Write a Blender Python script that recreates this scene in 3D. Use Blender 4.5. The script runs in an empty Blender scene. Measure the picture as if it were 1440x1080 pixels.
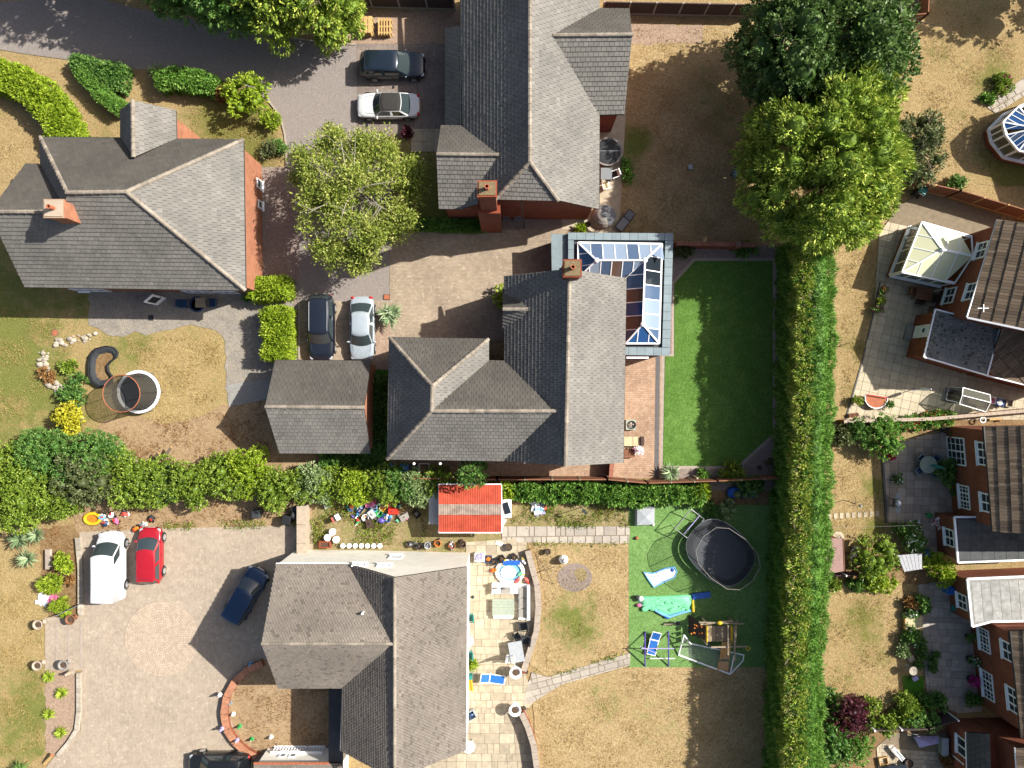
import bpy, math, random
import numpy as np
from mathutils import Vector, Matrix
random.seed(7); RNG = np.random.default_rng(11)
scene = bpy.context.scene; COL = scene.collection
R = math.radians
# ---------------------------------------------------------------- camera, sky, sun, exposure
S, H = 0.052, 54.0                       # metres per ground pixel, drone height
cam_d = bpy.data.cameras.new('camera'); cam = bpy.data.objects.new('camera', cam_d); COL.objects.link(cam)
cam.location = (0, 0, H); cam.rotation_euler = (0, 0, 0)
cam_d.sensor_fit = 'HORIZONTAL'; cam_d.angle = 2*math.atan(720*S/H); cam_d.clip_end = 2000
scene.camera = cam
SUN_EL, SUN_AZ = R(41.5), R(18)          # azimuth measured from +X towards +Y
SV = Vector((math.cos(SUN_EL)*math.cos(SUN_AZ), math.cos(SUN_EL)*math.sin(SUN_AZ), math.sin(SUN_EL)))
world = bpy.data.worlds.new('World'); scene.world = world; world.use_nodes = True
wn = world.node_tree.nodes; wn.clear()
bg = wn.new('ShaderNodeBackground'); sky = wn.new('ShaderNodeTexSky'); wo = wn.new('ShaderNodeOutputWorld')
sky.sky_type = 'NISHITA'; sky.sun_disc = False; sky.sun_elevation = SUN_EL; sky.sun_rotation = math.atan2(SV.x, SV.y); sky.dust_density = 3.5; sky.ozone_density = .6; sky.air_density = .9
bg.inputs[1].default_value = 0.078
world.node_tree.links.new(sky.outputs[0], bg.inputs[0]); world.node_tree.links.new(bg.outputs[0], wo.inputs[0])
sun_d = bpy.data.lights.new('sun', 'SUN'); sun_d.energy = 5.0; sun_d.angle = R(0.53); sun_d.color = (1, 0.955, 0.875)
sun = bpy.data.objects.new('sun', sun_d); COL.objects.link(sun); sun.location = (40, 15, 60)
sun.rotation_euler = SV.to_track_quat('Z', 'Y').to_euler()
vs = scene.view_settings; vs.view_transform = 'Standard'; vs.look = 'None'; vs.gamma = 1; vs.exposure = 1.06; vs.use_curve_mapping = False
try: scene.cycles.transparent_max_bounces = 16
except Exception: pass
# ---------------------------------------------------------------- helpers
def P(x, y, z=0.0):
    k = S*(1-z/H); return Vector(((x-720)*k, (540-y)*k, z))
def lin(h):
    h = h.lstrip('#'); o = []
    for i in (0, 2, 4):
        c = int(h[i:i+2], 16)/255; o.append(c/12.92 if c <= .04045 else ((c+.055)/1.055)**2.4)
    return o
def A(h, k=0.58):                        # observed sunlit colour -> albedo
    return tuple(min(.85, c*k) for c in lin(h))
ORG = {}
class MB:
    def __init__(s): s.v = []; s.f = []; s.t = []
    def add(s, vs, fs, t=.5):
        o = len(s.v); s.v.extend([tuple(v) for v in vs])
        for f in fs: s.f.append(tuple(i+o for i in f)); s.t.append(t)
        return s
    def box(s, x0, x1, y0, y1, z0, z1, t=.5):
        return s.add([(x0,y0,z0),(x1,y0,z0),(x1,y1,z0),(x0,y1,z0),(x0,y0,z1),(x1,y0,z1),(x1,y1,z1),(x0,y1,z1)],
                     [(3,2,1,0),(4,5,6,7),(0,1,5,4),(1,2,6,5),(2,3,7,6),(3,0,4,7)], t)
    def obox(s, c, hx, hy, hz, rz=0, t=.5, tilt=0, ax='Y'):
        m = Matrix.Translation(c) @ Matrix.Rotation(rz, 4, 'Z') @ Matrix.Rotation(tilt, 4, ax)
        vs = [m @ Vector((a*hx, b*hy, d*hz)) for d in (-1, 1) for a, b in ((-1,-1),(1,-1),(1,1),(-1,1))]
        return s.add(vs, [(3,2,1,0),(4,5,6,7),(0,1,5,4),(1,2,6,5),(2,3,7,6),(3,0,4,7)], t)
    def beam(s, a, b, w, h=None, t=.5):
        a = Vector(a); b = Vector(b); h = h or w; d = (b-a)
        if d.length < 1e-6: return s
        d.normalize(); up = Vector((0,0,1)) if abs(d.z) < .95 else Vector((1,0,0))
        u = d.cross(up).normalized()*w/2; q = u.cross(d).normalized()*h/2
        return s.add([a-u-q,a+u-q,a+u+q,a-u+q,b-u-q,b+u-q,b+u+q,b-u+q],
                     [(0,1,2,3),(7,6,5,4),(1,0,4,5),(2,1,5,6),(3,2,6,7),(0,3,7,4)], t)
    def prism(s, poly, z0, z1, t=.5):
        n = len(poly)
        if sum(poly[i][0]*poly[(i+1)%n][1]-poly[(i+1)%n][0]*poly[i][1] for i in range(n)) < 0: poly = poly[::-1]
        return s.add([(p[0],p[1],z0) for p in poly]+[(p[0],p[1],z1) for p in poly],
                     [tuple(range(n-1,-1,-1)), tuple(range(n,2*n))]+[(i,(i+1)%n,n+(i+1)%n,n+i) for i in range(n)], t)
    def sheet(s, poly, z, t=.5):
        n = len(poly)
        if sum(poly[i][0]*poly[(i+1)%n][1]-poly[(i+1)%n][0]*poly[i][1] for i in range(n)) < 0: poly = poly[::-1]
        return s.add([(p[0],p[1],z) for p in poly], [tuple(range(n))], t)
    def tube(s, pts, r, n=6, t=.5, closed=False):
        pts = [Vector(p) for p in pts]; m = len(pts); rs = r if isinstance(r, (list, tuple)) else [r]*m
        vs = []; fs = []
        for i, p in enumerate(pts):
            if closed: d = pts[(i+1)%m]-pts[i-1]
            else: d = pts[min(i+1,m-1)]-pts[max(i-1,0)]
            d.normalize(); up = Vector((0,0,1)) if abs(d.z) < .9 else Vector((1,0,0))
            u = d.cross(up).normalized(); q = u.cross(d)
            for k in range(n):
                a = 2*math.pi*k/n; vs.append(p+(u*math.cos(a)+q*math.sin(a))*rs[i])
        for i in range(m if closed else m-1):
            j = (i+1)%m
            for k in range(n): fs.append((i*n+k, i*n+(k+1)%n, j*n+(k+1)%n, j*n+k))
        if not closed: fs += [tuple(range(n-1,-1,-1)), tuple((m-1)*n+k for k in range(n))]
        return s.add(vs, fs, t)
    def lathe(s, c, prof, n=16, t=.5, sx=1, sy=1, caps=True):
        vs = []; fs = []; m = len(prof)
        for r, z in prof:
            for k in range(n):
                a = 2*math.pi*k/n; vs.append((c[0]+r*sx*math.cos(a), c[1]+r*sy*math.sin(a), c[2]+z))
        for i in range(m-1):
            for k in range(n): fs.append((i*n+k, i*n+(k+1)%n, (i+1)*n+(k+1)%n, (i+1)*n+k))
        if caps and prof[0][0] > 0: fs.append(tuple(range(n-1,-1,-1)))
        if caps and prof[-1][0] > 0: fs.append(tuple((m-1)*n+k for k in range(n)))
        return s.add(vs, fs, t)
    def ball(s, c, rx, ry=None, rz=None, n=12, m=7, t=.5, jit=0):
        ry = ry or rx; rz = rz or rx
        o = len(s.v)
        s.lathe((0,0,0), [(math.sin(math.pi*i/m), -math.cos(math.pi*i/m)) for i in range(m+1)], n, t)
        for i in range(o, len(s.v)):
            v = s.v[i]; j = 1+jit*random.uniform(-1, 1); s.v[i] = (c[0]+v[0]*rx*j, c[1]+v[1]*ry*j, c[2]+v[2]*rz*j)
        return s
    def poly(s, pts, t=.5): return s.add(pts, [tuple(range(len(pts)))], t)
    def build(s, name, mat, parent=None, smooth=False, world=True, kind=None):
        me = bpy.data.meshes.new(name); o = bpy.data.objects.new(name, me); COL.objects.link(o)
        org = Vector((0,0,0))
        if parent is not None:
            o.parent = parent; org = ORG.get(parent.name, org) if world else org
            ORG[o.name] = ORG.get(parent.name, Vector((0,0,0)))
        elif world and s.v:
            a = np.array(s.v); lo, hi = a.min(0), a.max(0)
            org = Vector(((lo[0]+hi[0])/2, (lo[1]+hi[1])/2, lo[2])); o.location = org; ORG[o.name] = org
        me.from_pydata([(v[0]-org.x, v[1]-org.y, v[2]-org.z) for v in s.v], [], s.f)
        at = me.attributes.new('tint', 'FLOAT', 'FACE'); at.data.foreach_set('value', np.array(s.t, dtype=np.float32))
        if smooth: me.polygons.foreach_set('use_smooth', [True]*len(me.polygons))
        me.materials.append(mat if not isinstance(mat, str) else M[mat]); me.update()
        if kind: o['kind'] = kind
        return o
def npmesh(name, v, quads, tint, mat, parent, kind=None, org=None):
    me = bpy.data.meshes.new(name); nq = len(quads)
    org = np.array(ORG.get(parent.name, Vector((0,0,0)))) if parent is not None else (np.zeros(3) if org is None else org)
    me.vertices.add(len(v)); me.vertices.foreach_set('co', (v-org).astype(np.float32).ravel())
    k = quads.shape[1]
    me.loops.add(nq*k); me.loops.foreach_set('vertex_index', quads.astype(np.int32).ravel())
    me.polygons.add(nq); me.polygons.foreach_set('loop_start', np.arange(0, nq*k, k, dtype=np.int32))
    me.update(calc_edges=True)
    at = me.attributes.new('tint', 'FLOAT', 'FACE'); at.data.foreach_set('value', tint.astype(np.float32))
    me.materials.append(mat if not isinstance(mat, str) else M[mat])
    o = bpy.data.objects.new(name, me); COL.objects.link(o)
    if parent is not None: o.parent = parent; ORG[o.name] = ORG.get(parent.name, Vector((0,0,0)))
    else: o.location = org; ORG[o.name] = Vector(org)
    if kind: o['kind'] = kind
    return o
def tag(o, label, cat, group=None):
    o['label'] = label; o['category'] = cat
    if group: o['group'] = group
    return o
def T(name, label, cat, loc, rz=0, group=None):
    o = bpy.data.objects.new(name, None); COL.objects.link(o); o.empty_display_size = .3
    loc = P(*loc) if len(loc) == 2 else Vector(loc)
    o.location = loc; o.rotation_euler = (0, 0, rz); ORG[o.name] = loc
    return tag(o, label, cat, group)
def L(mb, name, mat, parent, smooth=False, kind=None):      # build in the parent's local frame
    return mb.build(name, mat, parent, smooth, world=False, kind=kind)
def pts(l, z=0): return [P(x, y, z) for x, y in l]
def area(p): return sum(p[i][0]*p[(i+1)%len(p)][1]-p[(i+1)%len(p)][0]*p[i][1] for i in range(len(p)))/2
def offset(poly, d):                      # inset polygon (world xy) by d
    p = [Vector((q[0], q[1])) for q in poly]
    if area(p) < 0: p = p[::-1]
    n = len(p); out = []
    for i in range(n):
        e1 = (p[i]-p[i-1]).normalized(); e2 = (p[(i+1)%n]-p[i]).normalized()
        n1 = Vector((-e1.y, e1.x)); n2 = Vector((-e2.y, e2.x)); b = n1+n2
        if b.length < 1e-4: out.append(p[i]+n1*d); continue
        b.normalize(); out.append(p[i]+b*d/max(.3, b.dot(n1)))
    return out
def clip(poly, a, b, c):                  # keep a*x+b*y<=c
    out = []; n = len(poly)
    for i in range(n):
        p, q = poly[i], poly[(i+1)%n]; dp = a*p[0]+b*p[1]-c; dq = a*q[0]+b*q[1]-c
        if dp <= 0: out.append(p)
        if (dp < 0 < dq) or (dq < 0 < dp):
            t = dp/(dp-dq); out.append((p[0]+(q[0]-p[0])*t, p[1]+(q[1]-p[1])*t))
    return out
def cliprect(poly, x0, x1, y0, y1):
    for a, b, c in ((1,0,x1),(-1,0,-x0),(0,1,y1),(0,-1,-y0)):
        poly = clip(poly, a, b, c)
        if len(poly) < 3: return []
    return poly
def inside(poly, x, y):
    r = False; n = len(poly); j = n-1
    for i in range(n):
        xi, yi = poly[i][0], poly[i][1]; xj, yj = poly[j][0], poly[j][1]
        if (yi > y) != (yj > y) and x < (xj-xi)*(y-yi)/(yj-yi)+xi: r = not r
        j = i
    return r
# ---------------------------------------------------------------- materials
M = {}
def nodes(name):
    m = bpy.data.materials.new(name); m.use_nodes = True; t = m.node_tree; b = t.nodes['Principled BSDF']; M[name] = m
    return m, t, b
def N(t, kind, **kw):
    n = t.nodes.new(kind)
    for k, v in kw.items():
        if k.startswith('i_'):
            k = k[2:]; n.inputs[int(k) if k.isdigit() else k].default_value = v
        else: setattr(n, k, v)
    return n
def noise(t, vec, sc, det=4, rough=.6):
    n = N(t, 'ShaderNodeTexNoise', i_Scale=sc, i_Detail=det, i_Roughness=rough)
    if vec is not None: t.links.new(vec, n.inputs['Vector'])
    return n.outputs['Fac']
def math2(t, op, a, b):
    n = N(t, 'ShaderNodeMath', operation=op)
    for i, x in enumerate((a, b)):
        if isinstance(x, (int, float)): n.inputs[i].default_value = x
        else: t.links.new(x, n.inputs[i])
    return n.outputs[0]
def mixc(t, f, a, b, mode='MIX'):
    n = N(t, 'ShaderNodeMix', data_type='RGBA', blend_type=mode)
    for i, x in ((0, f), (6, a), (7, b)):
        if isinstance(x, (int, float)): n.inputs[i].default_value = x
        elif isinstance(x, (tuple, list)): n.inputs[i].default_value = (*x[:3], 1)
        else: t.links.new(x, n.inputs[i])
    return n.outputs[2]
def ramp(t, f, lo, hi):
    n = N(t, 'ShaderNodeMapRange'); t.links.new(f, n.inputs[0]); n.inputs[1].default_value = lo; n.inputs[2].default_value = hi
    return n.outputs[0]
def pos(t): return N(t, 'ShaderNodeNewGeometry').outputs['Position']
def bump(t, b, h, strength=.4, dist=.02):
    n = N(t, 'ShaderNodeBump', i_Strength=strength, i_Distance=dist); t.links.new(h, n.inputs['Height']); t.links.new(n.outputs[0], b.inputs['Normal'])
def sc3(c, k): return tuple(min(1, x*k) for x in c)
def mat(name, col, rough=.75, var=.18, scale=3., bmp=0, bscale=60, metal=0, spec=.4, tint=0, rnd=0, fine=.12, coat=0):
    m, t, b = nodes(name); p = N(t, 'ShaderNodeTexCoord').outputs['Object']
    f = noise(t, p, scale, 5, .65); c = mixc(t, ramp(t, f, .3, .7), sc3(col, 1-var), sc3(col, 1+var))
    if fine: c = mixc(t, ramp(t, noise(t, p, 45, 3, .7), .25, .75), mixc(t, 1., c, (1-fine,)*3, 'MULTIPLY'), mixc(t, 1., c, (1+fine,)*3, 'MULTIPLY'))
    if tint:
        a = N(t, 'ShaderNodeAttribute', attribute_name='tint'); v = math2(t, 'ADD', math2(t, 'MULTIPLY', a.outputs['Fac'], tint*2), 1-tint)
        cc = N(t, 'ShaderNodeCombineColor'); [t.links.new(v, cc.inputs[i]) for i in range(3)]
        c = mixc(t, 1., c, cc.outputs[0], 'MULTIPLY')
    if rnd:
        o = N(t, 'ShaderNodeObjectInfo'); v = math2(t, 'ADD', math2(t, 'MULTIPLY', o.outputs['Random'], rnd*2), 1-rnd)
        cc = N(t, 'ShaderNodeCombineColor'); [t.links.new(v, cc.inputs[i]) for i in range(3)]
        c = mixc(t, 1., c, cc.outputs[0], 'MULTIPLY')
    t.links.new(c, b.inputs['Base Color'])
    b.inputs['Roughness'].default_value = rough; b.inputs['Metallic'].default_value = metal
    b.inputs['Specular IOR Level'].default_value = spec; b.inputs['Coat Weight'].default_value = coat
    if bmp: bump(t, b, noise(t, p, bscale, 4, .7), bmp)
    return m
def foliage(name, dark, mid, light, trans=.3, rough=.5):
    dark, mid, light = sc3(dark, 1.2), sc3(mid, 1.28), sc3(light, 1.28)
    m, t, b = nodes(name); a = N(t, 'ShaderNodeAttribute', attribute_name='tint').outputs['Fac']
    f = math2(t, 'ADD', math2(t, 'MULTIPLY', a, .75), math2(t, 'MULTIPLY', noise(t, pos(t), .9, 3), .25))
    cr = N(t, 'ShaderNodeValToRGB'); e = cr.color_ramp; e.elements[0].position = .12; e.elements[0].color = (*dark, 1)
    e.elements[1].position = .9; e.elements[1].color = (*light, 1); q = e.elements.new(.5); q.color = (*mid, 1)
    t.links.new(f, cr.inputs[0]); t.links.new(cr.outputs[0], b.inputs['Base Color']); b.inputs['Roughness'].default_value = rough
    b.inputs['Specular IOR Level'].default_value = .25
    tr = N(t, 'ShaderNodeBsdfTranslucent'); t.links.new(cr.outputs[0], tr.inputs[0]); mx = N(t, 'ShaderNodeMixShader', i_0=trans)
    t.links.new(b.outputs[0], mx.inputs[1]); t.links.new(tr.outputs[0], mx.inputs[2]); t.links.new(mx.outputs[0], t.nodes['Material Output'].inputs[0])
    return m
def lawn(name, dry, dry2, green, bias=.5, stripes=0):
    m, t, b = nodes(name); p = pos(t); a = N(t, 'ShaderNodeAttribute', attribute_name='green').outputs['Fac']
    big = noise(t, p, .22, 5, .6); med = noise(t, p, 1.1, 6, .75); fin = noise(t, p, 4.5, 5, .85)
    f = math2(t, 'ADD', math2(t, 'MULTIPLY', math2(t, 'ADD', math2(t, 'MULTIPLY', big, .45), math2(t, 'MULTIPLY', med, .55)), 1.9), -.45)
    base = mixc(t, ramp(t, math2(t, 'ADD', math2(t, 'MULTIPLY', fin, .55), math2(t, 'MULTIPLY', med, .45)), .36, .64), dry2, dry)
    g = ramp(t, math2(t, 'ADD', math2(t, 'ADD', f, a), math2(t, 'MULTIPLY', fin, .35)), bias+.17, bias+.47)
    c = mixc(t, g, base, green)
    if stripes:
        w = N(t, 'ShaderNodeTexWave', wave_type='BANDS', bands_direction='X', i_Scale=stripes); t.links.new(p, w.inputs['Vector'])
        c = mixc(t, .10, c, w.outputs['Color'], 'OVERLAY')
    fine = noise(t, p, 9, 4, .85); c = mixc(t, ramp(t, fine, .36, .64), mixc(t, 1., c, (.70,.68,.64), 'MULTIPLY'), mixc(t, 1., c, (1.22,1.22,1.2), 'MULTIPLY'))
    spec = math2(t, 'GREATER_THAN', noise(t, p, 5.5, 2, .5), .68); c = mixc(t, math2(t, 'MULTIPLY', spec, .35), c, sc3(dry2, .5))
    t.links.new(c, b.inputs['Base Color']); b.inputs['Roughness'].default_value = .95; b.inputs['Specular IOR Level'].default_value = .1
    bump(t, b, noise(t, p, 8, 5, .85), .9, .08); return m
def paver(name, c1, c2, mortar, bw=.2, bh=.1, ang=0, ms=.008, var=.25):
    m, t, b = nodes(name); p = pos(t); mp = N(t, 'ShaderNodeMapping'); mp.inputs['Rotation'].default_value = (0, 0, ang)
    t.links.new(p, mp.inputs[0])
    br = N(t, 'ShaderNodeTexBrick', offset=.5); br.inputs['Scale'].default_value = 1; br.inputs['Brick Width'].default_value = bw
    br.inputs['Row Height'].default_value = bh; br.inputs['Mortar Size'].default_value = ms; br.inputs['Bias'].default_value = 0
    for i, c in ((1, c1), (2, c2), (3, mortar)): br.inputs[i].default_value = (*c, 1)
    t.links.new(mp.outputs[0], br.inputs[0]); n1 = noise(t, p, .35, 5, .65); n2 = noise(t, p, 2.2, 5, .75)
    c = mixc(t, ramp(t, n1, .3, .7), mixc(t, 1., br.outputs[0], (1-var,)*3, 'MULTIPLY'), mixc(t, 1., br.outputs[0], (1+var*.7,)*3, 'MULTIPLY'))
    c = mixc(t, ramp(t, n2, .35, .7), mixc(t, 1., c, (.84,.83,.82), 'MULTIPLY'), mixc(t, 1., c, (1.1,1.09,1.07), 'MULTIPLY'))
    n4 = noise(t, p, 5, 2, .5); c = mixc(t, math2(t, 'MULTIPLY', math2(t, 'GREATER_THAN', n4, .66), .5), c, sc3(c1, 1.35))
    t.links.new(c, b.inputs['Base Color']); b.inputs['Roughness'].default_value = .85; b.inputs['Specular IOR Level'].default_value = .25
    bump(t, b, br.outputs['Fac'], -.5, .01); return m
def gravel(name, c1, c2, c3, scale=28, rough=.9, patch=.5):
    m, t, b = nodes(name); p = pos(t); v = N(t, 'ShaderNodeTexVoronoi', i_Scale=scale); t.links.new(p, v.inputs['Vector'])
    sp = N(t, 'ShaderNodeSeparateColor'); t.links.new(v.outputs['Color'], sp.inputs[0])
    c = mixc(t, sp.outputs[0], c1, c2); c = mixc(t, math2(t, 'MULTIPLY', ramp(t, noise(t, p, .9, 5, .7), .4, .68), patch), c, c3)
    c = mixc(t, ramp(t, noise(t, p, 7, 4, .8), .3, .7), mixc(t, 1., c, (.75,.74,.73), 'MULTIPLY'), mixc(t, 1., c, (1.15,1.15,1.15), 'MULTIPLY'))
    t.links.new(c, b.inputs['Base Color']); b.inputs['Roughness'].default_value = rough; b.inputs['Specular IOR Level'].default_value = .2
    bump(t, b, v.outputs['Distance'], .7, .03); return m
def brickm(name, c1, c2, mort):
    m, t, b = nodes(name); g = N(t, 'ShaderNodeNewGeometry'); sp = N(t, 'ShaderNodeSeparateXYZ'); t.links.new(g.outputs['Position'], sp.inputs[0])
    sn = N(t, 'ShaderNodeSeparateXYZ'); t.links.new(g.outputs['Normal'], sn.inputs[0])
    u = math2(t, 'ADD', math2(t, 'MULTIPLY', sp.outputs[0], sn.outputs[1]), math2(t, 'MULTIPLY', sp.outputs[1], sn.outputs[0]))
    cv = N(t, 'ShaderNodeCombineXYZ'); t.links.new(u, cv.inputs[0]); t.links.new(sp.outputs[2], cv.inputs[1])
    br = N(t, 'ShaderNodeTexBrick'); br.inputs['Scale'].default_value = 1; br.inputs['Brick Width'].default_value = .225
    br.inputs['Row Height'].default_value = .075; br.inputs['Mortar Size'].default_value = .007
    for i, c in ((1, c1), (2, c2), (3, mort)): br.inputs[i].default_value = (*c, 1)
    t.links.new(cv.outputs[0], br.inputs[0]); n = noise(t, g.outputs['Position'], 1.4, 4, .7)
    c = mixc(t, ramp(t, n, .3, .7), mixc(t, 1., br.outputs[0], (.8,.78,.76), 'MULTIPLY'), mixc(t, 1., br.outputs[0], (1.15,1.13,1.1), 'MULTIPLY'))
    t.links.new(c, b.inputs['Base Color']); b.inputs['Roughness'].default_value = .9; b.inputs['Specular IOR Level'].default_value = .2
    bump(t, b, br.outputs['Fac'], -.4, .01); return m
def tilem(name, c, spot, moss=None, mossamt=.0, var=.17):
    m, t, b = nodes(name); p = pos(t); a = N(t, 'ShaderNodeAttribute', attribute_name='tint').outputs['Fac']
    c0 = mixc(t, a, sc3(c, .62), sc3(c, 1.34)); n1 = noise(t, p, .35, 4, .6); n2 = noise(t, p, 7, 5, .85)
    c1 = mixc(t, ramp(t, n1, .3, .7), mixc(t, 1., c0, (1-var,)*3, 'MULTIPLY'), mixc(t, 1., c0, (1+var,)*3, 'MULTIPLY'))
    c1 = mixc(t, ramp(t, n2, .3, .7), mixc(t, 1., c1, (.82,.82,.82), 'MULTIPLY'), mixc(t, 1., c1, (1.14,1.13,1.12), 'MULTIPLY'))
    if spot: 
        kd = math2(t, 'GREATER_THAN', noise(t, p, 3.4, 3, .75), .735); c1 = mixc(t, math2(t, 'MULTIPLY', kd, .65), c1, sc3(c, .3)); k = math2(t, 'GREATER_THAN', noise(t, p, 6, 2, .7), .76); c1 = mixc(t, math2(t, 'MULTIPLY', k, .6), c1, spot)
    if moss:
        k = ramp(t, math2(t, 'ADD', noise(t, p, .8, 5, .7), math2(t, 'MULTIPLY', noise(t, p, 9, 3), .25)), .78-mossamt, .95-mossamt); c1 = mixc(t, math2(t, 'MULTIPLY', k, .75), c1, moss)
    t.links.new(c1, b.inputs['Base Color']); b.inputs['Roughness'].default_value = .8; b.inputs['Specular IOR Level'].default_value = .3
    bump(t, b, noise(t, p, 30, 3, .8), .3, .01); return m
def glass(name, tintc, rough=.05, alpha=.5, spec=.5):
    m, t, b = nodes(name); b.inputs['Base Color'].default_value = (*tintc, 1); b.inputs['Roughness'].default_value = rough
    b.inputs['Specular IOR Level'].default_value = spec
    if alpha < 1:
        tr = N(t, 'ShaderNodeBsdfTransparent'); tr.inputs[0].default_value = (*sc3(tintc, 1), 1) if max(tintc) > .5 else (.8,.85,.85,1)
        mx = N(t, 'ShaderNodeMixShader', i_0=alpha); t.links.new(tr.outputs[0], mx.inputs[1]); t.links.new(b.outputs[0], mx.inputs[2])
        t.links.new(mx.outputs[0], t.nodes['Material Output'].inputs[0])
    return m
# roofs, walls
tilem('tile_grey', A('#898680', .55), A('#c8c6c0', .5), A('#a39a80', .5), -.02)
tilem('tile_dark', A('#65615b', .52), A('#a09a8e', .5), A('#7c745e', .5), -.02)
tilem('tile_old', A('#8e857b', .56), A('#e0dcd4', .6), A('#7d6238', .5), .03)
tilem('tile_brown', A('#86735f', .6), A('#d8cfc4', .55))
mat('ridge_tile', A('#a59a8b', .55), .9, .25, 4, .4, tint=.25)
mat('roof_deck', A('#3a3632', .5), .9)
mat('gutter_black', (.018,.018,.02), .45, .1)
mat('gutter_white', (.75,.75,.76), .4, .05)
brickm('brick_orange', A('#c98462', .55), A('#b56d50', .55), A('#c8ab92', .5))
brickm('brick_red', A('#a85a3e', .6), A('#8f4a34', .6), A('#b08e78', .5))
mat('render_white', (.74,.71,.63), .85, .08, 1.2, .1)
mat('white_paint', (.8,.8,.8), .45, .04)
mat('upvc', (.78,.79,.8), .35, .04)
mat('stone_cap', A('#c7b5a0', .55), .85, .15, 4)
mat('terracotta', A('#c0714e', .55), .85, .2, 6)
mat('flaunch_moss', A('#8a7858',.55), .95, .35, 7, .5); mat('felt_grey', A('#8a8a88', .55), .95, .25, 1.2, .3)
mat('panel_pale', A('#b4b4b0',.54), .9, .3, 2.2, rnd=.2); mat('panel_dark', A('#5c5e5e',.54), .9, .3, 2.2, rnd=.2); mat('moss_dark', A('#8e8c80',.5), .95, .6, 3, .3, tint=.7); mat('felt_dark', A('#4d4f52', .55), .9, .2, 1.5, .2)
mat('lead', A('#8fa0a6', .55), .5, .12, 2, .05, rnd=.08)
mat('slate_trim', (.03,.033,.038), .5, .1)
glass('pane_dark', (.015,.02,.026), .03, 1)
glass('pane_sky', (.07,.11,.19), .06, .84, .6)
glass('pane_pale', (.21,.27,.36), .08, .88, .6); glass('pane_brown', (.12,.075,.055), .08, .9, .6); glass('pane_blue', (.02,.075,.21), .08, .93, .6)  # pane_pale: reflected sky put into the glass colour
glass('poly_cream', (.60,.60,.40), .3, .95, .4)
glass('pane_side', (.16,.16,.13), .08, .6)
# ground
lawn('grass_dry', A('#ccb486'), A('#a88e62'), A('#868448'), .60)
lawn('grass_mixed', A('#ccb483'), A('#ab9564'), A('#868a4a'), .48)
lawn('grass_tan', A('#d3bb90'), A('#ae9468'), A('#828b48'), .63)
lawn('turf', A('#6f9848', .56), A('#608a3c', .56), A('#7ca452', .56), .5, 0)
lawn('play_turf', A('#86ae66', .58), A('#78a25a', .58), A('#90b870', .58), .5)
lawn('grass_green', A('#6f9a3c'), A('#5c7f34'), A('#4f8a2a'), .4)
gravel('tarmac', A('#b0a6a0', .6), A('#a0968f', .6), A('#a79d97', .6), 60, .9, .4)
gravel('gravel_pink', A('#cdb39c', .56), A('#a58c78', .56), A('#b59a84', .56), 18)
gravel('gravel_grey', A('#b5a59a', .56), A('#8f8079', .56), A('#a2938a', .56), 18)
gravel('soil', A('#a3845f', .55), A('#80643f', .55), A('#b69c74', .55), 12)
gravel('mulch', A('#bda07c', .57), A('#9a7f60', .57), A('#cdb48e', .57), 10)
gravel('weeds', A('#b8a27c', .55), A('#97875f', .55), A('#8a8f4c', .55), 8, .9, .7)
gravel('concrete', A('#b7b0a8', .56), A('#a69e96', .56), A('#948c84', .56), 30)
gravel('concrete_pale', A('#bdbcb7', .54), A('#b5b3ad', .54), A('#a5a29c', .54), 40)
gravel('patio_old', A('#aea79e', .55), A('#948d84', .55), A('#b9ae9c', .55), 9, .9, .8)
paver('paver_tan', A('#c6b49e', .57), A('#b3a28c', .57), A('#938472', .5), .2, .1, 0)
paver('paver_brown', A('#a89a90', .57), A('#968880', .57), A('#7c7068', .5), .2, .1, R(90))
paver('paver_pink', A('#cfb298', .57), A('#be9c82', .57), A('#a0866e', .5), .2, .14, 0)
paver('paver_drive', A('#cabca8', .56), A('#bfae9b', .56), A('#ad9f90', .5), .2, .1, R(90), .006, .12)
mat('sett', A('#d0bca6', .56), .85, .1, 3, tint=.12)
mat('slab_grey', A('#bcb2a5', .58), .85, .14, 2.5, .15, rnd=.16)
mat('slab_cream', A('#d3c6a9', .56), .85, .12, 2.5, .15, rnd=.10)
mat('slab_mixed', A('#c4b3a2', .56), .85, .12, 2.5, .15, rnd=.20)
mat('slab_sand', A('#c8b99f', .56), .85, .2, 2.5, .15, rnd=.17)
mat('slab_joint', A('#9a8a72', .5), .95, .2, 3)
mat('kerb', A('#b9ab9c', .56), .85, .15, 3, .1)
mat('kerb_dark', A('#6d6a6a', .56), .85, .15, 3)
mat('stone', A('#c2b7a6', .56), .9, .25, 6, .4, rnd=.25)
mat('wood_new', A('#e0b878', .56), .8, .18, 5, rnd=.12)
mat('wood_grey', A('#a89880', .56), .85, .2, 6, rnd=.15)
mat('wood_brown', A('#8a5c40', .6), .8, .2, 5, rnd=.15)
mat('fence_dark', A('#5a4a48', .6), .85, .2, 5, rnd=.12)
mat('fence_brown', A('#99674a', .6), .85, .2, 5, rnd=.12)
mat('concrete_post', A('#bdb6ad', .56), .85, .12, 4)
mat('bark', A('#8a7a66', .5), .95, .3, 8, .5)
mat('bark_pale', A('#b8b0a0', .55), .9, .3, 8, .3)
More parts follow.
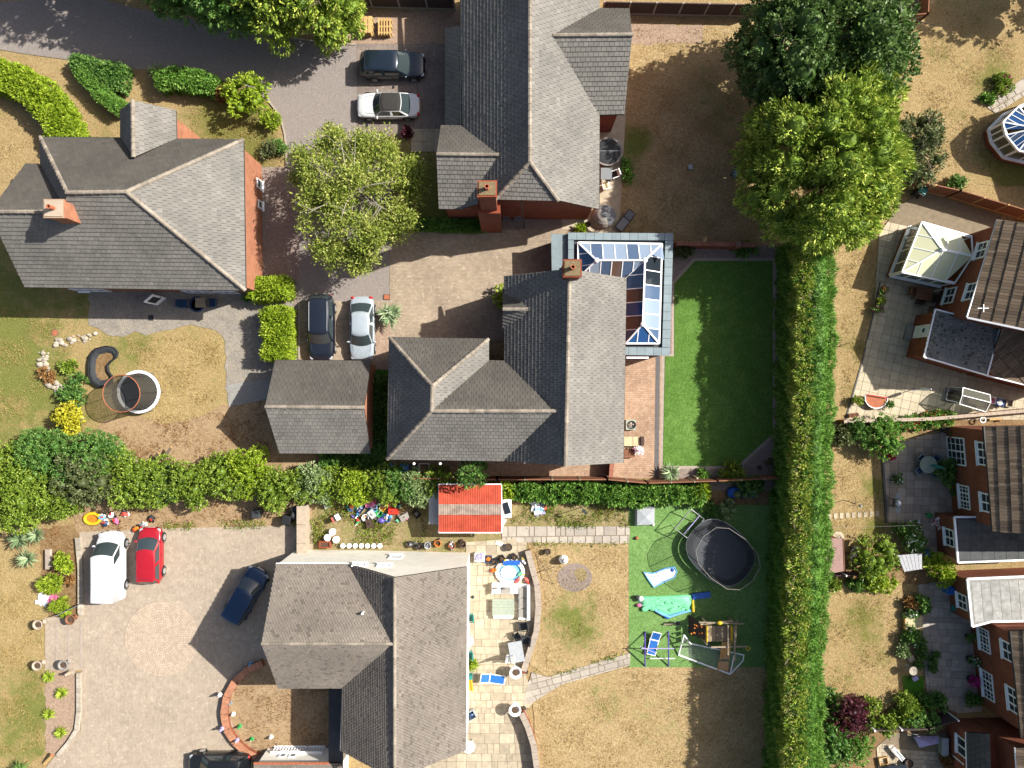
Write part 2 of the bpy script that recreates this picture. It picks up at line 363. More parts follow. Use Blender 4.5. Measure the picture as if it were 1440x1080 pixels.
# plain colours
for nm, hx, rg in (('black_plastic','#2a2c2e',.4),('grey_plastic','#8a8f92',.5),('pale_grey','#c9cccd',.5),('blue_plastic','#2f74c8',.4),('dark_blue','#24466e',.4),
    ('red_plastic','#d8402f',.4),('coral','#f07060',.5),('orange_plastic','#ee8a2c',.5),('yellow_plastic','#f0c828',.45),('green_plastic','#38a85a',.45),
    ('teal_plastic','#2f8f88',.45),('pink_plastic','#ee7ba8',.5),('purple_metal','#6858b8',.4),('lilac','#b8b0e0',.7),('sage','#aeb8a6',.6),
    ('rattan_grey','#9a958f',.8),('cushion_grey','#a9a49c',.9),('tarp_grey','#b4b9be',.5),('net_dark','#3c4044',.8),('mat_black','#34383c',.8),('jump_mat','#50545a',.8),
    ('sky_cloth','#7fc4ee',.6),('mint','#7fe0a8',.6),('deep_blue','#2468c8',.5),('tan_cloth','#d8c8a0',.9),('brown_dark','#4e3a30',.8),('magenta','#c02880',.8),
    ('rose_red','#d03040',.8),('shed_roof','#a88880',.95),('corrugated','#b4b6ba',.6),('stain_grey','#a4a4a2',.9),('line_grey','#b0b0ae',.7),('slide_tan','#f4b468',.5),('soil_pot','#5c4838',.95)):
    mat(nm, A(hx, .6), rg, .12, 4)
mat('white_plastic', (.8,.8,.79), .4, .05); mat('metal_grey', (.45,.46,.48), .35, .1, metal=.8); mat('red_sheet', A('#cb5c46', .56), .95, .28, 1.5, spec=.1); mat('pale_sheet', A('#b8a496', .5), .9, .35, 2, spec=.1)
def netm(name, c, a):
    m, t, b = nodes(name); b.inputs['Base Color'].default_value = (*c, 1); b.inputs['Roughness'].default_value = .9
    tr = N(t, 'ShaderNodeBsdfTransparent'); mx = N(t, 'ShaderNodeMixShader', i_0=a); t.links.new(tr.outputs[0], mx.inputs[1]); t.links.new(b.outputs[0], mx.inputs[2]); t.links.new(mx.outputs[0], t.nodes['Material Output'].inputs[0])
netm('net', (.03,.035,.035), .32); netm('net_brown', (.045,.04,.03), .62); netm('net_white', (.7,.7,.72), .10)
# foliage
foliage('leaf_dark', A('#34501e',.58), A('#587638',.58), A('#94ac68',.6), .2)
foliage('leaf_golden', A('#3c5a1c',.6), A('#8aa438',.66), A('#d6da68',.7), .16, .6)
foliage('leaf_birch', A('#567028',.62), A('#98a844',.64), A('#d2cc80',.66), .35)
foliage('leaf_laurel', A('#42581a',.6), A('#7e9a34',.62), A('#bacc5c',.64), .28, .4)
foliage('leaf_mid', A('#345a24',.6), A('#638e40',.62), A('#9cba66',.62), .3)
foliage('leaf_hedge', A('#3e6422',.6), A('#6e9c3c',.62), A('#a4c664',.64), .28, .6)
foliage('leaf_tophedge', A('#6c8424',.62), A('#a4bc44',.64), A('#dcc484',.64), .3, .6)
foliage('leaf_lime', A('#566e18',.6), A('#98b42c',.62), A('#ccd858',.64), .3)
foliage('leaf_yellow', A('#84801a',.6), A('#c6c030',.64), A('#e8e460',.66), .3)
foliage('leaf_olive', A('#3c4628',.6), A('#6c7648',.6), A('#9aa274',.6), .25)
foliage('leaf_purple', A('#32161e',.6), A('#5e2c38',.6), A('#8c5058',.6), .25)
foliage('leaf_pale', A('#587038',.6), A('#98b070',.6), A('#ccd8b0',.6), .3)
foliage('leaf_yucca', A('#46603c',.6), A('#7f9a68',.6), A('#bccaa0',.6), .2)
foliage('leaf_straw', A('#8c7a44',.6), A('#bca468',.6), A('#d8c490',.6), .2); foliage('leaf_brown', A('#5c3c24',.6), A('#946c40',.6), A('#c49c60',.6), .2)
foliage('flower_white', (.7,.7,.62), (.8,.8,.76), (.85,.85,.8), .2); foliage('flower_red', A('#a01828',.6), A('#d83048',.6), A('#f08090',.6), .2)
foliage('flower_pink', A('#a01870',.6), A('#d83098',.6), A('#f070c0',.6), .2)
# ---------------------------------------------------------------- ground
def ragged(poly, amp=2.2, step=9):
    rg = random.Random(len(poly)*31+int(poly[0][0])); out = []
    for i in range(len(poly)):
        a, b = poly[i], poly[(i+1)%len(poly)]; d = math.hypot(b[0]-a[0], b[1]-a[1]); n = max(1, int(d/step)); out.append(a)
        for k in range(1, n): f = k/n; j = rg.gauss(0, amp*.5); out.append((a[0]+(b[0]-a[0])*f-(b[1]-a[1])/d*j, a[1]+(b[1]-a[1])*f+(b[0]-a[0])/d*j))
    return out
LAY = [0]
def lz_(layer): LAY[0] += 1; return .01*layer+.00012*LAY[0]
def sheet(name, poly, m, layer, parent=None):
    if m in ('mulch','soil','weeds','gravel_pink','grass_green','patio_old'): poly = ragged(poly, 2.5, 7)
    o = MB().sheet(pts(poly), lz_(layer)).build(name, m, parent)
    if parent is None: o['kind'] = 'structure'
    return o
def lawnsheet(name, poly, m, layer, green=(), cell=.6):
    if 'turf' not in m: poly = ragged(poly)
    w = [(p.x, p.y) for p in pts(poly)]; z = lz_(layer)
    xs = [p[0] for p in w]; ys = [p[1] for p in w]; mb = MB()
    nx = int((max(xs)-min(xs))/cell)+1; ny = int((max(ys)-min(ys))/cell)+1
    for i in range(nx):
        for j in range(ny):
            x0 = min(xs)+i*cell; y0 = min(ys)+j*cell; c = cliprect(w, x0, x0+cell, y0, y0+cell)
            if len(c) >= 3 and abs(area(c)) > 1e-5:
                if area(c) < 0: c = c[::-1]
                mb.add([(x, y, z) for x, y in c], [tuple(range(len(c)))])
    o = mb.build(name, m); o['kind'] = 'structure'
    at = o.data.attributes.new('green', 'FLOAT', 'POINT'); loc = o.location; vals = []
    gs = [(P(x, y), r*S, a) for x, y, r, a in green]
    for v in o.data.vertices:
        x, y = v.co.x+loc.x, v.co.y+loc.y
        vals.append(sum(a*math.exp(-((x-g.x)**2+(y-g.y)**2)/(r*r)) for g, r, a in gs))
    at.data.foreach_set('value', vals); return o
g = MB().sheet([(-160,-160),(160,-160),(160,160),(-160,160)], -.004).build('ground', 'grass_dry'); g['kind'] = 'structure'
# western gardens
lawnsheet('front_lawn', [(-200,70),(35,78),(95,86),(200,100),(345,122),(380,145),(402,200),(402,250),(375,260),(260,250),(-200,260)], 'grass_dry', 1,
          [(330,190,60,.35),(150,200,40,.12),(60,230,60,-.1),(350,180,60,.2),(300,140,50,.2)])
lawnsheet('back_lawn', [(-200,300),(130,300),(130,410),(330,460),(330,580),(230,600),(160,590),(100,640),(-200,720)], 'grass_mixed', 2,
          [(20,500,60,.2),(20,580,80,.22),(10,440,90,.3),(60,560,40,.1),(190,490,60,.12),(240,540,70,-.12),(280,490,60,-.1),(80,480,50,-.1)])
sheet('mulch_bed', [(95,640),(150,590),(200,586),(235,598),(275,588),(322,568),(385,540),(540,540),(545,690),(60,690)], 'mulch', 3)
sheet('driveway', [(-200,5),(0,3),(130,-4),(200,14),(300,32),(380,50),(455,60),(502,62),(502,188),(548,190),(548,424),(421,424),(421,235),(403,235),(402,200),(395,165),(378,142),(345,121),(300,112),(215,97),(195,98),(95,84),(35,76),(0,70),(-200,76)], 'tarmac', 4)
sheet('side_path', [(360,235),(421,235),(421,540),(375,540),(375,424),(360,424)], 'gravel_grey', 3)
sheet('parking_paving', [(502,62),(628,62),(628,190),(502,190)], 'paver_brown', 5)
sheet('gravel_yard', [(480,18),(645,14),(645,62),(500,63),(470,52)], 'gravel_pink', 3)
lawnsheet('shaded_lawn', [(556,190),(650,190),(690,325),(548,328),(548,200)], 'grass_mixed', 3, [(600,310,60,.4),(600,250,60,.1)])
sheet('paved_drive', [(548,326),(810,322),(810,480),(548,480)], 'paver_tan', 6)
sheet('side_gravel', [(690,308),(830,308),(830,327),(690,327)], 'gravel_grey', 4)
sheet('parking_bay', [(421,424),(548,424),(548,540),(418,540)], 'paver_tan', 5)
sheet('pebble_bed', [(527,452),(548,448),(551,510),(545,560),(527,540)], 'gravel_pink', 6)
sheet('side_border', [(525,520),(550,520),(548,668),(520,668)], 'grass_green', 6)
# patio of the western house: old weathered concrete
sheet('old_patio', [(125,398),(376,398),(412,424),(418,540),(375,540),(372,560),(319,560),(317,482),(306,466),(284,460),(262,458),(240,464),(225,466),(205,472),(190,466),(172,474),(150,470),(140,462),(126,458)], 'patio_old', 5)
sheet('concrete_slab', [(320,541),(384,533),(384,560),(322,572)], 'concrete_pale', 6)
# central plot
sheet('rear_paving', [(540,640),(545,640),(870,640),(870,330),(945,330),(947,372),(933,400),(933,500),(931,672),(540,676)], 'paver_pink', 5)
sheet('dark_paver_band', [(922,500),(928,500),(926,672),(920,672)], 'kerb_dark', 6)
sheet('garden_border', [(945,346),(1096,346),(1096,690),(929,690),(930,500),(945,400)], 'gravel_grey', 4)
sheet('turf_edging', [(944,398),(975,363),(1090,363),(1090,612),(1039,659),(928,659),(930,498),(944,498)], 'kerb', 5)
lawnsheet('artificial_lawn', [(948,399),(977,367),(1086,367),(1086,610),(1036,655),(932,655),(935,501),(948,501)], 'turf', 7, [(975,600,60,.05)])
# northern garden
lawnsheet('dry_garden', [(842,22),(1110,22),(1110,345),(870,345),(842,330)], 'grass_tan', 3, [(893,208,22,.55),(905,190,16,.35),(880,235,10,.4),(975,100,30,.1),(920,70,40,-.1),(1030,150,60,.12)])
sheet('gravel_margin', [(860,35),(990,35),(985,62),(900,62),(860,60)], 'gravel_pink', 4)
sheet('tan_patio', [(820,155),(880,155),(878,190),(874,260),(870,330),(790,330),(790,300)], 'slab_sand', 5)
# south plot front
lawnsheet('side_lawn', [(-200,740),(40,780),(66,830),(66,942),(64,1060),(20,1090),(-200,1150)], 'grass_mixed', 2, [(50,1000,30,.3),(30,1040,40,.2),(40,960,30,.15),(20,860,60,-.2),(10,800,50,-.2)])
sheet('planting_bed', [(55,745),(120,735),(118,868),(68,872),(60,800)], 'soil', 3)
sheet('rubble_bed', [(100,705),(440,690),(440,745),(230,745),(110,750)], 'mulch', 3)
sheet('gravel_bed', [(64,940),(106,940),(112,960),(112,1030),(98,1045),(80,1062),(64,1055)], 'gravel_pink', 3)
sheet('front_drive', [(112,748),(230,743),(440,738),(440,800),(480,800),(480,1140),(20,1140),(75,1066),(100,1044),(114,1026),(116,945),(118,868)], 'paver_drive', 5)
sheet('step_paving', [(64,868),(118,866),(118,942),(64,942)], 'paver_drive', 6)
sheet('front_bed', [(322,990),(322,1000),(330,1030),(345,1052),(362,1062),(480,1062),(480,940),(400,925),(368,928),(340,945),(326,968)], 'mulch', 6)
# south plot back
sheet('rough_ground', [(437,690),(900,690),(900,800),(437,800)], 'weeds', 2)
lawnsheet('upper_lawn', [(742,762),(888,762),(888,925),(770,952),(745,935),(760,850)], 'grass_tan', 4, [(795,870,26,.32),(825,885,30,.42),(830,840,20,.25),(790,830,20,.2),(760,940,20,-.1),(870,850,25,-.05)])
lawnsheet('lower_lawn', [(748,985),(790,960),(888,936),(1110,936),(1110,1150),(760,1150)], 'grass_tan', 4, [(868,970,30,.18),(960,1010,30,.12),(850,1000,20,.1),(940,1030,40,.06)])
lawnsheet('play_lawn', [(884,710),(1088,710),(1088,938),(884,938)], 'play_turf', 5)
sheet('rear_border', [(540,676),(1100,684),(1100,712),(690,710),(540,700)], 'soil', 3)
# eastern gardens
sheet('hedge_bed', [(1085,300),(1140,300),(1140,1150),(1070,1150)], 'soil', 2)
lawnsheet('northeast_lawn', [(1200,-60),(1700,-60),(1700,262),(1400,262),(1270,250),(1200,240)], 'grass_dry', 2, [(1340,60,50,.15),(1400,110,40,.2),(1390,110,30,.2),(1420,230,50,.5)])
lawnsheet('strip_lawn', [(1130,330),(1240,330),(1237,395),(1228,440),(1214,505),(1188,592),(1130,592)], 'grass_dry', 3, [(1205,490,12,.4),(1195,550,10,.3),(1215,450,8,.3)])
lawnsheet('middle_lawn', [(1130,605),(1270,605),(1240,640),(1246,775),(1130,775)], 'grass_dry', 3, [(1230,685,16,.5),(1222,750,18,.4),(1235,740,12,.4),(1180,640,15,-.2)])
lawnsheet('lower_east_lawn', [(1120,820),(1268,820),(1276,980),(1240,1000),(1120,1000)], 'grass_dry', 3, [(1215,880,30,.2),(1240,930,18,.25),(1190,960,25,.15),(1210,860,20,.15)])
sheet('east_bed', [(1130,775),(1330,775),(1330,822),(1130,826)], 'soil', 2)
sheet('southeast_bed', [(1130,975),(1345,965),(1345,1050),(1130,1150)], 'soil', 2)
lawnsheet('shaded_strip', [(1268,950),(1300,950),(1302,1000),(1270,990)], 'grass_green', 4, [(1285,970,20,.3)])
sheet('rose_bed', [(1180,590),(1440,572),(1440,600),(1330,606),(1180,612)], 'soil', 3)
# ---- slab paving, each slab its own piece
def slabs(name, poly, m, layer, w, h, ang=0, gap=.012, mixed=False, limit=300, jm='slab_joint', jit=0):
    base = sheet(name, poly, jm, layer); org = base.location
    c0, s0 = math.cos(ang), math.sin(ang)
    loc = [(p.x*c0+p.y*s0, -p.x*s0+p.y*c0) for p in pts(poly)]
    xs = [p[0] for p in loc]; ys = [p[1] for p in loc]; n = 0; y = min(ys); row = 0; z0 = base.location.z
    while y < max(ys):
        hh = h*(random.choice((.7, 1, 1.35)) if mixed else 1); x = min(xs)-(random.random()*w if mixed else (row%2)*w*.5*jit)
        while x < max(xs):
            ww = w*(random.choice((.6, 1, 1, 1.5)) if mixed else 1)
            c = cliprect(loc, x+gap, x+ww-gap, y+gap, y+hh-gap)
            if len(c) >= 3 and abs(area(c)) > .02 and n < limit:
                t = random.uniform(-.003, .003)
                q = [(a*c0-b*s0, a*s0+b*c0) for a, b in c]
                MB().prism(q, z0-.02, z0+.022+t).build('slab', m, base); n += 1
            x += ww
        y += hh; row += 1
    return base
slabs('path_slabs', [(578,182),(626,182),(626,214),(578,214)], 'slab_sand', 6, .85, .75)
slabs('cream_patio', [(1236,330),(1262,290),(1300,268),(1408,305),(1362,440),(1305,430),(1296,500),(1442,545),(1442,590),(1188,592),(1213,505),(1228,440)], 'slab_cream', 5, .62, .62, R(-13), limit=300)
slabs('checked_patio', [(1240,650),(1262,622),(1300,612),(1345,604),(1345,742),(1320,742),(1318,780),(1300,776),(1296,736),(1246,734)], 'slab_mixed', 5, .6, .6, R(-2))
slabs('flag_patio', [(1290,822),(1355,812),(1380,1000),(1345,1002),(1305,985),(1300,950),(1296,880)], 'slab_grey', 5, .6, .5, R(-3), mixed=True)
slabs('buff_patio', [(1232,1050),(1256,1030),(1345,1030),(1365,1150),(1240,1150)], 'slab_sand', 5, .42, .32, R(-4), jit=1, limit=250)
slabs('sandstone_patio', [(648,776),(742,776),(752,800),(758,850),(755,900),(738,945),(752,985),(740,1000),(750,1030),(756,1095),(590,1095),(600,1066),(648,1046)], 'slab_sand', 4, .72, .55, 0, mixed=True, limit=300)
slabs('flagstone_path', [(706,740),(886,740),(884,764),(706,762)], 'slab_grey', 5, .62, .6, R(0.8), .03, True)
slabs('garden_path', [(742,962),(748,945),(770,952),(886,917),(886,935),(790,962),(748,988),(735,990)], 'slab_grey', 5, .7, .45, R(15), .02, True)
slabs('shed_paving', [(655,762),(740,756),(742,778),(655,780)], 'slab_sand', 5, .75, .7, 0)
# garden flagstones round the blue-roofed conservatory
slabs('stone_walk', [(1388,152),(1396,140),(1450,102),(1450,128),(1400,160)], 'slab_grey', 5, .7, .6, R(30), .03, True)
# decorative ring of setts in the front drive
base = sheet('sett_circle', [(228+52*math.cos(a*math.pi/24), 898+52*math.sin(a*math.pi/24)) for a in range(48)], 'slab_joint', 6); cc = P(228, 898); mb = MB()
mb.lathe((cc.x,cc.y,.05), [(.11,0),(.11,.032),(.001,.033)], 10)
for k in range(14):
    r0 = .12+k*.185; n = max(8, int(2*math.pi*(r0+.09)/.16))
    for i in range(n):
        a0 = 2*math.pi*(i+.06)/n; a1 = 2*math.pi*(i+.94)/n; q = [(cc.x+r*math.cos(a), cc.y+r*math.sin(a)) for r, a in ((r0, a0), (r0+.17, a0), (r0+.17, a1), (r0, a1))]
        mb.prism(q, .05, .082, random.random())
mb.build('setts', 'sett', base, kind='stuff')
for x in (81, 98, 115): sheet('step_edge', [(x-1.5,872),(x+1.5,872),(x+1.5,936),(x-1.5,936)], 'kerb', 8, base)
# nine stepping stones
st = lawn_path = sheet('stepping_stone_path', [(1165,722),(1237,720),(1237,726),(1165,728)], 'grass_dry', 4)
for i in range(9):
    c = P(1166+i*8.4, 726-i*.5); MB().obox((c.x, c.y, .06), .13, .2, .02, random.uniform(-.1,.1)).build('stepping_stone', 'slab_sand', st)
# kerb along the drive, timber edging
def kerb(name, path, m, w=.12, h=.1, label=None):
    mb = MB(); q = pts(path)
    for a, b in zip(q, q[1:]): mb.beam((a.x, a.y, h/2), (b.x, b.y, h/2), w, h)
    o = mb.build(name, m); o['kind'] = 'structure'; return o
kerb('drive_kerb', [(378,142),(388,155),(396,170),(401,190),(403,215),(403,236)], 'kerb')
kerb('drive_kerb', [(380,50),(455,60),(500,63)], 'kerb')
kerb('bay_edging', [(421,424),(421,505)], 'kerb'); kerb('bay_edging', [(421,424),(548,424)], 'kerb', .1, .05)
kerb('border_kerb', [(1090,366),(1090,612)], 'kerb', .2, .12)
kerb('patio_edge', [(1237,395),(1228,440),(1213,505),(1188,592)], 'kerb_dark', .1, .08)
kerb('patio_edge', [(1240,640),(1246,735)], 'kerb_dark', .14, .15)
# ---------------------------------------------------------------- houses
def slope(mb, deck, poly, w=.33, g=.3, tilt=.045, dark=0):
    v = [P(*p) for p in poly]; n = Vector((0,0,0))
    for i in range(len(v)):
        a, b = v[i], v[(i+1)%len(v)]; n += Vector(((a.y-b.y)*(a.z+b.z), (a.z-b.z)*(a.x+b.x), (a.x-b.x)*(a.y+b.y)))
    if n.z < 0: n = -n; v = v[::-1]
    n.normalize(); u = Vector((0,0,1)).cross(n).normalized(); up = n.cross(u); c = sum(v, Vector((0,0,0)))/len(v)
    if deck is not None:
        v2 = [Vector((p.x, p.y, c.z-(n.x*(p.x-c.x)+n.y*(p.y-c.y))/n.z)) for p in v]
        k = len(v); deck.add([p-n*.015 for p in v2]+[p-Vector((0,0,.16)) for p in v2], [tuple(range(k)), tuple(range(2*k-1,k-1,-1))]+[(i, k+i, k+(i+1)%k, (i+1)%k) for i in range(k)])
    q = [((p-c).dot(u), (p-c).dot(up)) for p in v]; xs = [p[0] for p in q]; ys = [p[1] for p in q]
    row = 0; y = min(ys); sig = .3 if w < .32 and g > .5 else .085
    while y < max(ys):
        x = min(xs)-(row%2)*w/2
        while x < max(xs):
            x0, x1, y0, y1 = x+.010, x+w-.010, y, y+g
            cor = [(x0,y0),(x1,y0),(x1,y1),(x0,y1)]
            ins = [inside(q, *p) for p in cor]
            if any(ins) or not all(ins):
                cc = cor if all(ins) else cliprect(q, x0, x1, y0, y1)
                if len(cc) >= 3 and abs(area(cc)) > .004:
                    if area(cc) < 0: cc = cc[::-1]
                    j = random.uniform(-.004, .005); top = []; bot = []
                    for a, b in cc:
                        h = .012+tilt*(1-(b-y0)/g)+j; p = c+u*a+up*b; top.append(p+n*h); bot.append(p)
                    k = len(cc); t = random.gauss(.5, sig)+(.22*random.random() if max(ys)-y0 < .75 else 0); t = random.uniform(.0, .22) if random.random() < dark else max(.1, min(.95, t))
                    fs = [tuple(range(k))]
                    for i in range(k):
                        i2 = (i+1)%k
                        if cc[i][1] < y0+1e-4 and cc[i2][1] < y0+1e-4 or abs(cc[i][0]-cc[i2][0]) < 1e-4: fs.append((k+i, k+i2, i2, i))
                    mb.add(top+bot, fs, t)
            x += w
        y += g; row += 1
def cap(mb, a, b, r=.13, seg=.45):
    a, b = P(*a), P(*b); d = b-a; n = max(1, int(d.length/seg))
    for i in range(n):
        p, q = a+d*(i/n), a+d*((i+1.06)/n); e = Vector((0,0,.03)); mb.tube([p+e, q+e*1.5], [r*.95, r*1.08], 8, random.random())
def house(name, label, slopes, ridges, wall=None, wallm='brick_orange', gables=(), eaves=(), eave_z=4.6, gut='gutter_black', inset=.32, tile='tile_grey', tw=.33, tg=.3, capm='ridge_tile', cat='house', base_z=0, dark=0, capr=.13, roofs_name='roof'):
    if wall is None: c = P(*slopes[0][0])
    else:
        q = pts(wall, eave_z); c = sum(q, Vector((0,0,0)))/len(q)
    t = T(name, label, cat, (c.x, c.y, 0)); d = MB()
    tm = {}
    roof = None
    for s in slopes:
        tl = tile
        if isinstance(s, tuple) and isinstance(s[0], str): tl, s = s
        tm.setdefault(tl, MB()); slope(tm[tl], d, s, tw, tg, dark=dark)
    roof = d.build(roofs_name, 'roof_deck', t)
    for tl, mb in tm.items(): mb.build('roof_tiles', tl, roof, kind='stuff')
    for a, b in ridges:
        mb = MB(); cap(mb, a, b, capr); mb.build('ridge_tiles', capm, roof)
    if wall:
        w = offset([(p.x, p.y) for p in pts(wall, eave_z)], inset); mb = MB().prism(w, base_z, eave_z-.14)
        cen = Vector((c.x, c.y, 0))
        for gb in gables:
            v = [P(*p) for p in gb]; a, b = v[0], v[-1]; e = (b-a); e.z = 0; nn = Vector((-e.y, e.x, 0)).normalized()
            if nn.dot(cen-a) < 0: nn = -nn
            e.normalize(); vv = [p+nn*inset-Vector((0,0,.14)) for p in v]; vv[0] += e*inset; vv[-1] -= e*inset
            k = len(vv); mb.add(vv+[p+nn*.2 for p in vv], [tuple(range(k)), tuple(range(2*k-1,k-1,-1))]+[(i, k+i, k+(i+1)%k, (i+1)%k) for i in range(k)])
        mb.build('wall', wallm, t)
    for a, b in eaves:
        p, q = P(*a), P(*b); MB().tube([p-Vector((0,0,.06)), q-Vector((0,0,.06))], .065, 6).build('gutter', gut, roof)
    return t
def wallpt(px, py, a, b):                 # where the ray through a pixel meets the vertical plane over a-b: (distance along, height)
    d = Vector((b.x-a.x, b.y-a.y)); ln = d.length; d /= ln; n = Vector((-d.y, d.x))
    r = P(px, py); den = n.dot(Vector((r.x, r.y))); k = n.dot(Vector((a.x, a.y)))/den
    p = Vector((r.x*k, r.y*k)); z = H*(1-k); return (p-Vector((a.x, a.y))).dot(d), z
def window(parent, a, b, s, z, w, h, cols=2, rows=2, name='window', fm='upvc', pm='pane_dark', sill=True, flip=False, d0=.0):
    d = Vector((b.x-a.x, b.y-a.y, 0)).normalized(); n = Vector((d.y, -d.x, 0))
    if flip: n = -n
    c = Vector((a.x, a.y, 0))+d*s+Vector((0,0,z))+n*d0
    def bx(mb, s0, s1, z0, z1, n0, n1):
        v = [c+d*x+Vector((0,0,q))+n*y for q in (z0, z1) for x, y in ((s0,n0),(s1,n0),(s1,n1),(s0,n1))]
        mb.add(v, [(3,2,1,0),(4,5,6,7),(0,1,5,4),(1,2,6,5),(2,3,7,6),(3,0,4,7)])
    f = MB(); th = .09
    for q in (-w/2, w/2-th): bx(f, q, q+th, -h/2, h/2, -.02, .07)
    for q in (-h/2, h/2-th): bx(f, -w/2+th, w/2-th, q, q+th, -.02, .068)
    for i in range(1, cols): x = -w/2+w*i/cols; bx(f, x-.05, x+.05, -h/2+th, h/2-th, -.02, .066)
    fr = f.build(name, fm, parent)
    for i in range(cols):
        g = MB(); x0 = -w/2+w*i/cols; bx(g, x0+.05, x0+w/cols-.05, -h/2+th, h/2-th, -.01, .02); g.build('pane', pm, fr)
    if rows > 1 or True:
        g = MB()
        for i in range(cols):
            x0 = -w/2+w*i/cols
            for j in range(1, rows): zz = -h/2+h*j/rows; bx(g, x0+.06, x0+w/cols-.06, zz-.02, zz+.02, .0, .045)
            xm = x0+w/cols/2
            if rows > 2: bx(g, xm-.018, xm+.018, -h/2+th, h/2-th, .0, .044)
        if g.v: g.build('glazing_bars', fm, fr)
    if sill: g = MB(); bx(g, -w/2-.06, w/2+.06, -h/2-.09, -h/2-.002, -.02, .16); g.build('sill', fm, fr)
    return fr
def wallwin(parent, e0, e1, ez, px, py, w, h, inset=.32, **k):
    """window centred where pixel (px,py) falls on the wall under the eave e0-e1"""
    a, b = P(*e0, ez), P(*e1, ez); d = Vector((b.x-a.x, b.y-a.y)).normalized(); n = Vector((d.y, -d.x))
    cen = ORG[parent.name]; 
    if n.dot(Vector((cen.x-a.x, cen.y-a.y))) > 0: n = -n
    off = -n*inset; a = Vector((a.x+off.x, a.y+off.y, 0)); b = Vector((b.x+off.x, b.y+off.y, 0))
    s, z = wallpt(px, py, a, b); flip = n.dot(Vector((d.y, -d.x))) < 0
    return window(parent, a, b, s, max(z, h/2+.05), w, h, flip=flip, **k)
def chimney(parent, x, y, ztop, hx, hy, zb, pots=1, m='brick_orange', base=None):
    fl = 'flaunch_moss' if m == 'brick_red' else 'stone_cap'
    c = P(x, y, ztop); mb = MB().box(c.x-hx, c.x+hx, c.y-hy, c.y+hy, zb, ztop-.18)
    if base: bx, by, z1 = base; mb.box(c.x-bx, c.x+bx, c.y-by, c.y+by, 0, z1)
    ch = mb.build('chimney', m, parent)
    MB().box(c.x-hx-.07, c.x+hx+.07, c.y-hy-.07, c.y+hy+.07, ztop-.18, ztop-.04).build('chimney_cap', m, ch)
    MB().box(c.x-hx+.02, c.x+hx-.02, c.y-hy+.02, c.y+hy-.02, ztop-.04, ztop+.02).build('flaunching', fl, ch)
    for i in range(pots):
        MB().lathe((c.x+(i-(pots-1)/2)*.4, c.y, ztop), [(.15,0),(.13,.1),(.12,.4),(.15,.42),(.15,.5),(.1,.5),(.1,.2)], 12).build('chimney_pot', 'terracotta', ch)
    MB().box(c.x-hx-.12, c.x+hx+.12, c.y-hy-.12, c.y+hy+.12, zb+.3, zb+.42).build('flashing', 'lead', ch) if not base else None
    return ch
e = 4.6
# --- western house
r = 9.0
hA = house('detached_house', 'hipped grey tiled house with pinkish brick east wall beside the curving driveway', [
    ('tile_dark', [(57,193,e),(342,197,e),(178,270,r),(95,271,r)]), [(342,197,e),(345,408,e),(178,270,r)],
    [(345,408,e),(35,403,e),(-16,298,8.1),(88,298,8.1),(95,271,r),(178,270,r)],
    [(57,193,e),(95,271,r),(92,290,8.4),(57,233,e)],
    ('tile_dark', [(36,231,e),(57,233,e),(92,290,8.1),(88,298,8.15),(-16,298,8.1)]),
    [(170,155,e),(187,141,6.6),(188,221,6.6),(170,193,e)], [(187,141,6.6),(247,155,e),(248,195,e),(188,221,6.6)]],
    [((95,271,r),(178,270,r)),((178,270,r),(342,197,e)),((178,270,r),(345,408,e)),((57,193,e),(95,271,r)),((-16,298,8.1),(80,298,8.15)),((187,141,6.6),(188,221,6.6))],
    [(57,193),(342,197),(345,408),(35,403),(36,231),(57,233)], 'brick_orange', [[(36,231,e),(-16,298,8.1),(35,403,e)]],
    [((345,408,e),(35,403,e)),((342,197,e),(345,408,e)),((57,193,e),(170,194,e)),((248,196,e),(342,197,e))])
w = offset([(p.x,p.y) for p in pts([(170,155),(247,155),(248,215),(170,215)], e)], .3); mb = MB().prism(w, 0, e-.12)
v = [P(170,155,e),P(187,141,6.6),P(247,155,e)]; v = [p-Vector((0,.3,.15)) for p in v]; mb.add(v+[p-Vector((0,.2,0)) for p in v], [(0,1,2),(5,4,3),(0,3,4,1),(1,4,5,2)]); mb.build('porch_wing_wall', 'brick_orange', hA)
chimney(hA, 75, 293, 9.6, .55, .5, 6.5, 1)
for x, wd in ((148,2.4),(285,2.0),(322,1.6)): wallwin(hA, (345,408), (35,403), e, x+8, 414, wd, 1.3, cols=3, rows=1)
wallwin(hA, (342,197), (345,408), e, 369, 263, .7, 1.1, cols=1, rows=1); wallwin(hA, (342,197), (345,408), e, 371, 292, .6, .9, cols=1, rows=1)
# open patio door leaf
t = MB(); a = P(232,418,2.1); t.obox((P(228,424).x, P(228,424).y, 1.05), .42, .04, 1.02, R(40)); dr = t.build('door', 'upvc', hA); MB().obox((P(228,424).x, P(228,424).y, 1.25), .28, .05, .6, R(40)).build('pane', 'pane_dark', dr)
MB().obox((P(228,424).x+.32, P(228,424).y+.2, 1.0), .05, .07, .03, R(40)).build('handle', 'metal_grey', dr)
# --- garage
e2, r2 = 2.6, 4.65
hB = house('garage', 'small detached garage with gabled grey tile roof behind two parked cars', [('tile_dark', [(387,507,e2),(522,508,e2),(512,573,r2),(373,572,r2)]), [(373,572,r2),(512,573,r2),(521,637,e2),(393,637,e2)]],
    [((373,572,r2),(512,573,r2))], [(387,507),(522,508),(521,637),(393,637)], 'brick_orange', [[(387,507,e2),(373,572,r2),(393,637,e2)],[(522,508,e2),(512,573,r2),(521,637,e2)]],
    [((387,507,e2),(522,508,e2)),((393,637,e2),(521,637,e2))], e2, inset=.18, cat='garage')
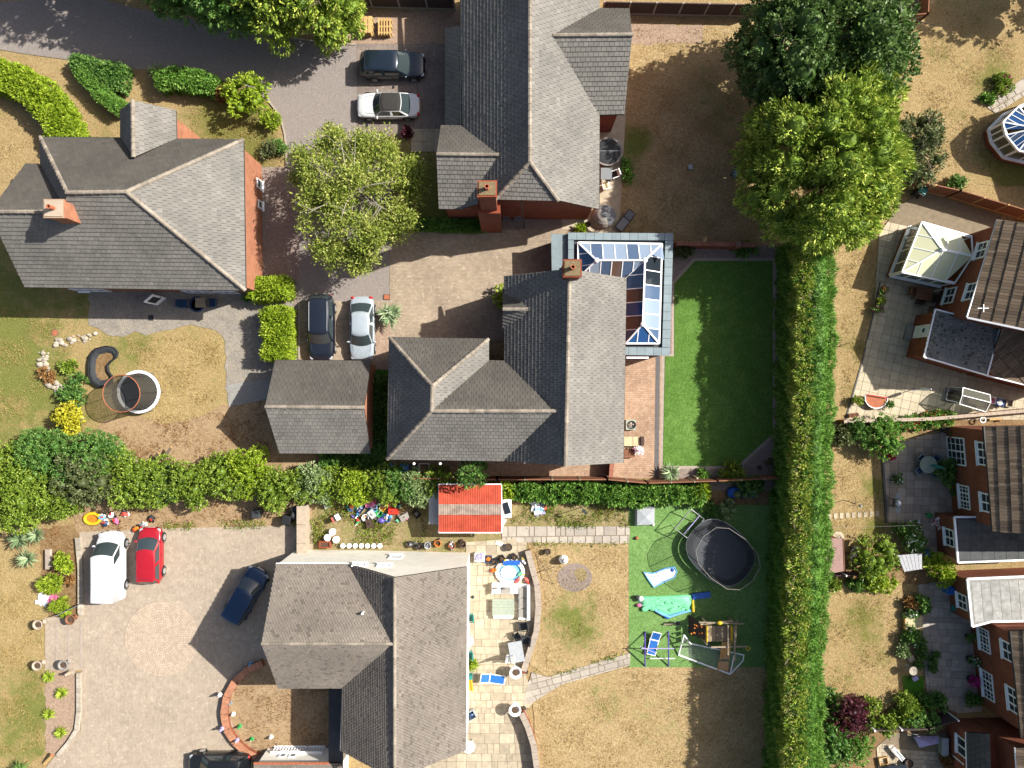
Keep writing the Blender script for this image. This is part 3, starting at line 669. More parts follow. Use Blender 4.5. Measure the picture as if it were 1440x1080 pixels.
# --- northern house
r3 = 8.4
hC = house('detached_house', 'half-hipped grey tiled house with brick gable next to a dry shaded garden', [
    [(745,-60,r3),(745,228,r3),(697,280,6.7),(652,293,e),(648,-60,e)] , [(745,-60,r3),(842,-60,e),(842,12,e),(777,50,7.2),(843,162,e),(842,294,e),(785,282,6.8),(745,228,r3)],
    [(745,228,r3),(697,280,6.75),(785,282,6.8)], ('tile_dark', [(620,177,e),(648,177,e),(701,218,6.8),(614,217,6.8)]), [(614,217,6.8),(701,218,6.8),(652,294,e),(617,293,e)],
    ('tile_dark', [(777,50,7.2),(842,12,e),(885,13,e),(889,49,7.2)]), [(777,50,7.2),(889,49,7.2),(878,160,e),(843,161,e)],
    [(648,36,4.35),(648,176,4.35),(627,176,3.0),(627,40,3.0)]],
    [((745,-60,r3),(745,228,r3)),((745,228,r3),(697,280,6.75)),((745,228,r3),(785,282,6.8)),((614,217,6.8),(701,218,6.8)),((777,50,7.2),(889,49,7.2))],
    [(648,-60),(842,-60),(842,12),(882,13),(878,160),(842,160),(842,294),(652,293),(617,293),(620,177),(648,177)], 'brick_red',
    [[(652,293,e),(697,280,6.7),(785,282,6.8),(842,294,e)],[(620,177,e),(614,217,6.8),(617,293,e)],[(882,13,e),(889,49,7.2),(878,160,e)]],
    [((648,-60,e),(648,176,e)),((842,162,e),(842,294,e)),((617,293,e),(650,293,e)),((878,160,e),(843,161,e)),((627,40,3.0),(627,176,3.0))])
w = offset([(p.x,p.y) for p in pts([(627,40),(652,40),(652,176),(627,176)], 3.0)], .1); MB().prism(w, 0, 2.9).build('lean_to_wall', 'brick_red', hC)
chimney(hC, 685, 265, 10.0, .52, .42, 4, 1, 'brick_red', (.72,.6,6.2))
cw = P(740,318); 
for x in (733,): MB().tube([P(x,281,6.6)+Vector((0,-.1,0)), P(x+4,318,.1)+Vector((0,-.12,0))], .05, 6).build('downpipe', 'gutter_black', hC)
for x in (712,728): wallwin(hC, (652,293), (842,294), e, x, 306, .5, .6, cols=1, rows=1, fm='grey_plastic')
# --- central house
r5, r6 = 7.95, 7.4
hE = house('detached_house', 'large grey tiled house joined to a glazed orangery in the middle plot', [
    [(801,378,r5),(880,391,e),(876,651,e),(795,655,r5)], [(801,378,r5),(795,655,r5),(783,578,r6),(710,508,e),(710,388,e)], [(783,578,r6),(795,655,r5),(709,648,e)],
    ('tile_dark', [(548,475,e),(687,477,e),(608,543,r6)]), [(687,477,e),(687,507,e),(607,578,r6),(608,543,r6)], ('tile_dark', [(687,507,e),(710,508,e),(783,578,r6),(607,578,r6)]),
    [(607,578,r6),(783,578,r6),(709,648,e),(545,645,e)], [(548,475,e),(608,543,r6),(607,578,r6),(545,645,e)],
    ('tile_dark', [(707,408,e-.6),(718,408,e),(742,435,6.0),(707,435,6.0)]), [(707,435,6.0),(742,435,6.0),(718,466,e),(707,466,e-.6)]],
    [((801,378,r5),(795,655,r5)),((607,578,r6),(783,578,r6)),((608,543,r6),(607,578,r6)),((548,475,e),(608,543,r6)),((687,477,e),(608,543,r6)),((607,578,r6),(545,645,e)),((707,435,6.0),(742,435,6.0))],
    [(801,389),(880,391),(876,651),(709,650),(545,645),(548,475),(687,477),(687,507),(710,508),(710,388)], 'brick_red', [[(710,388,e),(801,378,r5),(880,391,e)],[(709,650,e),(795,655,r5),(876,651,e)]],
    [((880,391,e),(876,651,e)),((548,475,e),(545,645,e)),((545,645,e),(709,648,e)),((548,475,e),(687,477,e)),((710,388,e),(710,508,e))], gut='gutter_black')
w = [(p.x,p.y) for p in pts([(712,412),(730,412),(730,462),(712,462)], 3.8)]; MB().prism(w, 0, 3.9).build('porch_wall', 'brick_red', hE)
chimney(hE, 805, 377, 9.2, .5, .48, 6, 1, 'brick_red')
for x in (582, 619, 738): p = P(x, 651 if x < 700 else 649, 4.2); MB().ball((p.x, p.y-.05, 4.2), .1, .09, .07).build('security_light', 'white_plastic', hE)
# --- southern chalet house
e4, r4 = 4.4, 7.25
hD = house('chalet_house', 'weathered brown-grey tiled chalet house with cream rendered north wall', [
    [(555,812,r4),(657,797,e4),(655,1055,e4),(555,1096,r4)], [(555,812,r4),(553,905,7.2),(490,793,e4)], [(553,905,7.2),(555,1096,r4),(479,1056,e4),(482,967,e4)],
    [(368,905,7.2),(388,793,e4),(490,793,e4),(553,905,7.2)], [(368,905,7.2),(553,905,7.2),(482,967,e4),(391,968,e4)]],
    [((555,812,r4),(555,1096,r4)),((368,905,7.2),(553,905,7.2))], [(388,793),(490,793),(657,797),(655,1055),(479,1056),(482,967),(391,968)], 'render_white',
    [[(490,793,e4),(555,812,r4),(657,797,e4)],[(388,793,e4),(368,905,7.2),(391,968,e4)],[(479,1056,e4),(555,1096,r4),(655,1055,e4)]],
    [((657,797,e4),(655,1055,e4)),((388,793,e4),(490,793,e4)),((391,968,e4),(482,967,e4)),((479,1056,e4),(482,967,e4))], e4, 'gutter_white', .06, 'tile_old', .2, .16, capm='ridge_tile', dark=.08, capr=.11)
for x, y, wd in ((505,795,.95),(540,796,.95)): wallwin(hD, (490,793), (657,797), e4, x, y, wd, .6, inset=.06, cols=2, rows=2)
wallwin(hD, (490,793), (657,797), e4, 556, 784, .9, .9, inset=.06, cols=1, rows=1)
p = P(510,862,6.4); MB().tube([(p.x,p.y,5.0),(p.x,p.y,6.5)], .06, 8).ball((p.x,p.y,6.55),.09).build('flue_pipe', 'white_plastic', hD)
# low flat link roof and gabled annexe south of it
t = T('flat_roof_porch', 'low dark felt flat roof tucked between the chalet wings', 'porch', (472,1020))
q = pts([(462,970),(482,970),(482,1100),(462,1100)], 2.3); MB().prism(q, 2.15, 2.3).build('roof', 'felt_dark', t); MB().prism(offset(q, .1), 0, 2.15).build('wall', 'render_white', t)
hD2 = house('annexe', 'white walled annexe with terracotta verge below the chalet front bed', [[(357,1074,2.6),(481,1074,2.6),(481,1135,4.2),(357,1135,4.2)]], [], [(357,1074),(481,1074),(481,1135),(357,1135)], 'render_white', [], [], 2.6, tile='tile_old', tw=.2, tg=.16, cat='outbuilding', inset=.15)
mb = MB(); a, b = P(357,1073.5,2.62), P(463,1073.5,2.62)
for i in range(16): p = a.lerp(b, i/16); q = a.lerp(b, (i+.95)/16); mb.tube([p, q], .09, 6, random.random())
mb.build('verge_tiles', 'terracotta', hD2)
for x in (398, 412): wallwin(hD2, (357,1074), (481,1074), 2.6, x, 1062, .5, .7, inset=.15, cols=1, rows=1)
# balustrade in front of it
bal = T('balustrade', 'short white balustrade on the paved edge of the annexe', 'balustrade', (422,1050)); a, b = P(386,1050), P(458,1050)
MB().beam(a+Vector((0,0,.9)), b+Vector((0,0,.9)), .22, .09).build('handrail', 'white_paint', bal); MB().beam(a+Vector((0,0,.06)), b+Vector((0,0,.06)), .24, .12).build('plinth', 'white_paint', bal)
for i in range(18):
    p = a.lerp(b, (i+.5)/18); MB().lathe((p.x,p.y,.12), [(.05,0),(.08,.15),(.05,.4),(.04,.6),(.06,.74)], 8).build('baluster', 'white_paint', bal)
# --- orangery of the central house
oz = 2.95
og = T('orangery', 'flat roofed orangery with L-shaped glass lantern beside the artificial lawn', 'orangery', (870,420))
def ring(poly_o, poly_i, z0, z1, m, name, parent):
    n = len(poly_o); mb = MB()
    for i in range(n):
        j = (i+1)%n; mb.prism([poly_o[i], poly_o[j], poly_i[j], poly_i[i]], z0, z1)
    return mb.build(name, m, parent)
O = [(799,327),(947,328),(942,500),(872,499),(874,391),(799,391)]; I = [(808,337),(935,337),(931,488),(874,488),(876,388),(808,388)]
qo, qi = pts(O, oz), pts(I, oz)
MB().prism(offset(qo, .12), 0, .5).build('plinth', 'brick_red', og)
wl = ring(offset(qo, .12), offset(qo, .42), .5, oz-.25, 'brick_red', 'wall', og)
MB().prism(offset(qo, .2), oz-.32, oz-.22).build('flat_roof', 'slate_trim', og)
segs = [(799,327,947,328,0,10,12),(946.7,338.3,942.3,488.7,1,-11,12),(942,500,872,499,0,-11,6),(799,391,799,337.3,1,8,4)]
for x0,y0,x1,y1,v,w,n in segs:
    for i in range(n):
        f0, f1 = i/n, (i+.97)/n; xa, ya, xb, yb = x0+(x1-x0)*f0, y0+(y1-y0)*f0, x0+(x1-x0)*f1, y0+(y1-y0)*f1
        q = [(xa,ya),(xb,yb),(xb+(w if v else 0),yb+(0 if v else w)),(xa+(w if v else 0),ya+(0 if v else w))]
        MB().prism(pts(q, oz), oz-.3, oz).build('coping_slab', 'lead', og)
lz, rz_ = 3.05, 3.95
L0 = [(813,341),(931,343),(927,483),(880,483),(880,391),(813,391)]
MB().prism(pts(L0, lz), oz-.22, lz-.02).build('lantern_kerb', 'slate_trim', og)
rid = [P(839,366,rz_), P(907,366,rz_), P(904,456,rz_)]; cs = [P(x,y,lz) for x,y in L0]
lt = MB()
def pane(a, b, c, d, m): MB().add([a,b,c,d] if d is not None else [a,b,c], [(0,1,2,3)] if d is not None else [(0,1,2)]).build('roof_pane', m, og)
def jack(e0, e1, r0, r1, n):
    """perpendicular glazing lines between an eave and a ridge: list of (foot, head)"""
    d = (e1-e0); d.z = 0; ln = d.length; d.normalize(); s0, s1 = (r0-e0).dot(d), (r1-e0).dot(d); lo, hi = min(0, s0), max(ln, s1); out = []
    for i in range(n+1):
        q = lo+(hi-lo)*i/n
        ft = e0.lerp(r0, q/s0) if q < 0 else (e1.lerp(r1, (q-ln)/(s1-ln)) if q > ln else e0.lerp(e1, q/ln))
        hd = e0.lerp(r0, q/s0) if 0 <= q < s0 else (e1.lerp(r1, (ln-q)/(ln-s1)) if s1 < q <= ln else r0.lerp(r1, (q-s0)/(s1-s0) if abs(s1-s0) > .02 else 0))
        out.append((ft, hd))
    return out, (s0-lo)/(hi-lo), (s1-lo)/(hi-lo)
def glaze(e0, e1, r0, r1, n, ms, parent, bars, w=.06):
    L_, a, b = jack(e0, e1, r0, r1, n)
    for i in range(n):
        (f0, h0), (f1, h1) = L_[i], L_[i+1]; q = [f0, f1]
        def ad(p):
            if all((p-x).length > .015 for x in q): q.append(p)
        ad(h1)
        if i/n < b < (i+1)/n: ad(r1)
        if i/n < a < (i+1)/n: ad(r0)
        ad(h0)
        if len(q) > 2: MB().add(q, [tuple(range(len(q)))]).build('roof_pane', ms[i%len(ms)], parent)
        if i and (f0-h0).length > .05: bars.beam(f0, h0, w, .06)
pI = P(880,391,lz)
glaze(cs[0], cs[1], rid[0], rid[1], 7, ['pane_pale','pane_sky','pane_pale'], og, lt); glaze(cs[1], cs[2], rid[1], rid[2], 7, ['pane_blue','pane_dark','pane_dark','pane_sky','pane_pale','pane_pale','pane_sky'], og, lt)  # pane colours stand in for sky and tree reflections on the lantern
glaze(cs[2], cs[3], rid[2], rid[2], 3, ['pane_blue'], og, lt); glaze(cs[3], pI, rid[2], rid[1], 6, ['pane_sky','pane_brown','pane_blue','pane_brown','pane_sky'], og, lt)
glaze(pI, cs[5], rid[1], rid[0], 6, ['pane_pale','pane_sky','pane_brown','pane_sky'], og, lt); glaze(cs[5], cs[0], rid[0], rid[0], 3, ['pane_blue'], og, lt)
lt.beam(pI, rid[1], .05, .05)
for a, b in ((rid[0],rid[1]),(rid[1],rid[2]),(cs[0],rid[0]),(cs[1],rid[1]),(cs[2],rid[2]),(cs[3],rid[2]),(cs[5],rid[0]),(cs[0],cs[1]),(cs[1],cs[2]),(cs[2],cs[3]),(cs[5],cs[0])): lt.beam(a, b, .11, .1)
for p in rid: lt.ball(p, .18, .18, .14)
lt.build('lantern_bars', 'white_paint', og)
q = pts([(775,329),(799,329),(799,384),(776,382)], 2.6); MB().prism(q, 2.45, 2.6).build('side_roof', 'lead', og); MB().prism(offset(q, .12), 0, 2.45).build('side_wall', 'brick_red', og)
MB().beam(P(881,503,2.7), P(912,503,2.7), .12, .12).build('bifold_track', 'upvc', og)
# --- eastern houses
ez = 4.9
def conservatory(name, label, base, eave, apex, ridge_end, zb, zr, roofm, sidem, cat='conservatory', npan=4):
    t = T(name, label, cat, (sum(p[0] for p in base)/len(base), sum(p[1] for p in base)/len(base)))
    ev = [P(x, y, zb) for x, y in eave]; n = len(ev); cen = sum(ev, Vector((0,0,0)))/n
    bs = [Vector((p.x, p.y, 0)) for p in ev]; dw = MB(); fr = MB()
    for i in range(n-1):
        a, b = bs[i], bs[i+1]; d = (b-a).normalized(); nn = Vector((-d.y, d.x, 0)); nn = nn if nn.dot(cen-a) > 0 else -nn
        dw.beam(a+nn*.12+Vector((0,0,.3)), b+nn*.12+Vector((0,0,.3)), .24, .6)
        fr.beam(a+Vector((0,0,.65)), b+Vector((0,0,.65)), .22, .1); fr.beam(a+nn*.05+Vector((0,0,zb-.06)), b+nn*.05+Vector((0,0,zb-.06)), .2, .14)
        k = max(2, int((b-a).length/.8))
        for j in range(k+1): p = a.lerp(b, j/k)+nn*.08; fr.beam(p+Vector((0,0,.6)), p+Vector((0,0,zb)), .09)
        for j in range(k):
            p, q = a.lerp(b, j/k)+nn*.08, a.lerp(b, (j+1)/k)+nn*.08
            MB().add([p+Vector((0,0,.6)), q+Vector((0,0,.6)), q+Vector((0,0,zb)), p+Vector((0,0,zb))], [(0,1,2,3)]).build('side_pane', sidem, t)
    dw.build('dwarf_wall', 'brick_red', t); fr.build('window_frame', 'upvc', t)
    ap = P(*apex, zr); re = P(*ridge_end, zr) if ridge_end else ap; bars = MB()
    for i in range(n-1):
        a, b = ev[i]+Vector((0,0,.03)), ev[i+1]+Vector((0,0,.03)); r0 = re if i == 0 and ridge_end else ap; r1 = re if i == n-2 and ridge_end else ap
        k = npan if (b-a).length > 1.2 else 2
        glaze(a, b, r0, r1, k, roofm[i%len(roofm):]+roofm, t, bars, .05); bars.beam(a, r0, .1, .06)
        bars.beam(a, b, .08, .08)
    bars.beam(ev[-1], r1, .08); bars.beam(ap, re+Vector((0,0,.01)), .14, .1); bars.ball(ap, .17); bars.build('glazing_bars', 'upvc', t)
    return t
eF = [(1403,309),(1360,446)]
hF = house('brick_house', 'brown tiled brick house behind the cream roofed conservatory', [[(1403,309,ez),(1360,446,ez),(1530,482,8.4),(1560,330,8.4)],[(1530,482,8.4),(1560,330,8.4),(1700,372,ez),(1670,520,ez)]],
    [((1560,330,8.4),(1530,482,8.4))], [(1403,309),(1360,446),(1660,520),(1700,372)], 'brick_red', [[(1360,446,ez),(1530,482,8.4),(1660,520,ez)]], [((1403,309,ez),(1360,446,ez)),], ez, 'gutter_white', .25, 'tile_brown', .21, .72)
mb = MB(); mb.beam(P(1360,447,ez)+Vector((0,0,.02)), P(1530,483,8.4)+Vector((0,0,.02)), .12, .14); mb.build('verge', 'gutter_white', hF)
wallwin(hF, *eF, ez, 1381, 352, 1.2, 1.1, inset=.25); wallwin(hF, *eF, ez, 1366, 410, 1.2, 1.1, inset=.25); wallwin(hF, *eF, ez, 1336, 416, 1.2, 1.2, inset=.25, rows=2, cols=2)
p = P(1379,434,6.0); mb = MB().tube([(p.x,p.y,5.4),(p.x,p.y,6.3)], .03).beam((p.x-.35,p.y,6.25),(p.x+.35,p.y,6.25),.04).beam((p.x,p.y-.25,6.3),(p.x,p.y+.25,6.3),.04); mb.build('aerial', 'white_plastic', hF)
exF = T('house_extension', 'flat felt roofed brick extension with a white back door', 'extension', (1340,480)); zf = 2.75
qF = [(1315,435),(1407,458),(1388,528),(1299,502)]
q = pts(qF, zf); MB().prism(q, zf-.12, zf).build('roof', 'felt_grey', exF); MB().prism(offset(q, .15), 0, zf-.12).build('wall', 'brick_red', exF)
mb = MB(); qq = q+[q[0]]
for a, b in zip(qq, qq[1:]): mb.beam(Vector((a.x,a.y,zf)), Vector((b.x,b.y,zf)), .1, .1)
mb.build('roof_edge', 'gutter_white', exF)
mo = MB()
for i in range(620):
    f, gq = random.random(), random.random(); f = f**3; gq = gq if i%2 else gq**2.5; f = random.random() if i%5 == 0 else f
    p = q[0].lerp(q[1], f).lerp(q[3].lerp(q[2], f), gq); s_ = random.uniform(.03, .12); mo.ball((p.x, p.y, zf+.01), s_, s_*random.uniform(.5,1), .04, 6, 3, random.random())
mo.build('moss_clumps', 'moss_dark', exF, kind='stuff')
dr = wallwin(exF, (1315,435), (1299,502), zf, 1297, 466, .9, 2.0, inset=.15, name='door', cols=1, rows=1, sill=False, pm='upvc')
wallwin(exF, (1315,435), (1299,502), zf, 1299.5, 465, .5, .55, inset=.1, cols=1, rows=1, sill=False, name='door_window')
hF2 = house('house_extension', 'brown tiled lean-to roof continuing the flat extension', [[(1407,458,2.9),(1388,528,2.75),(1500,556,2.9),(1520,490,4.2)]], [], [(1405,462),(1388,528),(1500,556),(1518,495)], 'brick_red', [], [((1388,528,2.75),(1500,556,2.9))], 2.7, 'gutter_white', .12, 'tile_brown', .21, .72, cat='extension')
conservatory('conservatory', 'white framed conservatory with cream polycarbonate roof on the eastern patio', [(1320,355)], [(1366,332),(1296,312),(1268,383),(1342,399)], (1325,351), (1368,360), 2.25, 3.1, ['poly_cream'], 'pane_side')
conservatory('conservatory', 'faceted conservatory with blue glass roof on the dry northeast lawn', [(1440,185)], [(1475,132),(1432,150),(1410,172),(1414,190),(1432,212),(1475,222)], (1458,180), (1490,180), 2.2, 3.0, ['pane_blue','pane_sky','pane_blue'], 'pane_side', npan=4)
hK = house('brick_house', 'brick house standing behind the blue roofed conservatory', [[(1540,90,ez),(1600,260,ez),(1760,200,8.4),(1700,40,8.4)]], [], [(1540,90),(1600,260),(1840,190),(1780,20)], 'brick_red', [], [], ez, tile='tile_brown', tw=.28, tg=.72)
# second eastern house
eG = [(1384,600),(1396,747)]
hG = house('brick_house', 'brown tiled brick house with french doors onto the chequered patio', [[(1384,600,ez),(1396,747,ez),(1550,760,8.4),(1550,596,8.4)],[(1550,596,8.4),(1550,760,8.4),(1700,770,ez),(1700,596,ez)]], [((1550,596,8.4),(1550,760,8.4))],
    [(1384,600),(1396,747),(1700,770),(1700,596)], 'brick_red', [[(1396,747,ez),(1550,760,8.4),(1700,770,ez)],[(1384,600,ez),(1550,596,8.4),(1700,596,ez)]], [((1384,600,ez),(1396,747,ez))], ez, 'gutter_black', .25, 'tile_brown', .21, .66)
wallwin(hG, *eG, ez, 1345, 634, 2.0, 2.1, inset=.25, cols=2, rows=4, name='french_door', sill=False)
wallwin(hG, *eG, ez, 1383, 638, 1.6, 1.1, inset=.25, cols=3, rows=2); wallwin(hG, *eG, ez, 1357, 699, 1.7, 1.15, inset=.25, cols=3, rows=3); wallwin(hG, *eG, ez, 1388, 707, 1.3, 1.1, inset=.25, cols=2, rows=2)
exG = T('house_extension', 'dark flat roofed brick extension with mossy seams', 'extension', (1390,760)); q = pts([(1342,727),(1500,727),(1500,785),(1347,791)], zf)
MB().prism(q, zf-.12, zf).build('roof', 'felt_dark', exG); MB().prism(offset(q, .15), 0, zf-.12).build('wall', 'brick_red', exG); mb = MB(); qq = q+[q[0]]
for a, b in zip(qq, qq[1:]): mb.beam(a, b, .12, .12)
mb.build('roof_edge', 'gutter_white', exG); mb = MB()
for i in range(9):
    for k in range(4): MB().prism(pts([(1347+i*17,731+k*14.3),(1363.4+i*17,731+k*14.3),(1363.8+i*17,744.7+k*14),(1347.4+i*17,744.7+k*14)], zf), zf-.01, zf+.012).build('roof_panel', 'panel_dark', exG)
wallwin(exG, (1342,727), (1347,791), zf, 1336, 756, 1.25, 1.1, inset=.15, cols=2, rows=2)
# third
eH = [(1421,888),(1436,1036)]
hH = house('brick_house', 'brick house with four white windows overlooking the flagstone patio', [[(1421,888,ez),(1436,1036,ez),(1590,1050,8.4),(1590,880,8.4)],[(1590,880,8.4),(1590,1050,8.4),(1740,1060,ez),(1740,880,ez)]], [],
    [(1421,888),(1436,1036),(1740,1060),(1740,880)], 'brick_red', [[(1421,888,ez),(1590,880,8.4),(1740,880,ez)]], [((1421,888,ez),(1436,1036,ez))], ez, 'gutter_black', .25, 'tile_brown', .21, .66)
for x, y, wd, hh, c, rr in ((1385,900,1.7,1.15,3,3),(1390,964,2.0,1.2,3,3),(1418,916,1.3,1.1,2,2),(1426,985,1.7,1.1,3,2)): wallwin(hH, *eH, ez, x, y, wd, hh, inset=.25, cols=c, rows=rr)
exH = T('house_extension', 'pale streaked flat roof extension above the flagstone patio', 'extension', (1400,845)); q = pts([(1360,814),(1500,808),(1500,872),(1393,874),(1367,881)], zf)
MB().prism(q, zf-.12, zf).build('roof', 'concrete_pale', exH); MB().prism(offset(q, .15), 0, zf-.12).build('wall', 'brick_red', exH); mb = MB(); qq = q+[q[0]]
for a, b in zip(qq, qq[1:]): mb.beam(a, b, .14, .12)
mb.build('roof_edge', 'gutter_white', exH); mb = MB()
for i in range(10):
    for k in range(4): MB().prism(pts([(1366+i*13.2+k*1.2,819+k*14-i*.5),(1378.6+i*13.2+k*1.2,818.5+k*14-i*.5),(1379.8+i*13.2+k*1.2,831.8+k*14-i*.5),(1367.2+i*13.2+k*1.2,832.3+k*14-i*.5)], zf), zf-.01, zf+.012).build('roof_panel', 'panel_pale', exH)
wallwin(exH, (1360,814), (1367,881), zf, 1354, 846, 1.1, 1.1, inset=.15, cols=2, rows=2)
# fourth
hI = house('brick_house', 'brick house below the gap with ribbed dark tiled lower roof', [[(1428,1052,ez),(1436,1160,ez),(1600,1160,8.0),(1600,1050,8.0)]], [], [(1428,1052),(1436,1160),(1700,1160),(1700,1050)], 'brick_red', [], [((1428,1052,ez),(1436,1160,ez))], ez, 'gutter_white', .2, 'tile_brown', .21, .66)
hI2 = house('house_extension', 'dark ribbed lean-to roof beside the buff paved patio', [[(1359,1030,2.7),(1362,1140,2.7),(1396,1140,3.9),(1392,1032,3.9)]], [], [(1359,1030),(1362,1140),(1420,1140),(1414,1032)], 'brick_red', [], [((1359,1030,2.7),(1362,1140,2.7))], 2.6, 'gutter_white', .12, 'tile_dark', .4, .3, cat='extension')
wallwin(hI2, (1359,1030), (1362,1140), 2.6, 1353, 1050, 1.3, 1.1, inset=.12, cols=2, rows=1)
# ---------------------------------------------------------------- vegetation
def unit(a): return a/np.maximum(1e-9, np.linalg.norm(a, axis=1, keepdims=True))
def leafmesh(name, cen, nrm, k, Ln, Wd, spread, m, parent, core=None, scatter=.08, droop=0., kind=None):
    n = len(cen); c = np.repeat(cen, k, 0)+RNG.normal(0, scatter, (n*k, 3)); d = unit(np.repeat(nrm, k, 0)+RNG.normal(0, spread, (n*k, 3))); d[:, 2] -= droop; d = unit(d)
    sd = unit(np.cross(d, RNG.normal(0, 1, (n*k, 3)))); l = Ln*RNG.uniform(.6, 1.25, (n*k, 1)); w = Wd*RNG.uniform(.7, 1.25, (n*k, 1))/2
    v = np.stack([c, c+d*l*.45+sd*w, c+d*l, c+d*l*.45-sd*w], 1).reshape(-1, 3)
    q = np.arange(n*k*4).reshape(-1, 4); t = np.clip(np.repeat(RNG.uniform(0, 1, n), k)*.62+RNG.uniform(0, 1, n*k)*.38, 0, 1)
    if core is not None:
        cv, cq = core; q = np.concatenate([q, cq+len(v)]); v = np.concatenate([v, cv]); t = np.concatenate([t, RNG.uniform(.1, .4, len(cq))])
    return npmesh(name, v, q, t, m, parent, kind)
def corepts(blobs, s=.82, n=14, m=9):
    V, Q = [], []; o = 0
    for (cx, cy, cz), (rx, ry, rz) in blobs:
        th = np.pi*np.arange(m+1)/m; ph = 2*np.pi*np.arange(n)/n; g = np.stack([np.outer(np.sin(th), np.cos(ph)), np.outer(np.sin(th), np.sin(ph)), np.outer(-np.cos(th), np.ones(n))], -1).reshape(-1, 3)
        g *= RNG.uniform(.86, 1.04, (len(g), 1)); V.append(g*np.array([rx, ry, rz])*s+np.array([cx, cy, cz]))
        for i in range(m):
            for j in range(n): Q.append((o+i*n+j, o+i*n+(j+1)%n, o+(i+1)*n+(j+1)%n, o+(i+1)*n+j))
        o += len(g)
    v = np.concatenate(V); v[:, 2] = np.maximum(v[:, 2], .02); return v, np.array(Q)
def crownpts(c, r, nsub, nt, sub=(.28, .42), low=-.55, fill=.75):
    """tuft points on the surface of lumps spread over an ellipsoid"""
    c = np.array(c, float); r = np.array(r, float); d = unit(RNG.normal(0, 1, (nsub*3, 3))); d = d[d[:, 2] > low][:nsub]
    bc = c+d*r*RNG.uniform(fill-.12, fill+.1, (len(d), 1)); br = r.mean()*RNG.uniform(*sub, len(d))
    bc = np.concatenate([bc, c[None]]); br = np.concatenate([br, [r.min()*.72]])
    pr = br**2/np.sum(br**2); idx = RNG.choice(len(bc), nt, p=pr); nn = unit(RNG.normal(0, 1, (nt, 3))+np.array([0, 0, .25]))
    p = bc[idx]+nn*br[idx][:, None]*RNG.uniform(.82, 1.05, (nt, 1)); keep = np.ones(nt, bool)
    for i in range(len(bc)): keep &= ~((np.linalg.norm(p-bc[i], axis=1) < br[i]*.78) & (idx != i))
    keep &= p[:, 2] > .05; p, nn = p[keep], nn[keep]; out = unit((p-c)/r)
    return p, unit(nn*.6+out*.6), list(zip(map(tuple, bc), [(b, b, b) for b in br]))
def trunkmesh(t, base, top, r, limbs, cr, m='bark', nb=7):
    mb = MB(); b = Vector(base); tp = Vector(top); mid = b.lerp(tp, .5)+Vector((random.uniform(-.2,.2), random.uniform(-.2,.2), 0))
    mb.tube([b-Vector((0,0,.1)), b+Vector((0,0,.4)), mid, tp], [r*1.35, r, r*.7, r*.25], 8)
    for i in range(limbs):
        f = random.uniform(.35, .9); s = b.lerp(tp, f); a = random.uniform(0, 6.28); q = Vector((math.cos(a)*cr[0]*random.uniform(.5,.85), math.sin(a)*cr[1]*random.uniform(.5,.85), cr[2]*random.uniform(.1,.7)))
        e_ = s+q; m1 = s.lerp(e_, .5)+Vector((0,0,random.uniform(-.1,.4))); mb.tube([s, m1, e_], [r*.4, r*.25, r*.08], 5)
        for j in range(3): w = m1.lerp(e_, random.uniform(.2,.8)); mb.tube([w, w+Vector((random.uniform(-1,1), random.uniform(-1,1), random.uniform(.1,.8)))*cr[0]*.35], [r*.14, r*.04], 4)
    return mb.build('trunk', m, t)
def tree(name, label, px, py, h, rx, ry, rz, cz, m, nt=1500, k=7, Ln=.32, Wd=.16, nsub=26, core=True, spread=.55, bark='bark', cat='tree', limbs=7, sub=(.28,.42), droop=0, group=None, tr=.22, scatter=.08, fill=.75):
    b = P(px, py); t = T(name, label, cat, (b.x, b.y, 0), 0, group); p, n, bl = crownpts((b.x, b.y, cz), (rx, ry, rz), nsub, nt, sub, fill=fill)
    trunkmesh(t, b, (b.x, b.y, cz+rz*.5), tr, limbs, (rx, ry, rz), bark)
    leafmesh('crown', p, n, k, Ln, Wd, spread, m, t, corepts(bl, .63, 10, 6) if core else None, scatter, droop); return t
def bush(name, label, px, py, r, h, m, nt=260, k=7, Ln=.2, Wd=.1, nsub=9, ry=None, cat='shrub', group=None, flowers=None, spread=.6, sub=(.32,.5)):
    ry = ry or r; b = P(px, py, h*.6); t = T(name, label, cat, (b.x, b.y, 0), 0, group); p, n, bl = crownpts((b.x, b.y, h*.5), (r, ry, h*.5), nsub, nt, sub, low=-.3, fill=.7)
    mb = MB(); 
    for i in range(4): a = i*1.57+.4; mb.tube([(b.x,b.y,0), (b.x+r*.4*math.cos(a), b.y+ry*.4*math.sin(a), h*.55)], [.05,.02], 5)
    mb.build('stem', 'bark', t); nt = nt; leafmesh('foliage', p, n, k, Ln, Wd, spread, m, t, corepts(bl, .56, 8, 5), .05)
    if flowers:
        fm, nf = flowers; i = RNG.choice(len(p), min(nf, len(p)), False); i = i[p[i][:, 2] > h*.45]
        if len(i): leafmesh('flowers', p[i]+n[i]*.06, n[i], 5, .13, .11, .9, fm, t, None, .04)
    return t
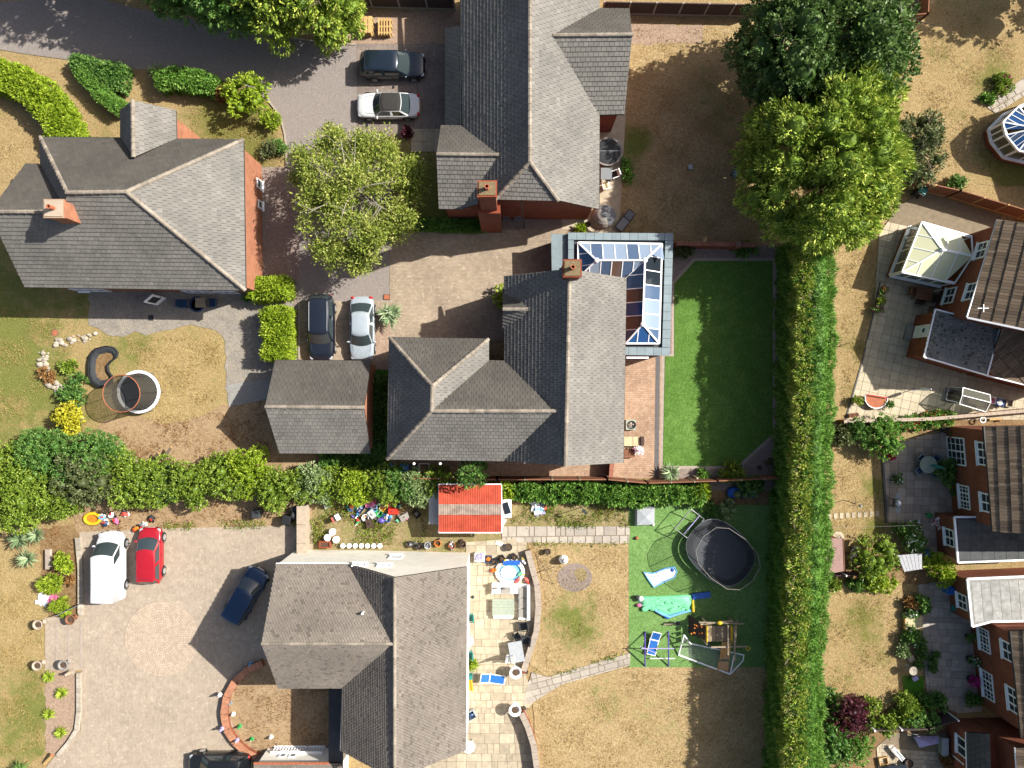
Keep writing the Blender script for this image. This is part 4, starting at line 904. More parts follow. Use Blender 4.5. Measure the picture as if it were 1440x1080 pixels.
def hedge(name, label, path, width, h, m, dens=34, k=7, Ln=.22, Wd=.1, lump=.15, cat='hedge', group=None, topz=None, round_=.35, spread=.5, m2=None, split=None, lean=0):
    """clipped hedge: foliage over a rounded box swept along a path of ground pixels"""
    q = pts(path); seg = [(q[i+1]-q[i]).length for i in range(len(q)-1)]; tot = sum(seg); c = sum(q, Vector((0,0,0)))/len(q); t = T(name, label, cat, (c.x, c.y, 0), 0, group)
    A_ = np.array([[p.x, p.y] for p in q]); cum = np.concatenate([[0], np.cumsum(seg)]); wd = width if isinstance(width, (list, tuple)) else [width]*len(q); hs = h if isinstance(h, (list, tuple)) else [h]*len(q)
    peri = 2*np.mean(hs)+np.mean(wd); n = int(dens*(tot*peri+2*np.mean(hs)*np.mean(wd)))
    def at(s, u):                        # u in 0..1 round the section (left side, top, right side)
        i = np.clip(np.searchsorted(cum, s, 'right')-1, 0, len(seg)-1); f = ((s-cum[i])/np.array(seg)[i])[:, None]; pc = A_[i]*(1-f)+A_[i+1]*f; d = unit(A_[i+1]-A_[i]); nr = np.stack([-d[:, 1], d[:, 0]], 1)
        W = np.array(wd)[i]*(1-f[:, 0])+np.array(wd)[i+1]*f[:, 0]; HH = np.array(hs)[i]*(1-f[:, 0])+np.array(hs)[i+1]*f[:, 0]
        a = HH/(2*HH+W); b_ = 1-a; rr = np.minimum(round_, W*.4)
        lx = np.where(u < a, 1, np.where(u > b_, -1, 1-2*(u-a)/(b_-a))); z = np.where(u < a, u/a, np.where(u > b_, (1-u)/(1-b_), 1.))*HH
        e_ = np.clip((np.abs(lx)*W/2-(W/2-rr))/rr, 0, 1); z = np.where((u >= a) & (u <= b_), HH-rr*(1-np.sqrt(1-np.minimum(.98, e_)**2)), np.minimum(z, HH-rr*.6))
        up = np.where((u >= a) & (u <= b_), 1-.6*e_, 0.15); sd = np.sign(lx)*np.where((u >= a) & (u <= b_), e_, 1.)
        lx = lx+lean*z/HH*0
        return np.concatenate([pc+nr*(lx*W/2)[:, None]+nr*(lean*z/HH)[:, None], z[:, None]], 1), unit(np.concatenate([nr*sd[:, None], up[:, None]], 1))
    s = RNG.uniform(0, tot, n); u = RNG.uniform(0, 1, n); p, nm = at(s, u)
    lum = np.sin(p[:, 0]*2.1+p[:, 1]*1.3)*np.sin(p[:, 1]*2.7-p[:, 0]*.9+p[:, 2]*2)*lump+RNG.normal(0, lump*.4, n); p = p+nm*lum[:, None]
    ends = int(dens*np.mean(hs)*np.mean(wd))
    for sgn, ss in ((-1, 0.), (1, tot)):
        uu = RNG.uniform(0, 1, ends); pe, _ = at(np.full(ends, ss*.9999), np.full(ends, .5)); i = 0 if sgn < 0 else len(seg)-1; d = unit(A_[i+1:i+2]-A_[i:i+1])[0]*sgn; nr = np.array([-d[1], d[0]])
        W = wd[0 if sgn < 0 else -1]; HH = hs[0 if sgn < 0 else -1]; pe[:, :2] += nr*(RNG.uniform(-.5, .5, ends)*W)[:, None]; pe[:, 2] = RNG.uniform(0, 1, ends)*HH*.97
        p = np.concatenate([p, pe]); nm = np.concatenate([nm, np.tile([d[0], d[1], .2], (ends, 1))])
    ok = p[:, 2] > .03; p, nm = p[ok], nm[ok]
    ns = max(2, int(tot/.6)); us = np.linspace(0, 1, 13); V = []
    for i in range(ns+1): pp, nn = at(np.full(13, min(tot*.9999, tot*i/ns)), us); V.append(pp-nn*(.1+lump*.5)+RNG.normal(0, .02, pp.shape))
    V = np.concatenate(V); Q = [(i*13+j, i*13+j+1, (i+1)*13+j+1, (i+1)*13+j) for i in range(ns) for j in range(12)]; V[:, 2] = np.maximum(V[:, 2], .01)
    if m2 is not None:
        sel = split(p); leafmesh('foliage', p[~sel], nm[~sel], k, Ln, Wd, spread, m, t, (V, np.array(Q)), .05); leafmesh('top_growth', p[sel], nm[sel], k, Ln, Wd, spread*1.2, m2, t, None, .07)
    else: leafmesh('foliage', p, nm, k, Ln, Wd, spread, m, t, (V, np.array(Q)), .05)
    return t
def spiky(name, label, px, py, r, h, m='leaf_yucca', heads=1, nl=70, wd=.07, cat='plant', group=None, trunk=.5, up=.5, sp=.4):
    b = P(px, py, trunk); t = T(name, label, cat, (b.x, b.y, 0), 0, group); mb = MB(); lf = MB()
    for i in range(heads):
        a = 6.28*i/max(1, heads)+.6; o = Vector((math.cos(a), math.sin(a), 0))*(sp if heads > 1 else 0); hd = b+o*1.0; hd.z = trunk+random.uniform(0,.15)
        mb.tube([(b.x,b.y,0), (hd.x,hd.y,hd.z)], [.12,.09], 6)
        for j in range(nl):
            a = random.uniform(0, 6.28); el = random.uniform(-.15, 1.2)*up*1.6; d = Vector((math.cos(a)*math.cos(el), math.sin(a)*math.cos(el), math.sin(el))); l = r*random.uniform(.7, 1.1); sd = Vector((-math.sin(a), math.cos(a), 0))*wd/2
            m1 = hd+d*l*.55; tip = hd+d*l-Vector((0,0,l*.18)); lf.add([hd-sd*.6, hd+sd*.6, m1+sd, tip, m1-sd], [(0,1,2,4),(4,2,3)], random.random())
    mb.build('stem', 'bark', t); lf.build('leaves', m, t); return t
# big trees
tree('conifer', 'big golden-green bushy conifer with feathery tips beside the tall hedge', 1110, 254, 11, 4.9, 6.5, 5.4, 5.4, 'leaf_golden', 10000, 9, .33, .1, 110, True, .5, sub=(.13,.24), limbs=9, tr=.35, scatter=.09, fill=.84)
tree('broadleaf_tree', 'massive dark green broadleaf tree overhanging the top fence', 1106, 124, 11, 5.5, 4.5, 4.8, 5.9, 'leaf_dark', 7800, 8, .25, .15, 80, True, .7, sub=(.2,.3), limbs=9, tr=.35, fill=.82)
t = T('birch_tree', 'airy yellow-green tree with pale branches overhanging the white convertible', 'tree', (517,296)); b = P(517,296); trunkmesh(t, b, (b.x, b.y, 6.2), .12, 30, (4.0, 4.2, 2.2), 'bark_pale')
PC, NC = [], []; rb = random.Random(21)
for i in range(95):
    a_ = rb.uniform(0, 6.283); d_ = math.sqrt(rb.random())*(4.5+.6*math.sin(3*a_+1)+.4*math.sin(7*a_)); c_ = np.array([b.x+d_*math.cos(a_)*.95, b.y+d_*math.sin(a_), 5.9-d_*.42+rb.uniform(-.9,.7)]); r_ = rb.uniform(.45,1.05)
    q_ = unit(RNG.normal(0,1,(62,3))); PC.append(c_+q_*np.array([r_,r_,r_*.55])*RNG.uniform(.3,1.1,(62,1))); NC.append(unit(q_+np.array([0,0,.4])))
leafmesh('crown', np.concatenate(PC), np.concatenate(NC), 7, .23, .1, .9, 'leaf_birch', t, None, .17)
tree('tree', 'grey-green small tree against the golden conifer on the northeast lawn', 1252, 232, 5, 2.2, 2.8, 2.0, 3.2, 'leaf_olive', 1100, 7, .22, .11, 24, True, .7, sub=(.22,.34))
for i, (x, y, h, rr, mm, lb) in enumerate(((467,38,7.5,2.7,'leaf_golden','golden conifer at the drive edge next to the stacked pallets'),(412,30,8.5,3.0,'leaf_golden','golden-green conifer over the drive kerb, second from the pallets'),(358,14,9,3.2,'leaf_mid','mid green conifer in the row over the shaded drive'),
    (300,-6,9,3.4,'leaf_mid','dark conifer at the far end of the row over the drive'),(225,-40,9.5,3.6,'leaf_dark','dark blue-green tree tip showing over the top of the drive'),(110,-62,9,3.4,'leaf_dark','dark leafy tree whose shadow falls on the sunlit drive mouth'))):
    tree('conifer' if i < 4 else 'broadleaf_tree', lb, x, y, h, rr, rr, h*.46, h*.5, mm, 2000, 8, .32, .11, 40, True, .5, sub=(.2,.32), group='trees along the drive', fill=.82)
tree('broadleaf_tree', 'leafy tree shading the far northeast corner of the dry lawn', 1490, -30, 8, 3.2, 3.2, 3, 5, 'leaf_mid', 700, 7, .34, .18, 24)
tree('tree', 'slim dark sapling with upright shoots behind the red roofed shed', 666, 655, 4, 1.0, 1.1, 1.6, 2.6, 'leaf_mid', 330, 7, .24, .12, 9, False, .7, limbs=5, tr=.06, sub=(.3,.45))
# tall eastern hedge
hp = [(1114,352),(1113,480),(1111,640),(1106,760),(1100,900),(1097,1150)]
def topsel(p): x = p[:, 0]/S+720; y = 540-p[:, 1]/S; e_ = np.interp(y, [380,600,900,1150], [1104,1102,1096,1093]); return (x < e_) & (p[:, 2] > 3.4) & (RNG.uniform(0, 1, len(p)) < .8)
hedge('conifer_hedge', 'tall clipped conifer hedge with browning crest running between the back gardens', hp, [2.0,2.2,2.05,2.3,2.1,2.2], [5.0,5.25,5.1,5.3,5.1,5.25], 'leaf_hedge', 46, 7, .24, .06, .2, round_=.55, m2=M['leaf_tophedge'], split=topsel, lean=-.25, spread=.45)
mb = MB(); rr = random.Random(4)
for i in range(150):
    y = rr.uniform(385, 1085); x0 = np.interp(y, [380,600,900,1150], [1140,1135,1117,1113]); b = P(x0+rr.uniform(-8,8)-6, y, 4.9); b.z = 4.75+rr.uniform(0,.5); mb.tube([b, b+Vector((rr.uniform(-.3,.3), rr.uniform(-.3,.3), rr.uniform(.0,.25)))], [.03,.012], 4)
o = [q for q in bpy.data.objects if q.name.startswith('conifer_hedge')][0]; mb.build('dead_twigs', 'wood_grey', o, kind='stuff')
# front garden hedges of the western house
hedge('box_hedge', 'bright lime curved hedge sweeping round the front lawn', [(-60,108),(0,112),(40,122),(75,145),(100,180),(110,215)], [2.0,2.0,2.0,2.1,2.1,1.9], 1.6, 'leaf_lime', 60, 7, .18, .09, .12)
hedge('box_hedge', 'dark triangular patch of hedge at the roadside beside the porch wing', [(112,92),(150,112),(185,118)], [.8,1.8,1.6], 1.1, 'leaf_mid', 55, 7, .16, .09, .1)
hedge('box_hedge', 'flat clipped green hedge slanting towards the porch wing', [(124,108),(150,136),(180,160)], [.8,.9,.9], 1.3, 'leaf_hedge', 80, 7, .13, .06, .05)
hedge('box_hedge', 'pale sunlit hedge block between the drive and the front path', [(232,122),(262,118),(310,128)], [1.1,1.4,1.1], 1.4, 'leaf_hedge', 60, 7, .17, .09, .12)
bush('shrub', 'tall lime shrub casting a dark shadow on the front lawn', 345, 132, 1.5, 2.6, 'leaf_lime', 420, 8, .24, .1, 16)
bush('shrub', 'reddish brown small shrub next to the pale hedge block', 312, 130, .6, 1.0, 'leaf_brown', 120)
bush('shrub', 'small lime bush at the bend of the drive kerb', 380, 168, .7, 1.2, 'leaf_lime', 160)
bush('lavender_bush', 'grey-green lavender bush below the drive bend', 382, 212, .85, .8, 'leaf_olive', 220, 8, .2, .06)
bush('shrub', 'dark green shrub under the brick corner by the drive', 392, 208, .5, .7, 'leaf_mid', 120)
bush('variegated_shrub', 'pale variegated shrub at the roadside end of the hedge', 222, 103, .6, 1.2, 'leaf_pale', 120)
hedge('golden_conifer_hedge', 'short golden conifer hedge against the brick corner of the western house', [(362,410),(412,408)], 1.25, 1.7, 'leaf_lime', 55, 8, .26, .08, .12, spread=.6)
hedge('golden_conifer_hedge', 'golden conifer hedge block screening the patio from the parked cars', [(396,438),(400,475),(396,505)], [1.5,1.7,1.6], 1.9, 'leaf_lime', 55, 8, .26, .08, .14, spread=.6)
hedge('low_hedge', 'low deep green hedge strip in the shade of the chimney breast', [(574,317),(684,319)], .75, .6, 'leaf_hedge', 80, 7, .14, .07, .05)
bush('shrub', 'bright green shrub squeezed against the porch of the central house', 703, 418, .45, 1.4, 'leaf_lime', 140, ry=.8)
bush('maroon_shrub', 'small maroon shrub by the path slabs', 572, 186, .35, .6, 'leaf_purple', 110)
# long mixed hedge between the plots
hd = [('leaf_laurel',30,655,60,2.6,40),('leaf_mid',65,640,52,2.9,38),('leaf_laurel',15,700,62,2.8,48),('leaf_mid',120,645,58,3.0,40),('leaf_olive',124,672,50,3.2,46),('leaf_laurel',80,695,40,2.6,36),('leaf_laurel',178,670,48,2.7,42),('leaf_laurel',215,678,42,2.6,40),
      ('leaf_dark',236,682,26,2.5,26),('leaf_laurel',275,680,44,2.6,40),('leaf_laurel',320,672,44,2.7,42),('leaf_lime',352,665,40,2.5,38),('leaf_laurel',395,684,44,2.5,40),('leaf_pale',440,682,34,2.0,30),('leaf_laurel',470,684,34,2.0,30),('leaf_lime',500,684,30,2.0,28),
      ('leaf_laurel',540,680,30,2.1,32),('leaf_mid',565,678,32,2.2,30),('leaf_pale',590,684,30,2.1,28),('leaf_laurel',620,680,30,2.0,26)]
lab = {'leaf_laurel':'glossy laurel shrub','leaf_mid':'mid green bushy shrub','leaf_olive':'dull grey-green dome shaped shrub','leaf_dark':'dark blue-green holly shrub','leaf_lime':'yellow-lime shrub','leaf_pale':'pale variegated shrub'}
plc = ['beside the side lawn','above the side lawn','over the spiky palms','near the stacked planks','bulging out of','beside the yellow toy pile','over the white van','over the red car','wedged into','at the middle of','above the drive rubble','towards the garage back wall','at the wall top','next to the garage mulch','behind the junk pile','above the toy heap','near the blue bins','beside the blue bins','close to the red shed','touching the red shed roof']
for i, (mm, x, y, rp, h, ryp) in enumerate(hd):
    bush('hedge_shrub', lab[mm]+' '+plc[i]+(' the long mixed hedge' if plc[i] in ('bulging out of','wedged into','at the middle of') else ' in the long mixed hedge'), x, y, rp*S*.95, h, mm, int(480+rp*rp*.5), 7, .16, .088, 20, ryp*S*.95, 'hedge', 'shrubs of the long mixed hedge', sub=(.26,.42))
hedge('ivy_bank', 'shaded green ivy bank behind the garage', [(455,648),(500,650),(535,640)], [1.3,1.5,1.2], .7, 'leaf_mid', 45, 7, .2, .12, .15)
hedge('ivy_bank', 'narrow dark greenery between the garage and central house', [(536,530),(536,640)], .8, .9, 'leaf_mid', 45, 7, .2, .12, .15)
hedge('cherry_laurel_hedge', 'low bright green hedge along the fence below the central house', [(705,692),(790,690),(880,694),(985,693)], [.6,1.0,1.1,.9], [.8,1.1,1.2,1.0], 'leaf_hedge', 55, 7, .24, .11, .2, spread=.6)
bush('shrub', 'yellow flowering shrub at the end of the low fence hedge', 985, 690, .7, 1.0, 'leaf_lime', 160, flowers=('leaf_yellow', 40))
bush('shrub', 'ragged green bush overhanging the blue covered heap', 1052, 684, 1.2, 1.3, 'leaf_mid', 220, ry=.6)
bush('shrub', 'pale leaved bush by the play lawn top edge', 1022, 716, .6, .9, 'leaf_pale', 120); bush('shrub', 'green weedy bush beside the tubular frame', 1000, 718, .6, .6, 'leaf_mid', 120)
bush('shrub', 'leafy shrub at the right flank of the red shed', 712, 690, .6, 1.2, 'leaf_lime', 140)
# plants in beds
bush('shrub', 'brilliant yellow round shrub beside the rockery', 98, 586, 1.1, 1.7, 'leaf_yellow', 330, 8, .2, .11)
bush('rockery_bush', 'spreading olive-green bush over the rockery stones', 106, 546, 1.15, .8, 'leaf_mid', 260, ry=1.4)
bush('rockery_bush', 'russet heather clump in the rockery', 66, 527, .5, .5, 'leaf_brown', 120); bush('rockery_bush', 'light green cushion plant at the rockery middle', 96, 515, .6, .5, 'leaf_laurel', 120)
for i, (x, y, r) in enumerate(((28,758,.95),(52,752,.85),(40,785,.9))): spiky('palm', ['fountain-like spiky palm under the laurel hedge','spiky palm next to the bed edging stones','spiky palm leaning over the pale lawn'][i], x, y, r, 1.2, nl=90, group='spiky palms at the hedge corner', trunk=.9)
bush('shrub', 'green-yellow mounded shrub in the bed left of the van', 88, 792, .7, 1.0, 'leaf_lime', 200); bush('grassy_shrub', 'lime grassy clump above the pink sheet', 70, 822, .8, .8, 'leaf_lime', 190, 9, .3, .05)
bush('grassy_shrub', 'lime tuft below the pink sheet by the steps', 84, 853, .65, .7, 'leaf_lime', 170, 9, .28, .05); bush('shrub', 'orange tinged small plant near the van wheel', 98, 815, .35, .4, 'leaf_brown', 60)
for i, (x, y) in enumerate(((69,951),(88,973),(70,1003),(87,1029))): spiky('grass_tuft', ['bright grass tuft nearest the stone urn by the steps','bright grass tuft second down the gravel bed','bright grass tuft at the lawn side of the gravel bed','bright grass tuft lowest in the gravel bed'][i], x, y, .55, .5, 'leaf_lime', 1, 120, .05, 'ornamental grass', 'grass tufts in the gravel bed', .12)
spiky('palm', 'feathery green plant at the lawn corner by the leaning log', 30, 1082, .9, .8, 'leaf_mid', 1, 90, .06, trunk=.5)
spiky('yucca', 'double headed yucca next to the pale saloon car', 548, 443, .85, 1, 'leaf_yucca', 3, 60, .08, trunk=.9, sp=.32)
spiky('yucca', 'large spiky yucca at the corner of the artificial lawn', 943, 664, .85, 1, 'leaf_yucca', 1, 90, .09, trunk=.6)
bush('shrub', 'small green dome plant below the artificial lawn edge', 988, 667, .38, .6, 'leaf_hedge', 90); bush('shrub', 'yellow splashed round shrub at the cut corner of the artificial lawn', 1030, 667, .85, 1.1, 'leaf_laurel', 220, flowers=('leaf_yellow', 30))
bush('shrub', 'dull brownish shrub under the brick garden wall', 962, 354, .7, .9, 'leaf_olive', 180); bush('shrub', 'straggly green shrub in the gravel by the golden conifer', 1050, 352, .9, .8, 'leaf_mid', 160, ry=.5)
bush('shrub', 'vivid weed patch beside the hot tub patio edge', 880, 240, .35, .5, 'leaf_hedge', 130, ry=1.2); bush('shrub', 'small plant under the orangery corner', 818, 322, .35, .5, 'leaf_lime', 80)
# east side shrubs
bush('shrub', 'large round dark green shrub at the chequered patio corner', 1240, 613, 1.5, 2.0, 'leaf_hedge', 520, 8, .18, .08, 18); bush('shrub', 'leafy green shrub beside the round dark shrub', 1205, 606, .9, 1.5, 'leaf_mid', 240); bush('shrub', 'grey leaved shrub against the conifer hedge', 1183, 612, .8, 1.4, 'leaf_olive', 200)
for i, x in enumerate(range(1268, 1340, 13)): bush('rose_bush', ['rose bush next to the round shrub','rose bush with red blooms, second from the round shrub','rose bush in the middle of the brick bed','rose bush beyond the bed middle','rose bush near the house end of the bed','rose bush touching the house corner'][i], x, 595-i*1.5, .55, .9, 'leaf_hedge', 110, flowers=('flower_red', 14), group='roses along the boundary wall')
bush('shrub', 'tall loose olive shrub beside the grey corrugated lean-to', 1230, 790, 1.75, 2.4, 'leaf_laurel', 520, 7, .2, .09, 20, ry=1.9); bush('hydrangea', 'dark hydrangea with white flower heads by the lean-to', 1278, 756, 1.3, 1.3, 'leaf_mid', 380, ry=1.2, flowers=('flower_white', 34))
bush('shrub', 'bright bushy shrub at the corner of the dark flat roof', 1318, 800, 1.45, 1.6, 'leaf_lime', 380, ry=1.0); bush('shrub', 'lime ground hugging shrub at the top of the lower lawn', 1240, 820, 1.3, .8, 'leaf_lime', 260, ry=.55); bush('shrub', 'low mixed border plant near the wire fence end', 1172, 822, .5, .6, 'leaf_laurel', 100)
bush('shrub', 'mixed border plants left of the lime shrub', 1205, 824, .7, .5, 'leaf_mid', 130, ry=.4)
bush('shrub', 'rusty leaved shrub above the wooden planter', 1284, 848, .5, .7, 'leaf_brown', 140); bush('shrub', 'small green tree-like shrub on the flagstones', 1298, 852, .6, 1.0, 'leaf_mid', 150); bush('shrub', 'silver leaved shrub on the lawn edge', 1269, 915, .5, .6, 'leaf_pale', 120); bush('shrub', 'dark purple-green shrub below the wooden planter', 1280, 893, .8, .7, 'leaf_mid', 170, flowers=('flower_white', 8)); bush('shrub', 'low green bushes along the flagstone edge', 1292, 915, .45, .5, 'leaf_mid', 140, ry=1.4)
bush('acer', 'deep purple acer shrub against the conifer hedge', 1192, 1002, 1.3, 2.0, 'leaf_purple', 480, 8, .2, .1, 16, ry=1.6); bush('shrub', 'dark green shrub between hedge and purple acer', 1168, 990, .6, 1.6, 'leaf_mid', 170, ry=1.1); bush('shrub', 'yellow-green shrub right of the purple acer', 1222, 990, .8, .9, 'leaf_laurel', 180)
bush('shrub', 'large mid green shrub below the purple acer', 1172, 1048, 1.5, 2.0, 'leaf_mid', 420, 7, .22, .12, 16, ry=1.8); bush('shrub', 'lighter bushy shrub beside the folded lilac parasol', 1208, 1045, 1.1, 1.5, 'leaf_hedge', 260, ry=1.5)
bush('shrub', 'leafy light green shrub at the foot of the lower lawn', 1272, 998, 1.2, 1.1, 'leaf_laurel', 280); bush('shrub', 'dark rounded shrub on the flagstone corner', 1312, 988, 1.0, 1.0, 'leaf_mid', 240, ry=.7); bush('climber', 'leafy climber spilling over the fence panels', 1240, 1022, 1.2, 1.6, 'leaf_laurel', 220, ry=.5); bush('climber', 'green climber along the fence towards the brick house', 1300, 1012, 1.6, 1.5, 'leaf_mid', 260, ry=.45)
bush('shrub', 'dark potted shrub between the french doors and kitchen window', 1332, 664, .85, 1.2, 'leaf_mid', 240, ry=1.1); bush('shrub', 'flowering border clump round the stone walk', 1412, 118, .9, .5, 'leaf_laurel', 150, flowers=('flower_pink', 10)); bush('shrub', 'low green plants at the walk end by the lawn', 1390, 140, .5, .4, 'leaf_hedge', 100); bush('shrub', 'hebe bush behind the brown panel fence', 1345, 256, .7, 1.0, 'leaf_mid', 150, ry=.4)

def scatter(name, polys, n, m, Ln, Wd, k=6, z=.05):
    w = [[(p.x, p.y) for p in pts(q)] for q in polys]; ar = np.array([abs(area(q)) for q in w]); P_ = []
    for q, a in zip(w, ar/ar.sum()):
        xs = [p[0] for p in q]; ys = [p[1] for p in q]; c = 0
        while c < n*a:
            x, y = random.uniform(min(xs), max(xs)), random.uniform(min(ys), max(ys))
            if inside(q, x, y) and math.sin(x*1.3+2)*math.sin(y*1.7+1)+random.uniform(-.6, .6) > .1: P_.append((x, y, z)); c += 1
    c = np.array(P_); leafmesh(name, c, np.tile([0, 0, 1.], (len(c), 1)), k, Ln, Wd, .8, m, None, None, .06, kind='stuff')
scatter('weeds', [[(437,700),(600,740),(600,765),(437,765)],[(706,690),(880,705),(880,740),(720,735)],[(740,735),(886,735),(886,742),(740,742)],[(740,762),(886,762),(886,768),(740,768)],[(230,735),(420,728),(420,742),(230,745)],[(740,940),(770,955),(886,918),(886,914),(770,948)]], 1500, 'leaf_laurel', .16, .05)
scatter('dry_weeds', [[(437,695),(600,700),(600,765),(437,765)],[(706,690),(880,705),(880,735),(720,735)],[(110,712),(420,700),(420,740),(110,745)],[(100,640),(200,590),(320,575),(380,560),(380,640),(250,650)],[(64,740),(118,740),(118,860),(68,865)],[(326,970),(470,945),(470,1055),(360,1058)]], 3200, 'leaf_brown', .13, .035)
scatter('lawn_tufts', [[(742,770),(884,770),(884,915),(770,945),(757,850)],[(760,985),(880,945),(1080,945),(1080,1090),(765,1090)],[(885,40),(1050,40),(1050,330),(875,330)],[(0,200),(60,195),(0,240)],[(1165,630),(1235,640),(1240,770),(1165,750)],[(1165,832),(1268,832),(1270,975),(1165,980)],[(1290,10),(1440,10),(1400,240),(1300,230)]], 9000, 'leaf_straw', .11, .03, 5)
scatter('lawn_tufts', [[(0,430),(120,460),(60,560),(0,620)],[(180,475),(310,475),(310,560),(230,590)],[(0,800),(60,830),(60,1050),(0,1060)],[(270,150),(395,170),(400,240),(270,190)],[(1185,360),(1230,350),(1215,500),(1185,580)]], 4500, 'leaf_straw', .11, .03, 5)
# ---------------------------------------------------------------- vehicles (front towards local +X)
def paint(name, c, rough=.28, metal=.3):
    m, t, b = nodes(name); b.inputs['Base Color'].default_value = (*c, 1); b.inputs['Roughness'].default_value = rough; b.inputs['Metallic'].default_value = metal; b.inputs['Coat Weight'].default_value = .6; b.inputs['Coat Roughness'].default_value = .06
    f = noise(t, N(t, 'ShaderNodeTexCoord').outputs['Object'], 3, 4); t.links.new(mixc(t, ramp(t, f, .3, .7), sc3(c, .93), sc3(c, 1.06)), b.inputs['Base Color']); return m
paint('paint_navy', A('#23303e',.6)); paint('paint_white', (.5,.51,.52), .35, 0); paint('paint_black', (.012,.016,.026)); paint('paint_ice', A('#c6d2da',.6), .28, .25); paint('paint_red', A('#c02030',.62), .3, .15); paint('paint_blue', A('#2a4a70',.55)); paint('paint_dark', (.012,.013,.014))
glass('car_glass', (.03,.042,.045), .03, 1, 1.); mat('tyre', (.015,.015,.016), .85, .1); mat('alloy', (.5,.51,.53), .3, .08, metal=.7); mat('soft_top', A('#3a3836',.55), .9, .15, 6, .2); mat('lamp_clear', (.3,.32,.34), .1, .05); mat('lamp_red', (.35,.01,.012), .2, .05); mat('plate', (.6,.55,.2), .4, .05); mat('plate_white', (.7,.7,.7), .4, .05); mat('trim_black', (.012,.012,.013), .5, .1)
def lerp_tab(tab, x):
    for (x0, y0), (x1, y1) in zip(tab, tab[1:]):
        if x <= x1: f = (x-x0)/(x1-x0) if x1 > x0 else 0; f = f*f*(3-2*f); return y0+(y1-y0)*f
    return tab[-1][1]
def car(label, px, py, head, Ln, Wd, Ht, pm, roofm=None, cat='car', name='parked_car', ws=(.30,.47), rw=(.97,.80), belt=.92, hood=.82, boot=None, van=False, rails=False, roofw=.80, zc=.7, plates=True, spoiler=False):
    """ws: windscreen base/top, rw: rear window base/top as fractions of the length from the nose"""
    b = P(px, py, zc); t = T(name, label, cat, (b.x, b.y, 0), head); hl, hw = Ln/2, Wd/2; boot = boot or belt; X = lambda f: hl-f*Ln
    wt = [(0,.46),(.012,.64),(.04,.82),(.09,.93),(.17,.985),(.3,1),(.7,1),(.86,.97),(.94,.9),(.975,.78),(.992,.66),(1,.52)] if not van else [(0,.5),(.02,.7),(.06,.86),(.14,.97),(.3,1),(.9,1),(.98,.97),(1,.92)]
    zt = [(0,hood-.22),(.03,hood-.08),(.12,hood),(ws[0],belt-.01),(ws[0]+.06,belt+.02),(rw[0]-.04 if rw[0] < .93 else .93,boot+.02),(rw[0],boot),(.985,boot-.06),(1,boot-.2)]
    fs = [0,.008,.02,.04,.07,.11,.16,.22,.28,.34,.4,.48,.56,.64,.72,.79,.85,.9,.94,.965,.985,1]; mb = MB(); V = []; F = []
    for f in fs:
        w = hw*lerp_tab(wt, f); z = lerp_tab(zt, f); lo = .24+(.12 if f < .03 or f > .97 else 0)
        half = [(.86,lo),(.97,lo+.08),(1.0,.42),(1.0,.58),(.985,z*.86),(.95,z-.06),(.89,z-.012),(.7,z+.012),(.35,z+.026),(0,z+.032)]
        V += [(X(f), w*a, q) for a, q in half]+[(X(f), -w*a, q) for a, q in half[-2::-1]]
    k = 19
    for i in range(len(fs)-1):
        for j in range(k-1): F.append((i*k+j, i*k+j+1, (i+1)*k+j+1, (i+1)*k+j))
    F += [tuple(range(k-1,-1,-1)), tuple((len(fs)-1)*k+j for j in range(k))]; mb.add(V, F); body = L(mb, 'body', pm, t, True)
    # cabin shell: base ring and roof ring
    xb0, xt0, xt1, xb1 = X(ws[0]), X(ws[1]), X(rw[1]), X(rw[0]); zb = belt; wb, wr = hw*.93, hw*roofw; zr = Ht
    def ring(x0, x1, w, z, fr, rr, cr=.05, n=9):
        out = []
        for i in range(n):
            f = -1+2*i/(n-1); out.append((x0+fr*(1-f*f), w*f*(1 if abs(f) < .99 else .97), z+cr*(1-f*f)))
        for i in range(n):
            f = 1-2*i/(n-1); out.append((x1-rr*(1-f*f), w*f*(1 if abs(f) < .99 else .97), z+cr*(1-f*f)*.7))
        return out
    base = ring(xb0, xb1, wb, zb-.03, .2, .03 if van else .14, .0); top = ring(xt0, xt1, wr, zr-.05, .13, .02 if van else .1, .045); n = 9; m2 = 18
    cb = MB(); cb.add(base+top, [(i, (i+1)%m2, m2+(i+1)%m2, m2+i) for i in range(m2)]); L(cb, 'pillars', pm, t, True)
    edge = top; cxm = (xt0+xt1)/2; top = [(cxm+(x-cxm)*.955, y*.9, z+.045) for x, y, z in edge]
    rf = MB(); tv = []; ff = []
    for j in range(7):
        g = j/6
        for i in range(n):
            a = top[i]; c = top[m2-1-i]; p = Vector(a).lerp(Vector(c), g); p.z += .03*math.sin(math.pi*g); tv.append(p)
    for j in range(6):
        for i in range(n-1): ff.append((j*n+i, j*n+i+1, (j+1)*n+i+1, (j+1)*n+i))
    o_ = len(tv); tv += [Vector(p) for p in edge]; bd = [i for i in range(n)]+[6*n+n-1-i for i in range(n)]
    ff += [(bd[i], o_+i, o_+(i+1)%m2, bd[(i+1)%m2]) for i in range(m2)]
    rf.add(tv, ff); roof = L(rf, 'roof', roofm or pm, t, True)
    def panel(q, mname, nm, par, off=.012, shrink=.06, gx=6):
        a, b_, c, d = [Vector(p) for p in q]; nn = (b_-a).cross(d-a).normalized(); cen = (a+b_+c+d)/4
        if nn.dot(cen-Vector((0,0,.6))) < 0: nn = -nn
        pts_ = [cen+(p-cen)*(1-shrink)+nn*off for p in (a,b_,c,d)]; return L(MB().add(pts_, [(0,1,2,3)]), nm, mname, par)
